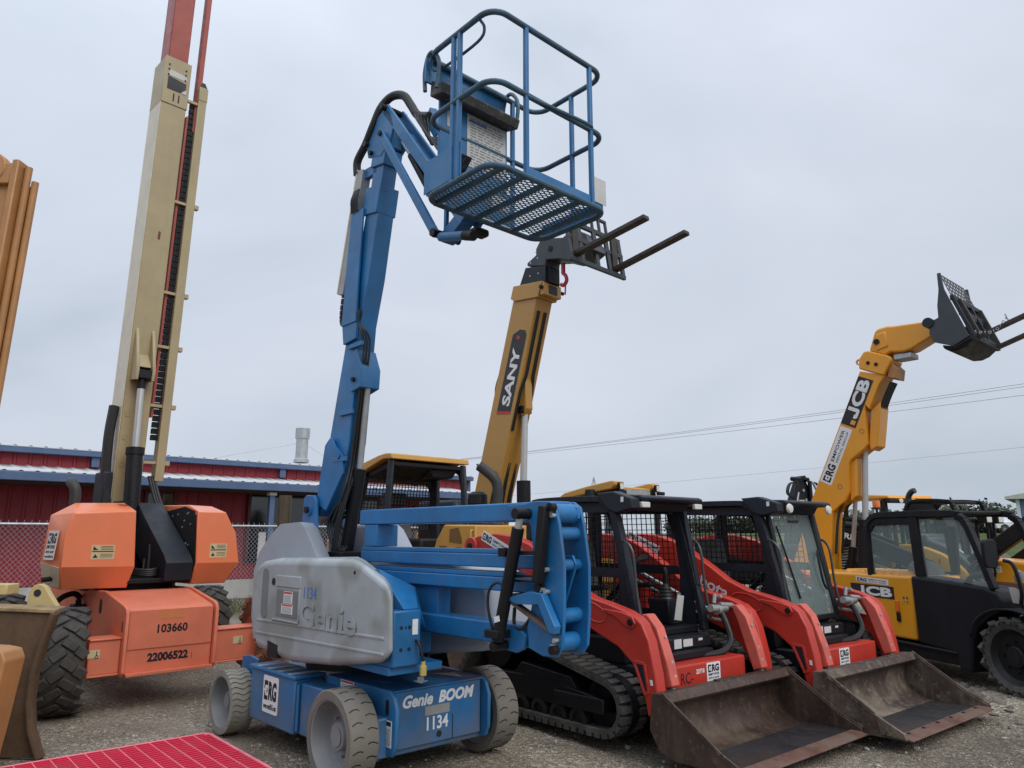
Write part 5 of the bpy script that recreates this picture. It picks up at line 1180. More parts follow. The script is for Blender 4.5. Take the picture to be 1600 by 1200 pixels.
MB().box(.26, .31, -.66, -.46, .845, .86).build('light_strip', WHITE, C)
# cab frame
fr = [(-2.05, 1.14), (-2.06, 1.70), (-2.02, 1.83), (-1.90, 1.905), (-1.70, 1.925), (-.68, 1.915), (-.52, 1.87), (-.41, 1.74), (-.17, 1.10)]
for y, nm in ((-.74, 'cab_frame'), (.02, 'cab_frame')):
    P = smooth([(a, y, z) for a, z in fr], 5); b = MB()
    for p, q in zip(P, P[1:]): b.bar(p, q + (q - p) * .1, .075, .07, (0, 1, 0))
    b.build(nm, BLACKP, C, .018, 3)
MB().box(-1.98, -.62, -.72, .0, 1.90, 1.945).build('cab_roof', BLACKP, C, .015)
MB().side([(-1.30, 1.90), (-1.16, 1.90), (-1.10, 1.17), (-1.26, 1.17)], -.765, -.71).build('door_post', BLACKP, C, .012)
MB().side([(-2.04, 1.88), (-1.2, 1.89), (-1.2, 1.80), (-1.9, 1.79), (-1.98, 1.70)], -.76, -.72).build('header_panel', BLACKP, C, .01)
MB().side([(-2.0, 1.17), (-1.29, 1.17), (-1.28, 1.80), (-1.92, 1.80), (-1.99, 1.7)], -.742, -.736).build('cab_glass', GLASS, C)
MB().side([(-1.11, 1.17), (-.24, 1.11), (-.46, 1.72), (-.55, 1.83), (-1.13, 1.86)], -.742, -.736).build('cab_glass', GLASS, C)
MB().side([(-1.5, 1.17), (-1.40, 1.17), (-1.36, 1.78), (-1.55, 1.78)], .0, .06).build('far_post', BLACK, C, .012)
MB().hull([(-1.75, -.5, 1.05), (-1.35, -.5, 1.05), (-1.75, -.1, 1.05), (-1.35, -.1, 1.05), (-1.70, -.46, 1.30), (-1.52, -.46, 1.30), (-1.70, -.14, 1.30), (-1.52, -.14, 1.30), (-1.66, -.4, 1.36), (-1.66, -.2, 1.36)]).build('seat_back', SEAT, C, .03, 3)
sw_ = MB(); sw_.path([(-.62 + .17 * math.cos(k / 10 * math.pi) * .3, -.4 + .17 * math.sin(k / 10 * math.pi), 1.20 + .17 * math.cos(k / 10 * math.pi)) for k in range(20)], .014, 8, True)
sw_.build('steering_wheel', BLACK, C)
MB().bar((-.62, -.4, 1.20), (-.40, -.4, 1.05), .04, .05).build('steering_column', BLACK, C)
ARMP = MB().path(smooth([(-.62, -.66, 1.12), (-.5, -.68, 1.20), (-.36, -.68, 1.23), (-.26, -.68, 1.22)]), .028, 8, r1=.04).build('control_lever', DARKG, C)
# decals
p_ = plate('badge', (-2.03, -.7815, .945), (1, 0, -.012), ZF, .80, .155, INK, C, .004)
jcb_word((-2.0, -.7856, .945), (1, 0, -.012), ZF, .68, .118, WHITE, p_)
rental_decal((-2.01, -.7815, 1.075), (1, 0, -.03), ZF, .60, .07, C, 'wide')
MB().box(-1.62, -1.56, -.80, -.78, .72, .86).build('side_marker', AMBER, C, .006); MB().box(-1.61, -1.55, -.80, -.78, .60, .715).build('door_latch', BLACK, C, .008)
q_ = plate('decal', (-1.44, -.7812, .875), XF, ZF, .12, .10, mat('yellow_decal', (.60, .28, .03), .5), C, .002); mb = MB()
for a, z in ((-1.467, .90), (-1.413, .90)): mb.ext([(a - .02, -.7835, z - .015), (a + .02, -.7835, z - .015), (a, -.7835, z + .02)], (0, -.001, 0))
mb.box(-1.475, -1.455, -.7845, -.7835, .845, .855); mb.box(-1.42, -1.405, -.7845, -.7835, .835, .86); mb.build('warning_sign', INK, q_)
# boom: its own frame, slewed from the body, base behind the engine cover
BM = (Matrix.Translation((6.014, 8.32, 0)) @ Matrix.Rotation(R(-76), 4, 'Z')).inverted() @ Matrix.Translation((6.73, 10.46, 0)) @ Matrix.Rotation(R(-49), 4, 'Z')
B3 = BM.to_3x3()
class BB(MB):
    def build(s, *a, **k):
        s.v = [tuple(BM @ Vector(p)) for p in s.v]; return MB.build(s, *a, **k)
def Q(a, z): return (a * 1.1, 1.65 + (z - 1.65) * 1.1)
def QP(*p): return [Q(*q) for q in p]
Y0, Y1 = -.19, .19
BB().side(QP((-2.75, 1.0), (-2.62, 1.38), (-2.295, 2.194), (-1.409, 4.006), (-1.073, 3.887), (-1.158, 3.776), (-1.327, 3.428), (-1.381, 3.497), (-1.404, 2.944), (-1.45, 2.88), (-1.66, 2.735), (-1.69, 2.69), (-1.724, 2.294), (-1.78, 2.17), (-2.003, 1.998), (-2.08, 1.39), (-2.1, 1.0)), Y0, Y1).build('main_boom', YEL, C, .012)
for p in (((-1.185, 3.53), (-1.19, 3.44), (-1.288, 2.903), (-1.383, 2.851), (-1.404, 2.944), (-1.327, 3.428)), ((-1.60, 2.76), (-1.656, 2.22), (-1.739, 2.143), (-1.73, 2.69))):
    BB().side(QP(*p), Y0 + .06, Y1 - .02).build('boom_gusset', YEL, C, .012)
BB().side(QP((-1.321, 4.277), (-1.40, 4.178), (-1.41, 4.037), (-1.073, 3.882), (-.945, 4.09), (-.97, 4.15), (-1.259, 4.281)), Y0 - .025, Y1 + .025).build('boom_collar', YEL, C, .02, 3)
BB().side(QP((-.99, 4.08), (-.90, 3.97), (-.93, 3.82), (-1.05, 3.86)), Y0 + .03, Y1 - .03).build('collar_lug', TAN, C, .012)
BB().side(QP((-1.259, 4.281), (-1.16, 4.54), (-1.12, 4.585), (-.98, 4.60), (-.90, 4.585), (-.29, 4.544), (-.33, 4.40), (-.422, 4.316), (-.68, 4.20), (-.80, 4.18), (-.968, 4.21), (-1.044, 4.178)), Y0 + .02, Y1 - .02).build('boom_nose', YEL, C, .03, 3)
BB().side(QP((-1.13, 4.50), (-1.0, 4.52), (-.98, 4.30), (-1.15, 4.26)), Y0, Y0 + .03).build('nose_plate', YEL, C, .015)
bx = lambda a, z: Q(a, z)
a, z = Q(-1.13, 4.39); BB().tube((a, Y0 - .02, z), (a, Y1, z), .045, 18).build('nose_pin', BLACK, C)
for a, z in (Q(-1.27, 4.10), Q(-1.16, 4.06)): BB().tube((a, Y0 - .04, z), (a, Y0 - .024, z), .028, 16).build('collar_bolt', BLACK, C)
a, z = Q(-1.41, 4.14); BB().lathe([(.03, 0), (.05, 0), (.05, .03), (.03, .03)], (a, Y0, z), 'y', 14).build('lifting_eye', YEL, C)
mb = BB()
for y in (-.10, -.05, .0, .05, .10):
    mb.path(smooth([(Q(-1.02, 3.80)[0], y, Q(0, 3.80)[1]), (Q(-1.12, 3.62)[0], y, Q(0, 3.62)[1]), (Q(-1.22, 3.4)[0], y, Q(0, 3.4)[1]), (Q(-1.33, 3.1)[0], y, Q(0, 3.1)[1])]), .018, 6)
for y in (-.12, .10): mb.path(smooth([(Q(-1.74, 2.3)[0], y, Q(0, 2.3)[1]), (Q(-1.93, 1.97)[0], y, Q(0, 1.97)[1]), (Q(-2.03, 1.4)[0], y, Q(0, 1.4)[1])]), .02, 6)
mb.build('hose_bundle', HOSE, C)
a, z = Q(-.82, 4.14); BB().box(a - .13, a + .13, Y0 + .05, Y1 - .05, z - .05, z + .03).build('valve_block', GALV, C, .008)
for a, z in (Q(-1.85, 2.36), Q(-1.46, 3.13)):
    BB().lathe([(.03, 0), (.042, 0), (.042, .004), (.03, .004)], (a, Y0, z), 'y', 18, -1).build('pin_ring', TAN, C)
p0, p1, p2 = Q(-1.70, 1.0), Q(-1.61, 1.857), Q(-1.515, 2.90)
lc = BB().tube((p0[0], 0, p0[1]), (p1[0], 0, p1[1]), .095, 24).build('lift_cylinder', BLACK, C)
BB().tube((p1[0] - .006, 0, p1[1] - .04), (p1[0] + .004, 0, p1[1] + .03), .108, 20).build('cylinder_gland', BLACK, lc); BB().tube((p1[0], 0, p1[1]), (p2[0], 0, p2[1]), .046, 18).build('cylinder_rod', STEEL, lc)
BB().ext([(p1[0] + .07, -.098, p1[1] - .04), (p1[0] + .05, -.098, p1[1] - .04), (p1[0] + .03, -.098, p1[1] - .26), (p1[0] + .05, -.098, p1[1] - .26)], (0, -.004, 0)).build('yellow_tape', mat('yellow_tape', (.6, .45, .03), .5), lc)
p0, p1, p2 = Q(-1.95, .95), Q(-1.86, 1.50), Q(-1.72, 2.40)
c2 = BB().tube((p0[0], .1, p0[1]), (p1[0], .1, p1[1]), .065, 20).build('tilt_cylinder', BLACK, C); BB().tube((p1[0], .1, p1[1]), (p2[0], .08, p2[1]), .034, 16).build('cylinder_rod', STEEL, c2)
# badge and rental decal running up the boom
def bvec(v): return B3 @ Vector(v)
pa, pb = Vector((-1.9, 0, 2.63)), Vector((-1.345, 0, 3.885))
ud = Vector((Q(-1.409, 4.006)[0] - Q(-2.295, 2.194)[0], 0, Q(0, 4.006)[1] - Q(0, 2.194)[1])).normalized(); rd = Vector((ud.z, 0, -ud.x))
q = Q(-1.49, 3.56); bc = Vector((q[0], Y0 - .001, q[1])); nb_ = Vector((0, -.0045, 0))
p_ = plate('badge', BM @ bc, bvec(ud), bvec(-rd), .80, .25, INK, C, .004)
jcb_word(BM @ (bc + ud * .055 + nb_), bvec(ud), bvec(-rd), .64, .19, WHITE, p_)
plate('badge_square', BM @ (bc - ud * .33 + rd * .06 + nb_), bvec(ud), bvec(-rd), .07, .075, YEL, p_, .001)
q = Q(-1.868, 2.81); rental_decal(BM @ Vector((q[0], Y0 - .001, q[1])), bvec(ud), bvec(-rd), .96, .20, C, 'wide')
# fork carriage, tipped back
pl_ = [(-.148, 5.41), (-.101, 5.408), (-.081, 5.159), (-.036, 5.018), (.163, 4.403), (-.056, 4.299), (-.291, 4.399), (-.344, 4.546), (-.313, 4.708), (-.199, 4.751), (-.194, 4.926), (-.152, 5.163)]
BB().side(pl_, -.575, -.545).build('carriage_plate', MGREY, C, .004)
BB().side(pl_, .545, .575).build('carriage_plate', MGREY, C, .004)
for y in (-.17, .14): BB().side([(-.45, 4.78), (-.30, 4.86), (-.05, 4.7), (.1, 4.42), (-.1, 4.30), (-.38, 4.56)], y, y + .03).build('carriage_ear', DARKG, C, .004)
BB().tube((-.34, -.60, 4.70), (-.34, .60, 4.70), .075, 24).build('carriage_shaft', DARKG, C)
TI = R(16.8); Fv = Vector((math.cos(TI), 0, math.sin(TI))); Uv = Vector((-math.sin(TI), 0, math.cos(TI))); P0_ = Vector((0, -.55, 5.015))
def K_(f, w, u): return P0_ + Fv * f + Vector((0, w, 0)) + Uv * u
cb = BB()
cb.bar(K_(0, 0, 0), K_(0, 1.1, 0), .05, .07); cb.bar(K_(0, .05, -.23), K_(0, 1.05, -.23), .04, .10); cb.bar(K_(.01, 0, -.64), K_(.01, 1.1, -.64), .06, .09)
for y in (.03, .40, .72, 1.07): cb.bar(K_(0, y, .02), K_(.02, y, -.66), .05, .045, (0, 1, 0))
cb.build('carriage_frame', DARKG, C, .004)
lg_ = BB()
for k in range(9): lg_.bar(K_(0, .03 + .125 * k, 0), K_(-.01, .05 + .115 * k, .40), .012, .014, (0, 1, 0))
for k in range(6): lg_.bar(K_(-.002 * k, .03, .08 * k), K_(-.002 * k, 1.05 - .012 * k, .08 * k), .012, .014)
lg_.build('load_guard', mat('dull_guard_wire', (.16, .165, .17), .5, metal=.4), C)
for y in (.17, 1.02):
    f_ = BB(); f_.bar(K_(.02, y, -.65), K_(1.35, y, -.63), .115, .05); f_.bar(K_(.03, y, -.66), K_(.01, y, -.02), .11, .045, (0, 1, 0)); f_.build('fork', FORK, C, .006)
BB().side([(-.22, 4.36), (-.05, 4.31), (.15, 4.40), (.18, 4.36), (.08, 4.28), (-.02, 4.245), (-.14, 4.255), (-.20, 4.30)], -.50, .52).build('carriage_bottom', BLACK, C, .02)
ch = BB()
for k in range(9):
    c0 = K_(.05 + .05 * k, .10, -.58 - .10 * math.sin(k / 8 * math.pi)); ch.lathe([(.012, -.004), (.022, -.004), (.022, .004), (.012, .004)], tuple(c0), 'y' if k % 2 else 'x', 10)
ch.build('safety_chain', GALV, C); BB().tube(tuple(K_(.45, .17, -.60)), tuple(K_(.45, .17, -.50)), .009, 8).build('fork_pin', GALV, C)
# mirror and front fittings
MB().path(smooth([(.10, -.70, .95), (.16, -.74, 1.1), (.14, -.78, 1.35), (.06, -.82, 1.40)]), .020, 8).build('mirror_arm', BLACK, C)
MB().ext([(.0, -.95 + a, 1.47 + b) for a, b in rrect(.085, .15, .05, 5)], (.05, 0, 0)).build('wing_mirror', BLACKP, C, .012, 3)
MB().lathe([(.001, 0), (.045, 0), (.052, .05), (.04, .11), (.001, .13)], (.05, -.62, 1.17), 'z', 14).build('lever_knob', mat('grey_knob', (.16, .16, .17), .6), C)
MB().tube((.05, -.62, .9), (.05, -.62, 1.2), .014, 8).build('control_lever', BLACK, C)
MB().hull([(.02, -.72, .96), (.24, -.62, .92), (.28, -.62, .96), (.1, -.75, 1.12), (.02, -.75, 1.12)]).build('paper_tag', OFFW, C)
MB().lathe([(.001, 0), (.05, .01), (.06, .05), (.05, .1), (.001, .11)], (.30, -.70, 1.02), 'x', 14).build('work_light', BLACK, C)
MB().path(smooth([(.22, -.6, .9), (.26, -.66, 1.0), (.30, -.68, 1.05)]), .016, 6).build('light_bracket', BLACK, C)
# ================================================================ ochre telehandler behind the basket
Sn = thing('telehandler', 'ochre telehandler with tall boom, black head and forks behind the blue basket', 'telehandler', (0, 14, 0), -46)
for x, y, o in ((.9, -1.0, -1), (.9, 1.0, 1), (-2.2, -1.0, -1), (-2.2, 1.0, 1)): wheel(Sn, x, y, .65, .65, .42, o, TYREB, OCHRE, 'lug', .56, nl=15)
MB().box(-3.4, 1.5, -.55, .55, .55, 1.15).build('chassis', OCHRE, Sn, .03)
MB().side([(-3.5, 1.0), (-3.4, 1.75), (-1.2, 1.75), (-1.0, 1.0)], .3, 1.15).build('engine_cover', OCHRE, Sn, .06, 3)
MB().side([(-1.4, 1.0), (-1.4, 2.3), (-.3, 2.3), (.1, 1.5), (.1, 1.0)], -1.15, -.36).build('cab', DARKG, Sn, .05, 3)
MB().side([(-1.3, 1.5), (-1.3, 2.2), (-.35, 2.2), (-.02, 1.5)], -1.158, -1.152).build('cab_glass', DWIN, Sn)
def sbm(z): return .26 + .305 * (z - 6.13)
MB().side([(sbm(1.6) - .05, 1.3), (sbm(6.16) + .0, 6.16), (.905, 6.10), (.034, 3.10), (-.20, 2.40), (-.30, 1.9), (-.45, 1.2)], -.22, .22).build('main_boom', OCHRE, Sn, .015)
MB().side([(.30, 6.40), (.225, 6.16), (.33, 6.09), (.96, 6.03), (1.07, 6.32)], -.26, .26).build('boom_collar', OCHRE, Sn, .01)
MB().box(1.0, 1.10, -.24, .24, 6.06, 6.30).build('collar_front', OCHRE, Sn, .008); MB().box(1.101, 1.11, -.10, .12, 6.10, 6.26).build('collar_window', INK, Sn)
MB().tube((1.06, -.30, 6.2), (1.06, .34, 6.2), .035, 10).build('collar_pin', BLACK, Sn)
MB().side([(.42, 6.40), (.58, 6.72), (1.10, 6.62), (1.10, 6.30)], -.20, .20).build('slide_block', DARKG, Sn, .008)
mb = MB(); mb.box(1.101, 1.16, -.14, .14, 6.30, 6.62); mb.build('hose_head', BLACK, Sn, .01)
hd = [(.63, 6.74), (.62, 6.80), (.86, 6.90), (.86, 7.02), (1.0, 7.20), (1.55, 7.05), (1.80, 7.16), (2.1, 6.95), (2.25, 6.62), (1.95, 6.50), (1.72, 6.54), (1.46, 6.66), (1.12, 6.74), (1.10, 6.62)]
MB().side(hd, -.20, .20).build('boom_head', MGREY, Sn, .015)
mb = MB(); mb.tube((1.24, -.215, 6.92), (1.24, .215, 6.92), .055, 18); mb.build('head_pin', BLACK, Sn)
for a, z in ((.72, 6.78), (.9, 6.83), (.7, 6.52), (.92, 6.52), (.85, 6.96)): MB().tube((a, -.203, z), (a, -.2, z), .014, 8).build('head_bolt', WHITE, Sn)
hk = MB(); hk.tube((1.42, -.05, 6.62), (1.42, -.05, 6.42), .04, 10); hk.path(smooth([(1.42, -.05, 6.42), (1.48, -.05, 6.36), (1.50, -.05, 6.26), (1.43, -.05, 6.19), (1.36, -.05, 6.22)]), .035, 8); hk.bar((1.47, -.05, 6.2), (1.46, -.05, 6.0), .03, .012)
hk.build('lifting_hook', mat('red_hook', (.42, .03, .05), .5), Sn)
cf = MB()
for y in (-.72, -.42, .0, .34, .72): cf.bar((2.22, y, 6.30), (2.10, y, 7.08), .09, .05)
for z, a in ((6.32, 2.22), (6.74, 2.16), (7.06, 2.10)): cf.bar((a, -.76, z), (a, .76, z), .06, .08)
for y in (-.4, -.2, .0, .2, .4): cf.bar((2.10, y, 7.08), (2.06, y, 7.36), .04, .05)
cf.bar((2.06, -.42, 7.36), (2.06, .42, 7.36), .05, .05)
cf.build('fork_carriage', MGREY, Sn, .006)
for y, a1, z1 in ((-.60, 3.70, 6.62), (.50, 3.74, 6.68)):
    f_ = MB(); f_.bar((2.18, y, 6.42), (a1, y, z1), .15, .07); f_.bar((2.20, y, 6.40), (2.16, y, 7.06), .15, .06, (1, 0, 0)); f_.build('fork', FORK, Sn, .008)
lc = MB().tube((.33, .0, 1.0), (.31, .0, 2.66), .13, 24).build('lift_cylinder', BLACK, Sn); MB().tube((.31, 0, 2.66), (.35, 0, 3.98), .065, 20).build('cylinder_rod', STEEL, lc)
MB().side([(.16, 3.95), (.30, 4.62), (.46, 4.60), (.48, 4.0), (.38, 3.86)], -.09, .09).build('cylinder_bracket', OCHRE, Sn, .02, 3)
MB().box(.28, .42, -.12, .12, 3.92, 4.06).build('bracket_pin', BLACK, Sn, .01)
def sf(z): return .052 + .2903 * (z - 3.1)
hp = MB()
for y in (-.12, -.08, .06, .10):
    hp.path([(sf(5.8), y, 5.82), (sf(4.9), y, 4.9), (sf(4.65), y, 4.65), (sf(4.3), y - .07 if y < 0 else y + .05, 4.3), (sf(3.8), y - .08 if y < 0 else y + .06, 3.8), (sf(3.6), y - .08 if y < 0 else y + .06, 3.6)], .018, 6)
    hp.path([(sbm(3.3) + .64, y + .04, 3.2), (sbm(2.6) + .66, y + .04, 2.5), (sbm(2) + .7, y + .04, 1.9)], .022, 6)
hp.build('hydraulic_pipe', HOSE, Sn)
hp = MB(); hp.path(smooth([(sbm(2.95) - .02, -.24, 3.02), (sbm(2.9) + .2, -.25, 2.92), (sbm(2.9) + .5, -.25, 2.84), (sbm(2.7) + .6, -.25, 2.72), (sbm(2.3) + .6, -.25, 2.3), (sbm(2) + .6, -.25, 1.9)]), .02, 7)
hp.path(smooth([(sbm(2.95) - .02, -.24, 2.97), (sbm(2.9) + .2, -.25, 2.87), (sbm(2.9) + .5, -.25, 2.79)]), .02, 7); hp.build('hose_loop', HOSE, Sn)
MB().path(smooth([(sbm(4.6) - .04, -.1, 4.75), (sbm(4.4) - .08, -.1, 4.5), (sbm(4.2) - .03, -.1, 4.2)]), .022, 6).build('hose_loop', HOSE, Sn)
u2 = Vector((.292, 0, .956)).normalized(); r2 = Vector((.956, 0, -.292)).normalized()
bc = Vector((.23, -.2215, 4.72)); hw, hh = .80, .185
pts = [bc + u2 * a + r2 * b for a, b in ((-hw, -hh), (-hw + .06, hh), (hw - .06, hh), (hw + .02, hh * .7), (hw + .02, -hh * .1), (hw - .1, -hh))]
p_ = MB().ext(pts, (0, -.004, 0)).build('badge', mat('dark_badge', (.022, .022, .026), .5), Sn)
text('lettering', 'SANY', bc - u2 * .10 + r2 * .01 + Vector((0, -.0045, 0)), u2, -r2, 1.12, .22, WHITE, p_, .035, .0)
MB().ext([bc + u2 * a + r2 * b + Vector((0, -.0042, 0)) for a, b in ((-hw - .06, -hh), (-hw + .01, hh), (-hw + .055, hh), (-hw, -hh))], (0, -.002, 0)).build('red_bar', REDI, p_)
MB().lathe([(.001, 0), (.042, 0), (.042, .002), (.001, .002)], tuple(bc + u2 * .66 - r2 * .02 + Vector((0, -.0042, 0))), 'y', 20, -1).build('red_dot', REDI, p_)
# ================================================================ golden bulldozer with open canopy behind the riser beams
D = thing('bulldozer', 'golden yellow bulldozer with open roll-over canopy and mesh rear screen behind the blue riser beams', 'bulldozer', (-1.25, 10.8, 0), -46)
for s in (-1, 1):
    y0, y1 = sorted((s * .95, s * .52))
    rubber_track(D, [(1.15, .36, .30), (-1.25, .42, .33), (-.1, .30, .24)], y0, y1, BLACK, .03, .04, .15, 'track_chain')
    MB().box(-1.2, 1.1, *sorted((s * .88, s * .56)), .25, .50).build('track_frame', CATY, D, .02)
MB().box(-1.4, .6, -.5, .5, .45, 1.15).build('chassis', DARKG, D, .02)
MB().side([(.52, .8), (.84, 1.60), (1.0, 1.80), (1.62, 1.79), (1.64, .85), (1.5, .7)], -.46, .46).build('hood', CATY, D, .02)
dp = MB()
for P in ([(.84, 1.20), (.92, 1.53), (1.06, 1.53), (1.06, 1.20)], [(1.12, 1.58), (1.13, 1.74), (1.30, 1.76), (1.36, 1.62), (1.36, 1.56)], [(1.02, 1.30), (1.10, 1.50), (1.34, 1.52), (1.40, 1.46), (1.38, 1.2), (1.02, 1.2)]):
    dp.side(P, -.466, -.459)
dp.build('vent_panel', mat('vent_mesh', (.16, .085, .02), .6, var=.2), D)
MB().path(smooth([(1.58, -.465, 1.48), (1.58, -.50, 1.5), (1.58, -.50, 1.7), (1.58, -.465, 1.72)]), .014, 8).build('grab_handle', CATY, D)
MB().path(smooth([(1.42, .1, 1.75), (1.42, .1, 2.05), (1.42, .1, 2.30), (1.38, .06, 2.42), (1.28, .0, 2.52), (1.22, -.06, 2.58)]), .07, 14).build('exhaust_pipe', mat('scorched_pipe', (.035, .036, .034), .6), D)
MB().lathe([(.001, 2.24), (.08, 2.24), (.13, 2.20), (.135, 2.08), (.10, 2.05), (.06, 2.04), (.06, 1.76)], (1.08, .05, 0), 'z', 24).build('air_precleaner', BLACK, D)
MB().side([(-1.05, 1.75), (-1.0, 1.15), (-.55, 1.0), (.05, 1.05), (.05, 1.62), (-.55, 1.70)], -.70, -.36).build('side_console', DARKG, D, .03)
MB().side([(-1.5, 1.62), (-.60, 1.38), (-.58, 1.1), (-1.5, 1.1)], -.72, .72).build('fuel_tank', CATY, D, .03)
MB().box(.1, .5, -.45, .45, 1.2, 1.62).build('dash', BLACK, D, .03)
st_ = MB(); st_.hull([(-.62, -.30, 1.60), (-.62, .26, 1.60), (-.74, -.30, 1.6), (-.74, .26, 1.6), (-.72, -.27, 2.08), (-.72, .23, 2.08), (-.80, -.27, 2.08), (-.80, .23, 2.08)]); st_.box(-.62, -.1, -.28, .24, 1.38, 1.52)
st_.build('seat', SEAT, D, .03, 3); MB().box(-.82, -.70, -.24, .20, 2.10, 2.30).build('headrest', SEAT, D, .05, 3)
# canopy: roof with dropped rear, four posts, mesh behind
cn = [(-.95, 2.55), (-.80, 2.66), (-.22, 2.78), (-.05, 2.80), (.10, 2.79), (.12, 2.71), (-.1, 2.72), (-.30, 2.66), (-.85, 2.50)]
MB().side(cn, -.70, .72).build('canopy_roof', CATY, D, .015)
MB().side([(-.8, 2.50), (-.28, 2.655), (.08, 2.68), (.08, 2.62), (-.3, 2.55), (-.8, 2.44)], -.62, .64).build('canopy_lining', BLACK, D, .01)
MB().hull([(.0, .05, 2.62), (.05, .55, 2.62), (-.4, .55, 2.5), (-.4, .2, 2.5), (.0, .1, 2.5), (.0, .5, 2.5)]).build('heater_box', BLACK, D, .02)
for p0, p1, w in (((.03, -.64, 2.70), (-.02, -.70, 1.4), .11), ((.06, .64, 2.70), (.12, .68, 1.4), .10), ((-.62, -.63, 2.56), (-.88, -.70, 1.5), .10), ((-.60, .62, 2.56), (-.62, .66, 1.4), .14)):
    MB().bar(p0, p1, w, w * .8).build('canopy_post', DARKG, D, .015)
MB().side([(.10, 2.70), (.11, 2.35), (.08, 2.30), (.0, 2.55), (-.15, 2.64)], .60, .66).build('post_gusset', DARKG, D, .01); MB().front([(.60, 2.55), (.60, 2.30), (.45, 2.5), (.25, 2.58)], -.66, -.60).build('post_gusset', BLACK, D)
g_ = MB(); grid_mesh(g_, [(-.80, -.64, 1.75), (-.70, .60, 1.75), (-.62, .60, 2.54), (-.64, -.62, 2.54)], 22, 15, .010); g_.build('rear_screen', BLACK, D)
MB().path(smooth([(.3, .30, 1.6), (.32, .32, 1.85), (.3, .50, 1.95), (.28, .62, 1.9), (.28, .64, 1.6)]), .03, 8).build('control_hoop', BLACK, D)
MB().tube((.3, .2, 1.6), (.3, .2, 1.95), .02, 8).build('control_lever', BLACK, D)
bl_ = MB(); pf = smooth([(2.02, 0, 1.00), (1.93, 0, .80), (1.90, 0, .55), (1.95, 0, .30), (2.05, 0, .10)], 4)
bl_.sheet([[(p.x - .08, y, p.z) for p in pf] for y in (-1.05, -.4, .4, 1.05)]); bl_.build('blade', mat('rusty_blade', (.13, .075, .05), .7, var=.3, dirt=.6, dcol=(.22, .15, .1)), D, solid=.05)
for s in (-1, 1): MB().bar((.6, s * .5, .45), (1.85, s * .6, .42), .12, .14).build('push_arm', CATY, D, .01)
MB().box(1.64, 1.72, -.42, .42, .8, 1.62).build('radiator_guard', CATY, D, .02)
# ================================================================ yellow-roofed cab loader behind the open-cab red loader
Y = thing('wheel_loader', 'yellow roofed wheel loader with square corner lamps showing above the red loaders', 'wheel loader', (2.05, 12.5, 0), -46)
for x, y, o in ((.75, -.75, -1), (.75, .75, 1), (-1.5, -.75, -1), (-1.5, .75, 1)): wheel(Y, x, y, .5, .5, .36, o, TYREB, CATY, 'lug', .56, nl=15)
MB().box(-2.2, 1.0, -.5, .5, .4, 1.0).build('chassis', CATY, Y, .03)
MB().side([(-2.5, .9), (-2.45, 1.55), (-1.2, 1.65), (-1.1, .9)], -.55, .55).build('engine_hood', CATY, Y, .06, 3)
cb = MB()
for x in (-1.05, .05):
    for y in (-.58, .58): cb.bar((x, y, 1.0), (x * .95, y * .97, 2.34), .08, .08)
cb.build('cab_post', BLACK, Y, .01); MB().box(-1.1, .1, -.6, .6, .9, 1.35).build('cab_base', CATY, Y, .03)
MB().box(-.98, -.02, -.575, -.565, 1.36, 2.3).build('cab_glass', GLASS, Y); MB().box(.03, .04, -.54, .54, 1.36, 2.3).build('cab_glass', GLASS, Y)
MB().box(-1.0, .06, -.56, .56, 2.30, 2.40).build('cab_header', BLACK, Y, .02)
for y0, y1 in ((-.64, -.38), (.40, .60)):
    MB().side([(-1.25, 2.24), (-1.0, 2.38), (-.5, 2.47), (.02, 2.54), (.10, 2.53), (.10, 2.47), (.02, 2.40), (-.2, 2.38), (-1.0, 2.28)], y0, y1).build('roof_fender', CATY, Y, .02, 3)
    MB().box(.09, .14, (y0 + y1) / 2 - .055, (y0 + y1) / 2 + .055, 2.39, 2.51).build('lamp_housing', BLACK, Y, .01); MB().box(.141, .15, (y0 + y1) / 2 - .042, (y0 + y1) / 2 + .042, 2.40, 2.495).build('work_light', LENS, Y, .004)
MB().side([(-1.1, 2.36), (-.05, 2.46), (.05, 2.44), (.05, 2.41), (-1.1, 2.32)], -.38, .40).build('roof_panel', CATY, Y, .01)
tb = MB().box(.051, .062, -.34, .38, 2.33, 2.415).build('tread_plate', GALV, Y)
MB().lathe([(.001, 2.36), (.05, 2.36), (.05, 2.47), (.03, 2.49), (.001, 2.49)], (-.9, -.1, 0), 'z', 14).build('beacon', mat('red_beacon', (.6, .05, .03), .25), Y)
MB().bar((.12, -.55, 2.33), (.18, -.45, 2.36), .05, .06).build('mirror_bracket', BLACK, Y); MB().box(.1, .16, .50, .68, 2.34, 2.40).build('mirror_bracket', BLACK, Y, .01)
MB().lathe([(.001, 2.40), (.08, 2.40), (.09, 2.34), (.09, 2.2), (.001, 2.2)], (-.3, -.78, 0), 'z', 18).build('air_precleaner', BLACK, Y); MB().tube((-.3, -.78, 1.0), (-.3, -.78, 2.25), .05, 12).build('intake_pipe', BLACK, Y)
for s in (-1, 1): MB().side([(-.2, 1.3), (.6, 1.25), (1.5, .7), (1.9, .35), (1.75, .3), (1.3, .6), (.5, 1.05), (-.2, 1.1)], *sorted((s * .36, s * .28))).build('lift_arm', CATY, Y, .01)
MB().side([(1.75, .1), (1.70, .75), (1.85, .8), (1.9, .2), (2.4, .12), (2.4, .06)], -.9, .9).build('bucket', BUCKET, Y, .01)
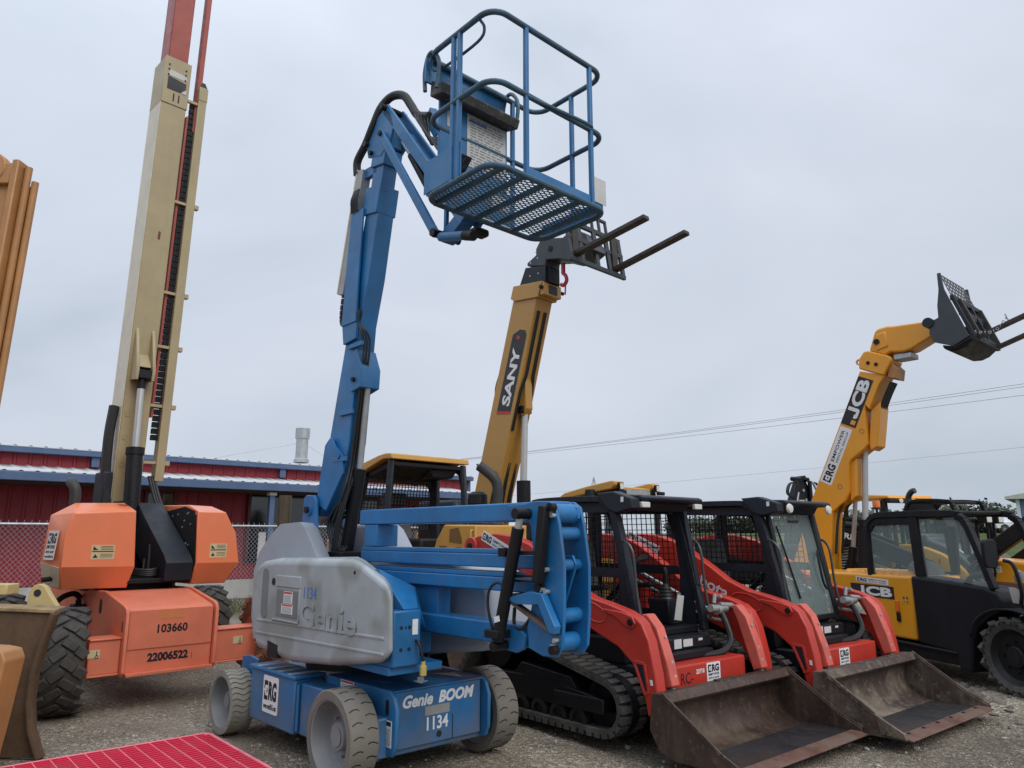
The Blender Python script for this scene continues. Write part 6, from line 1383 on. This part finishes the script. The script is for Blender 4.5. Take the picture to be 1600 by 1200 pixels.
# ================================================================ machines behind the yellow telehandler
X = thing('compact_excavator', 'mustard yellow compact excavator with a leaping deer badge and black canopy frame', 'excavator', (7.85, 13.1, 0), -62)
for s in (-1, 1): rubber_track(X, [(.75, .27, .22), (-.75, .27, .22)], *sorted((s * .85, s * .5)), TYREB, .03, .03, .1)
MB().box(-.9, .9, -.5, .5, .3, .62).build('undercarriage', BLACK, X, .02)
MB().hull([(x, y, z) for x in (-.95, .75) for y in (-.8, .8) for z in (.62, .72)]).build('house_deck', DEEREY, X, .03)
# tail: yellow counterweight sweeping to the right under a grey hood
pr = [(-.85, .72), (-.85, 1.50), (-.55, 1.52)] + [(-.55 + 1.25 * math.sin(R(a)), .55 + .97 * math.cos(R(a))) for a in (8, 20, 32, 44, 56, 68, 80)] + [(.72, .66)]
MB().side(pr, -.82, -.30).build('side_cover', DEEREY, X, .04, 3)
pr2 = [(-.60, 1.50), (-.42, 1.68), (-.15, 1.70)] + [(-.45 + 1.27 * math.sin(R(a)), .50 + 1.14 * math.cos(R(a))) for a in (14, 26, 38, 50, 62, 74)] + [(.70, .70), (-.5, .75)]
MB().side(pr2, -.76, .6).build('engine_hood', mat('grey_green_hood', (.05, .066, .07), .35, var=.1, coat=.2), X, .05, 3)
sl_ = MB()
for z in (1.28, 1.06, .84): sl_.side([(-.78 + a + .12, z + b) for a, b in rrect(.13, .06, .03, 4)], -.826, -.81)
sl_.build('vent_slot', BLACK, X)
lg = plate('badge', (.18, -.8215, .98), XF, ZF, .24, .19, INK, X, .004, .04)
dz = [(-.085, .02), (-.03, .045), (.0, .065), (.012, .05), (.03, .06), (.02, .03), (.06, .015), (.09, -.02), (.085, -.028), (.05, -.012), (.045, -.04), (.03, -.015), (-.02, -.02), (-.06, -.045), (-.05, -.015), (-.09, -.005)]
MB().ext([(.18 - a, -.8257, .98 + b) for a, b in dz], (0, -.001, 0)).build('deer_mark', WHITE, lg)
MB().box(.05, .08, -.826, -.82, 1.20, 1.28).build('latch', REDI, X)
MB().path(smooth([(.30, -.78, 1.42), (.38, -.79, 1.44), (.46, -.79, 1.38)]), .016, 6).build('grab_handle', OFFW, X)
cf = MB()
for y in (-.55, .32):
    P = smooth([(-.62, y, 1.5), (-.64, y, 2.0), (-.58, y, 2.20), (-.42, y, 2.26), (.08, y, 2.24), (.24, y, 2.14), (.34, y, 1.5), (.38, y, .75)], 5)
    for p, q in zip(P, P[1:]): cf.bar(p, q + (q - p) * .1, .07, .08, (0, 1, 0))
cf.bar((-.4, -.55, 2.25), (-.4, .32, 2.25), .2, .06); cf.bar((.12, -.55, 2.22), (.12, .32, 2.22), .10, .05); cf.bar((-.62, -.55, 2.1), (-.62, .32, 2.1), .05, .3)
cf.build('canopy_frame', BLACK, X, .015)
MB().path(smooth([(-.70, -.35, 1.5), (-.70, -.35, 2.2), (-.69, -.35, 2.34), (-.62, -.35, 2.44), (-.55, -.35, 2.46)]), .05, 12).build('exhaust_pipe', mat('scorched_pipe', (.035, .036, .034), .6), X)
for y in (-.20, .14):
    MB().box(.45, .60, y - .09, y + .09, 1.86, 2.04).build('lamp_housing', BLACK, X, .015); MB().box(.601, .61, y - .07, y + .07, 1.88, 2.02).build('work_light', LENS, X, .005)
MB().bar((.38, -.55, 1.9), (.38, .32, 1.9), .05, .05).build('lamp_bar', BLACK, X)
MB().hull([(-.3, -.2, 1.5), (.1, -.2, 1.5), (-.3, .3, 1.5), (.1, .3, 1.5), (-.35, -.15, 2.0), (-.22, -.15, 2.0), (-.35, .25, 2.0), (-.22, .25, 2.0)]).build('seat', BLACK, X, .03)
vf = MB()
for y in (-.5, -.2, .1, .3): vf.bar((.40, y, .8), (.38, y, 1.9), .03, .04)
vf.bar((.40, -.5, 1.3), (.40, .3, 1.3), .03, .03); vf.build('front_guard', BLACK, X)
bm2 = MB(); bm2.bar((.8, .1, 1.0), (2.0, .1, 1.75), .2, .28); bm2.bar((2.0, .1, 1.75), (2.9, .1, 1.0), .18, .22); bm2.build('digging_boom', BLACK, X, .02)
bh = MB()
for k in range(4): bh.path(smooth([(.9 + .02 * k, -.05, 1.0), (1.25, -.08, 1.1 + .04 * k), (1.6, -.06, 1.2 + .05 * k), (1.9, -.04, 1.5)]), .02, 6)
bh.build('hose_bundle', HOSE, X)
# yellow loader at the right edge with black arms
Z = thing('skid_loader', 'small yellow loader with black lift arm at the right edge behind the telehandler', 'loader', (8.3, 11.6, 0), -70)
for x, y, o in ((.3, -.6, -1), (.3, .6, 1), (-.8, -.6, -1), (-.8, .6, 1)): wheel(Z, x, y, .38, .38, .28, o, TYREB, DEEREY, 'lug', .56, nl=14)
MB().side([(-1.3, .4), (-1.3, 1.30), (.2, 1.26), (.5, .9), (.5, .4)], -.44, .44).build('body', YEL, Z, .05, 3)
MB().box(-1.0, .45, -.46, .46, .55, .95).build('lower_body', mat('brown_guard', (.16, .07, .04), .6), Z, .02)
rental_decal((-.72, -.443, 1.14), XF, ZF, .40, .10, Z, 'wide')
MB().bar((-1.35, -.50, .95), (.25, -.50, 1.95), .12, .24).build('lift_arm', BLACK, Z, .02); MB().bar((-1.35, .50, .95), (.25, .50, 1.95), .12, .24).build('lift_arm', BLACK, Z, .02)
bh = MB()
for k in range(3): bh.path(smooth([(-1.2 + .05 * k, -.58, .95), (-.9, -.6, 1.1 + .04 * k), (-.7, -.6, 1.3), (-.45, -.58, 1.4 + .02 * k)]), .025, 6)
bh.build('hose_bundle', HOSE, Z)
MB().bar((-1.25, -.55, .7), (-.5, -.55, 1.35), .07, .1).build('lift_cylinder', BLACK, Z)
# skid steer with lettered black arms
K3 = thing('skid_steer', 'black armed skid steer with white lettering seen between the yellow boom and its cylinder', 'skid steer', (6.62, 13.6, 0), -35)
for x, y, o in ((.5, -.65, -1), (.5, .65, 1), (-.6, -.65, -1), (-.6, .65, 1)): wheel(K3, x, y, .40, .40, .28, o, TYREB, DEEREY, 'lug', .56, nl=14)
MB().side([(-1.2, .4), (-1.25, 1.25), (-.6, 1.3), (.8, .85), (.8, .4)], -.48, .48).build('body', BLACK, K3, .03)
for s in (-1, 1): MB().side([(-1.25, 1.35), (-1.2, 1.75), (-.9, 1.86), (-.3, 1.78), (.9, 1.25), (1.3, .6), (1.2, .3), (1.05, .35), (1.1, .65), (.75, 1.05), (-.4, 1.50)], *sorted((s * .66, s * .55))).build('lift_arm', BLACK, K3, .015)
text('lettering', 'DEERE', (-.50, -.662, 1.68), (1, 0, -.22), (.22, 0, 1), .50, .10, WHITE, K3, .03)
MB().tube((-1.0, -.60, 1.92), (-.1, -.60, 1.80), .07, 12).build('lift_cylinder', BLACK, K3)
gr_ = MB()
for k in range(9): gr_.box(-1.275, -1.255, -.4, .4, .5 + .08 * k, .54 + .08 * k)
for k in range(10): gr_.side([(-.95 + .02 * k, .95 + .05 * k), (-.55 + .02 * k, 1.0 + .05 * k), (-.55 + .02 * k, 1.02 + .05 * k), (-.95 + .02 * k, .97 + .05 * k)], -.50, -.482)
gr_.build('cooling_grille', GALV, K3)
cb = MB()
for x in (-.7, .35):
    for y in (-.42, .42): cb.bar((x, y, .9), (x, y, 1.95), .07, .07)
cb.box(-.75, .4, -.45, .45, 1.92, 1.98); cb.build('cab_frame', BLACK, K3, .01)
# excavator arm folded up, top showing over the red loader
E = thing('excavator', 'black excavator arm folded upright above the glass doored red loader', 'excavator', (5.75, 15.0, 0), -60)
for s in (-1, 1): rubber_track(E, [(.9, .3, .25), (-.9, .3, .25)], *sorted((s * .95, s * .55)), TYREB, .03, .03, .12)
MB().box(-1.3, .9, -.8, .8, .7, 1.5).build('house', BLACK, E, .08, 3)
MB().front([(-.50, 1.5), (-.34, 2.3), (-.10, 2.72), (-.07, 2.82), (.07, 2.82), (.12, 2.72), (.36, 2.30), (.46, 1.5)], .0, .16).build('folded_arm', MGREY if False else BLACK, E, .015)
ct = MB()
for y0, y1 in ((-.46, -.20), (.18, .50)): ct.tube((.20, y0, 1.5), (.20, y1 if y0 < 0 else .16, 2.74), .04, 10)
ct.build('arm_cylinder', BLACK, E)
MB().tube((.24, .58, 2.1), (.24, .20, 2.72), .022, 10).build('cylinder_rod', STEEL, E); MB().tube((.24, -.40, 2.0), (.24, -.24, 2.5), .016, 10).build('cylinder_rod', STEEL, E)
kt = MB()
for y in (-.10, .0, .10): kt.tube((-.02, y, 2.79), (.22, y, 2.80 - abs(y) * .4), .045, 12)
kt.build('arm_knuckle', BLACK, E)
hh = MB()
for k in range(3): hh.path(smooth([(.18, -.18, 2.72), (.2, -.40 - .03 * k, 2.66), (.2, -.48 - .03 * k, 2.48), (.2, -.36, 2.38)]), .012, 6); hh.path(smooth([(.18, .18, 2.74), (.2, .36 + .03 * k, 2.68), (.2, .48 + .02 * k, 2.46), (.2, .44, 2.34)]), .012, 6)
hh.build('hose_loop', HOSE, E)
plate('decal', (.17, -.08, 2.30), YF, ZF, .16, .12, OFFW, E)
mb = MB()
for y, z in ((.0, 2.55), (.28, 2.36), (.06, 2.36)): mb.tube((.16, y, z), (.175, y, z), .03, 10)
mb.build('arm_bolt', GALV, E)
# tractor with an orange canopy and amber beacon
Tr = thing('tractor', 'tractor with flat orange canopy and amber beacon far behind the telehandler cab', 'tractor', (9.0, 18.0, 0), -75)
for x, y, r, o in ((.9, -.6, .4, -1), (.9, .6, .4, 1), (-.8, -.65, .65, -1), (-.8, .65, .65, 1)): wheel(Tr, x, y, r, r, .36, o, TYREB, YEL, 'lug', .56, nl=14)
MB().box(-1.2, 1.3, -.35, .35, .5, 1.2).build('body', DARKG, Tr, .06, 3)
MB().side([(-.85, 2.52), (-.8, 2.60), (.2, 2.62), (.80, 2.58), (.85, 2.50)], -.62, .62).build('canopy_roof', YEL, Tr, .03, 3)
MB().box(.70, .84, -.6, .6, 2.40, 2.50).build('canopy_visor', BLACK, Tr, .02)
for x in (-.7, .62):
    for y in (-.55, .55): MB().bar((x, y, 2.52), (x * 1.05 + .05, y, 1.0), .08, .09).build('canopy_post', BLACK, Tr, .01)
for y in (-.30, .05): MB().lathe([(.001, 0), (.05, 0), (.05, .03), (.001, .035)], (.845, y, 2.45), 'x', 16).build('work_light', LENS, Tr)
MB().lathe([(.08, 2.30), (.085, 2.42), (.08, 2.45), (.001, 2.45), (.001, 2.30)], (.7, -.85, 0), 'z', 18).build('beacon', AMBER, Tr); MB().lathe([(.001, 2.24), (.11, 2.26), (.1, 2.30), (.001, 2.30)], (.7, -.85, 0), 'z', 16).build('beacon_base', BLACK, Tr); MB().tube((.7, -.85, 1.0), (.7, -.85, 2.26), .025, 8).build('beacon_pole', BLACK, Tr)
# ================================================================ white pickup truck
def gz2(x, y): return ground_z(x, y)
px, py = 52.6, 78.0
P = thing('pickup_truck', 'white four door pickup truck parked on the grass at the right edge', 'pickup truck', (px, py, gz2(px, py)), 180)
PW = mat('white_car_paint', (.72, .73, .75), .3, var=.04, coat=.5)
body = [(2.75, .45), (2.85, .85), (2.80, 1.08), (1.35, 1.18), (-2.9, 1.20), (-2.95, .55), (-2.4, .45), (-2.3, .72), (-1.95, .88), (-1.6, .72), (-1.5, .42), (1.5, .42), (1.6, .72), (1.95, .88), (2.3, .72), (2.4, .45)]
MB().side(body, -.98, .98).build('body', PW, P, .06, 3)
MB().side([(1.35, 1.16), (.65, 1.80), (.3, 1.86), (-1.15, 1.86), (-1.35, 1.78), (-1.4, 1.16)], -.84, .84).build('cabin', PW, P, .06, 3)
for y in (-.85, .835):
    MB().side([(1.10, 1.24), (.60, 1.72), (.10, 1.76), (.05, 1.24)], y, y + .015).build('window', DWIN, P); MB().side([(-.05, 1.24), (-.02, 1.76), (-1.1, 1.76), (-1.22, 1.24)], y, y + .015).build('window', DWIN, P)
for x in (1.95, -1.95):
    for y, o in ((.86, 1), (-.86, -1)): wheel(P, x, y, .42, .42, .28, o, TYREB, GALV, 'solid', .62, nl=12)
MB().box(2.72, 2.84, .55, .9, .78, .98).build('headlight', LENS, P, .02); MB().box(2.72, 2.84, -.9, -.55, .78, .98).build('headlight', LENS, P, .02)
for y in (1.0, -1.14): MB().box(.9, 1.05, y, y + .14, 1.2, 1.38).build('wing_mirror', BLACK, P, .02)
# pale building at the far right edge
hx, hy = 41.8, 60.0; hz_ = gz2(hx, hy)
H = thing('house', 'blue grey house corner with a white overhanging eave at the far right', 'house', (hx, hy, hz_), -38)
MB().box(-.9, 6, 0, 8, 0, 3.0).build('wall', mat('blue_grey_siding', (.13, .20, .30), .7, var=.08), H)
MB().box(-1.0, -.75, -.1, .15, 0, 3.0).build('corner_board', WHITE, H)
MB().side([(-1.7, 2.98), (-1.7, 3.18), (6, 4.6), (6, 2.98)], -.6, 8.6).build('roof', mat('pale_soffit', (.50, .49, .42), .7), H)
# chain of thin overhead wires on poles
Wp = mat('weathered_wood_pole', (.10, .08, .065), .9, var=.3)
def wire(pts, sag, r=.0075, n=24):
    mb = MB(); a, b = Vector(pts[0]), Vector(pts[1])
    mb.path([a.lerp(b, k / n) - Vector((0, 0, sag * 4 * (k / n) * (1 - k / n))) for k in range(n + 1)], r, 4); return mb
pls = [(-6.0, 46.0), (31.0, 11.5)]
UP = []
for i, (x, y) in enumerate(pls):
    u = thing('utility_pole', ['wooden utility pole standing far beyond the red building', 'wooden utility pole off to the right carrying the overhead wires'][i], 'utility pole', (x, y, 0), 0)
    zt = (6.6, 9.3)[i]; MB().lathe([(.001, 0), (.15, 0), (.11, zt), (.001, zt)], (0, 0, 0), 'z', 12).build('pole', Wp, u); MB().box(-.06, .06, -.9, .9, zt - .45, zt - .33).build('cross_arm', Wp, u); UP.append((x, y, zt))
def wt(p0, p1, sag, label): tag(wire((p0, p1), sag).build('overhead_wire', mat('wire_grey', (.2, .205, .21), .6)), label, 'wire', 'overhead power wires')
LB = (1.05, 40.0, 6.40); 
def ext2(a, b, t): return tuple(a[i] + (b[i] - a[i]) * t for i in range(3))
A0, A1 = (1.05, 40.0, 6.42), (17.8, 25.0, 7.16)
wt(ext2(A0, A1, -.42), ext2(A0, A1, 1.79), .35, 'topmost thin overhead wire crossing the sky at the right')
A0, A1 = (1.05, 40.0, 6.38), (17.8, 25.0, 7.06)
wt(ext2(A0, A1, -.42), ext2(A0, A1, 1.79), .35, 'second thin overhead wire just below the topmost one')
A0, A1 = (1.05, 40.0, 6.26), (17.74, 25.0, 6.71)
wt(ext2(A0, A1, -.42), ext2(A0, A1, 1.79), .30, 'third thin overhead wire below the close upper pair')
A0, A1 = (10.4, 60.0, 6.02), (31.44, 45.0, 7.23)
wt(ext2(A0, A1, -.9), ext2(A0, A1, 1.6), .3, 'lowest thin overhead wire running behind the yellow boom')
# lattice pylon on the horizon
py_ = thing('pylon', 'tiny steel lattice pylon on the horizon above the red loader cab', 'pylon', (24.3, 220, 0), 20)
mb = MB()
for sx_ in (-1, 1):
    for sy_ in (-1, 1): mb.bar((sx_ * 1.6, sy_ * 1.6, 0), (sx_ * .5, sy_ * .5, 16.5), .16, .16); mb.bar((sx_ * .5, sy_ * .5, 16.5), (0, 0, 19), .14, .14)
for k in range(9):
    z0, z1 = 1.8 * k, 1.8 * k + 1.8; w0, w1 = 1.6 - 1.1 * z0 / 16.5, 1.6 - 1.1 * z1 / 16.5
    for a, b in (((w0, -w0), (-w1, -w1)), ((-w0, -w0), (w1, -w1)), ((w0, w0), (w1, -w1))): mb.bar((a[0], a[1], z0), (b[0], b[1], z1), .1, .1)
mb.build('lattice', GALV, py_)
# ================================================================ trees along the far edge of the field
LEAF = [mat('leaf_dark', (.058, .074, .042), .8, var=.45, vscale=.5, dirt=.5, dcol=(.075, .085, .035), dscale=.7), mat('leaf_mid', (.078, .098, .050), .8, var=.45, vscale=.5, dirt=.5, dcol=(.10, .11, .045), dscale=.7)]  # greens lightened to put distance haze into the leaf colour
BARK = mat('bark', (.07, .055, .042), .9, var=.3)
kinds = ['dark low spreading tree beyond the grass field', 'rounder mid green tree beyond the grass field', 'pale bushy tree beyond the grass field']
def tree(x, y, h, w, i):
    h *= .80; w *= 1.1
    z = gz2(x, y); t = thing('tree', 'x', 'tree', (x, y, z - .1), rt.uniform(0, 360), 'trees along the far edge of the field')
    mb = MB(); mb.path([(0, 0, 0), (.1, .05, h * .25), (.05, 0, h * .5)], .05 * h, 7, r1=.025 * h)
    for k in range(5): a = 1.26 * k; mb.path([(.05, 0, h * .32), (w * .22 * math.cos(a), w * .22 * math.sin(a), h * .55), (w * .36 * math.cos(a), w * .36 * math.sin(a), h * .72)], .022 * h, 5, r1=.008 * h)
    mb.build('trunk', BARK, t)
    mb = MB(); lobes = [(rt.gauss(0, w * .22), rt.gauss(0, w * .2), h * rt.uniform(.16, .74), rt.uniform(.18, .30) * w) for _ in range(16)]
    for cx_, cy_, cz_, rr in lobes:
        for _ in range(120):
            d = Vector((rt.gauss(0, 1), rt.gauss(0, 1), rt.gauss(0, .8))).normalized() * rr * rt.uniform(.55, 1.08); c = Vector((cx_, cy_, cz_)) + d
            s = rt.uniform(.16, .42); u = Vector((rt.gauss(0, 1), rt.gauss(0, 1), rt.gauss(0, 1))).normalized(); v = u.orthogonal().normalized()
            mb.add([c - u * s, c - v * s * .6, c + u * s, c + v * s * .6], [(0, 1, 2, 3)])
    mb.build('crown', LEAF[i % 2], t, fix=False, ang=180)
    return t
rt = random.Random(11)
names = []
spec = [(34, 112, 3.6, 5.5), (38.5, 104, 3.2, 5), (43, 110, 3.9, 6), (47, 100, 3.6, 5.5), (51, 112, 4.3, 6.5), (55, 108, 4.0, 6), (58.5, 100, 4.2, 6), (62, 112, 5.4, 8), (65.5, 105, 4.4, 6.5), (69, 98, 4.9, 6), (72, 112, 5.6, 7), (75, 104, 4.3, 6), (78.5, 112, 5.2, 7), (83, 106, 4.6, 7), (30, 120, 3.2, 5.5)]
where = ['behind the telehandler boom', 'left of the orange tractor canopy', 'under the orange tractor canopy', 'behind the amber beacon', 'right of the amber beacon', 'left of the black exhaust pipe', 'behind the black exhaust pipe', 'tall and broad inside the black canopy frame', 'between the canopy frame and its lamps', 'right of the square work lamps', 'tallest, left of the pickup', 'behind the pickup bonnet', 'behind the pickup cab', 'beyond the house at the right edge', 'small and farthest left on the field edge']
for i, (x, y, h, w) in enumerate(spec):
    t = tree(x, y, h, w, i); t['label'] = ['dark spreading tree ', 'mid green tree '][i % 2] + where[i]
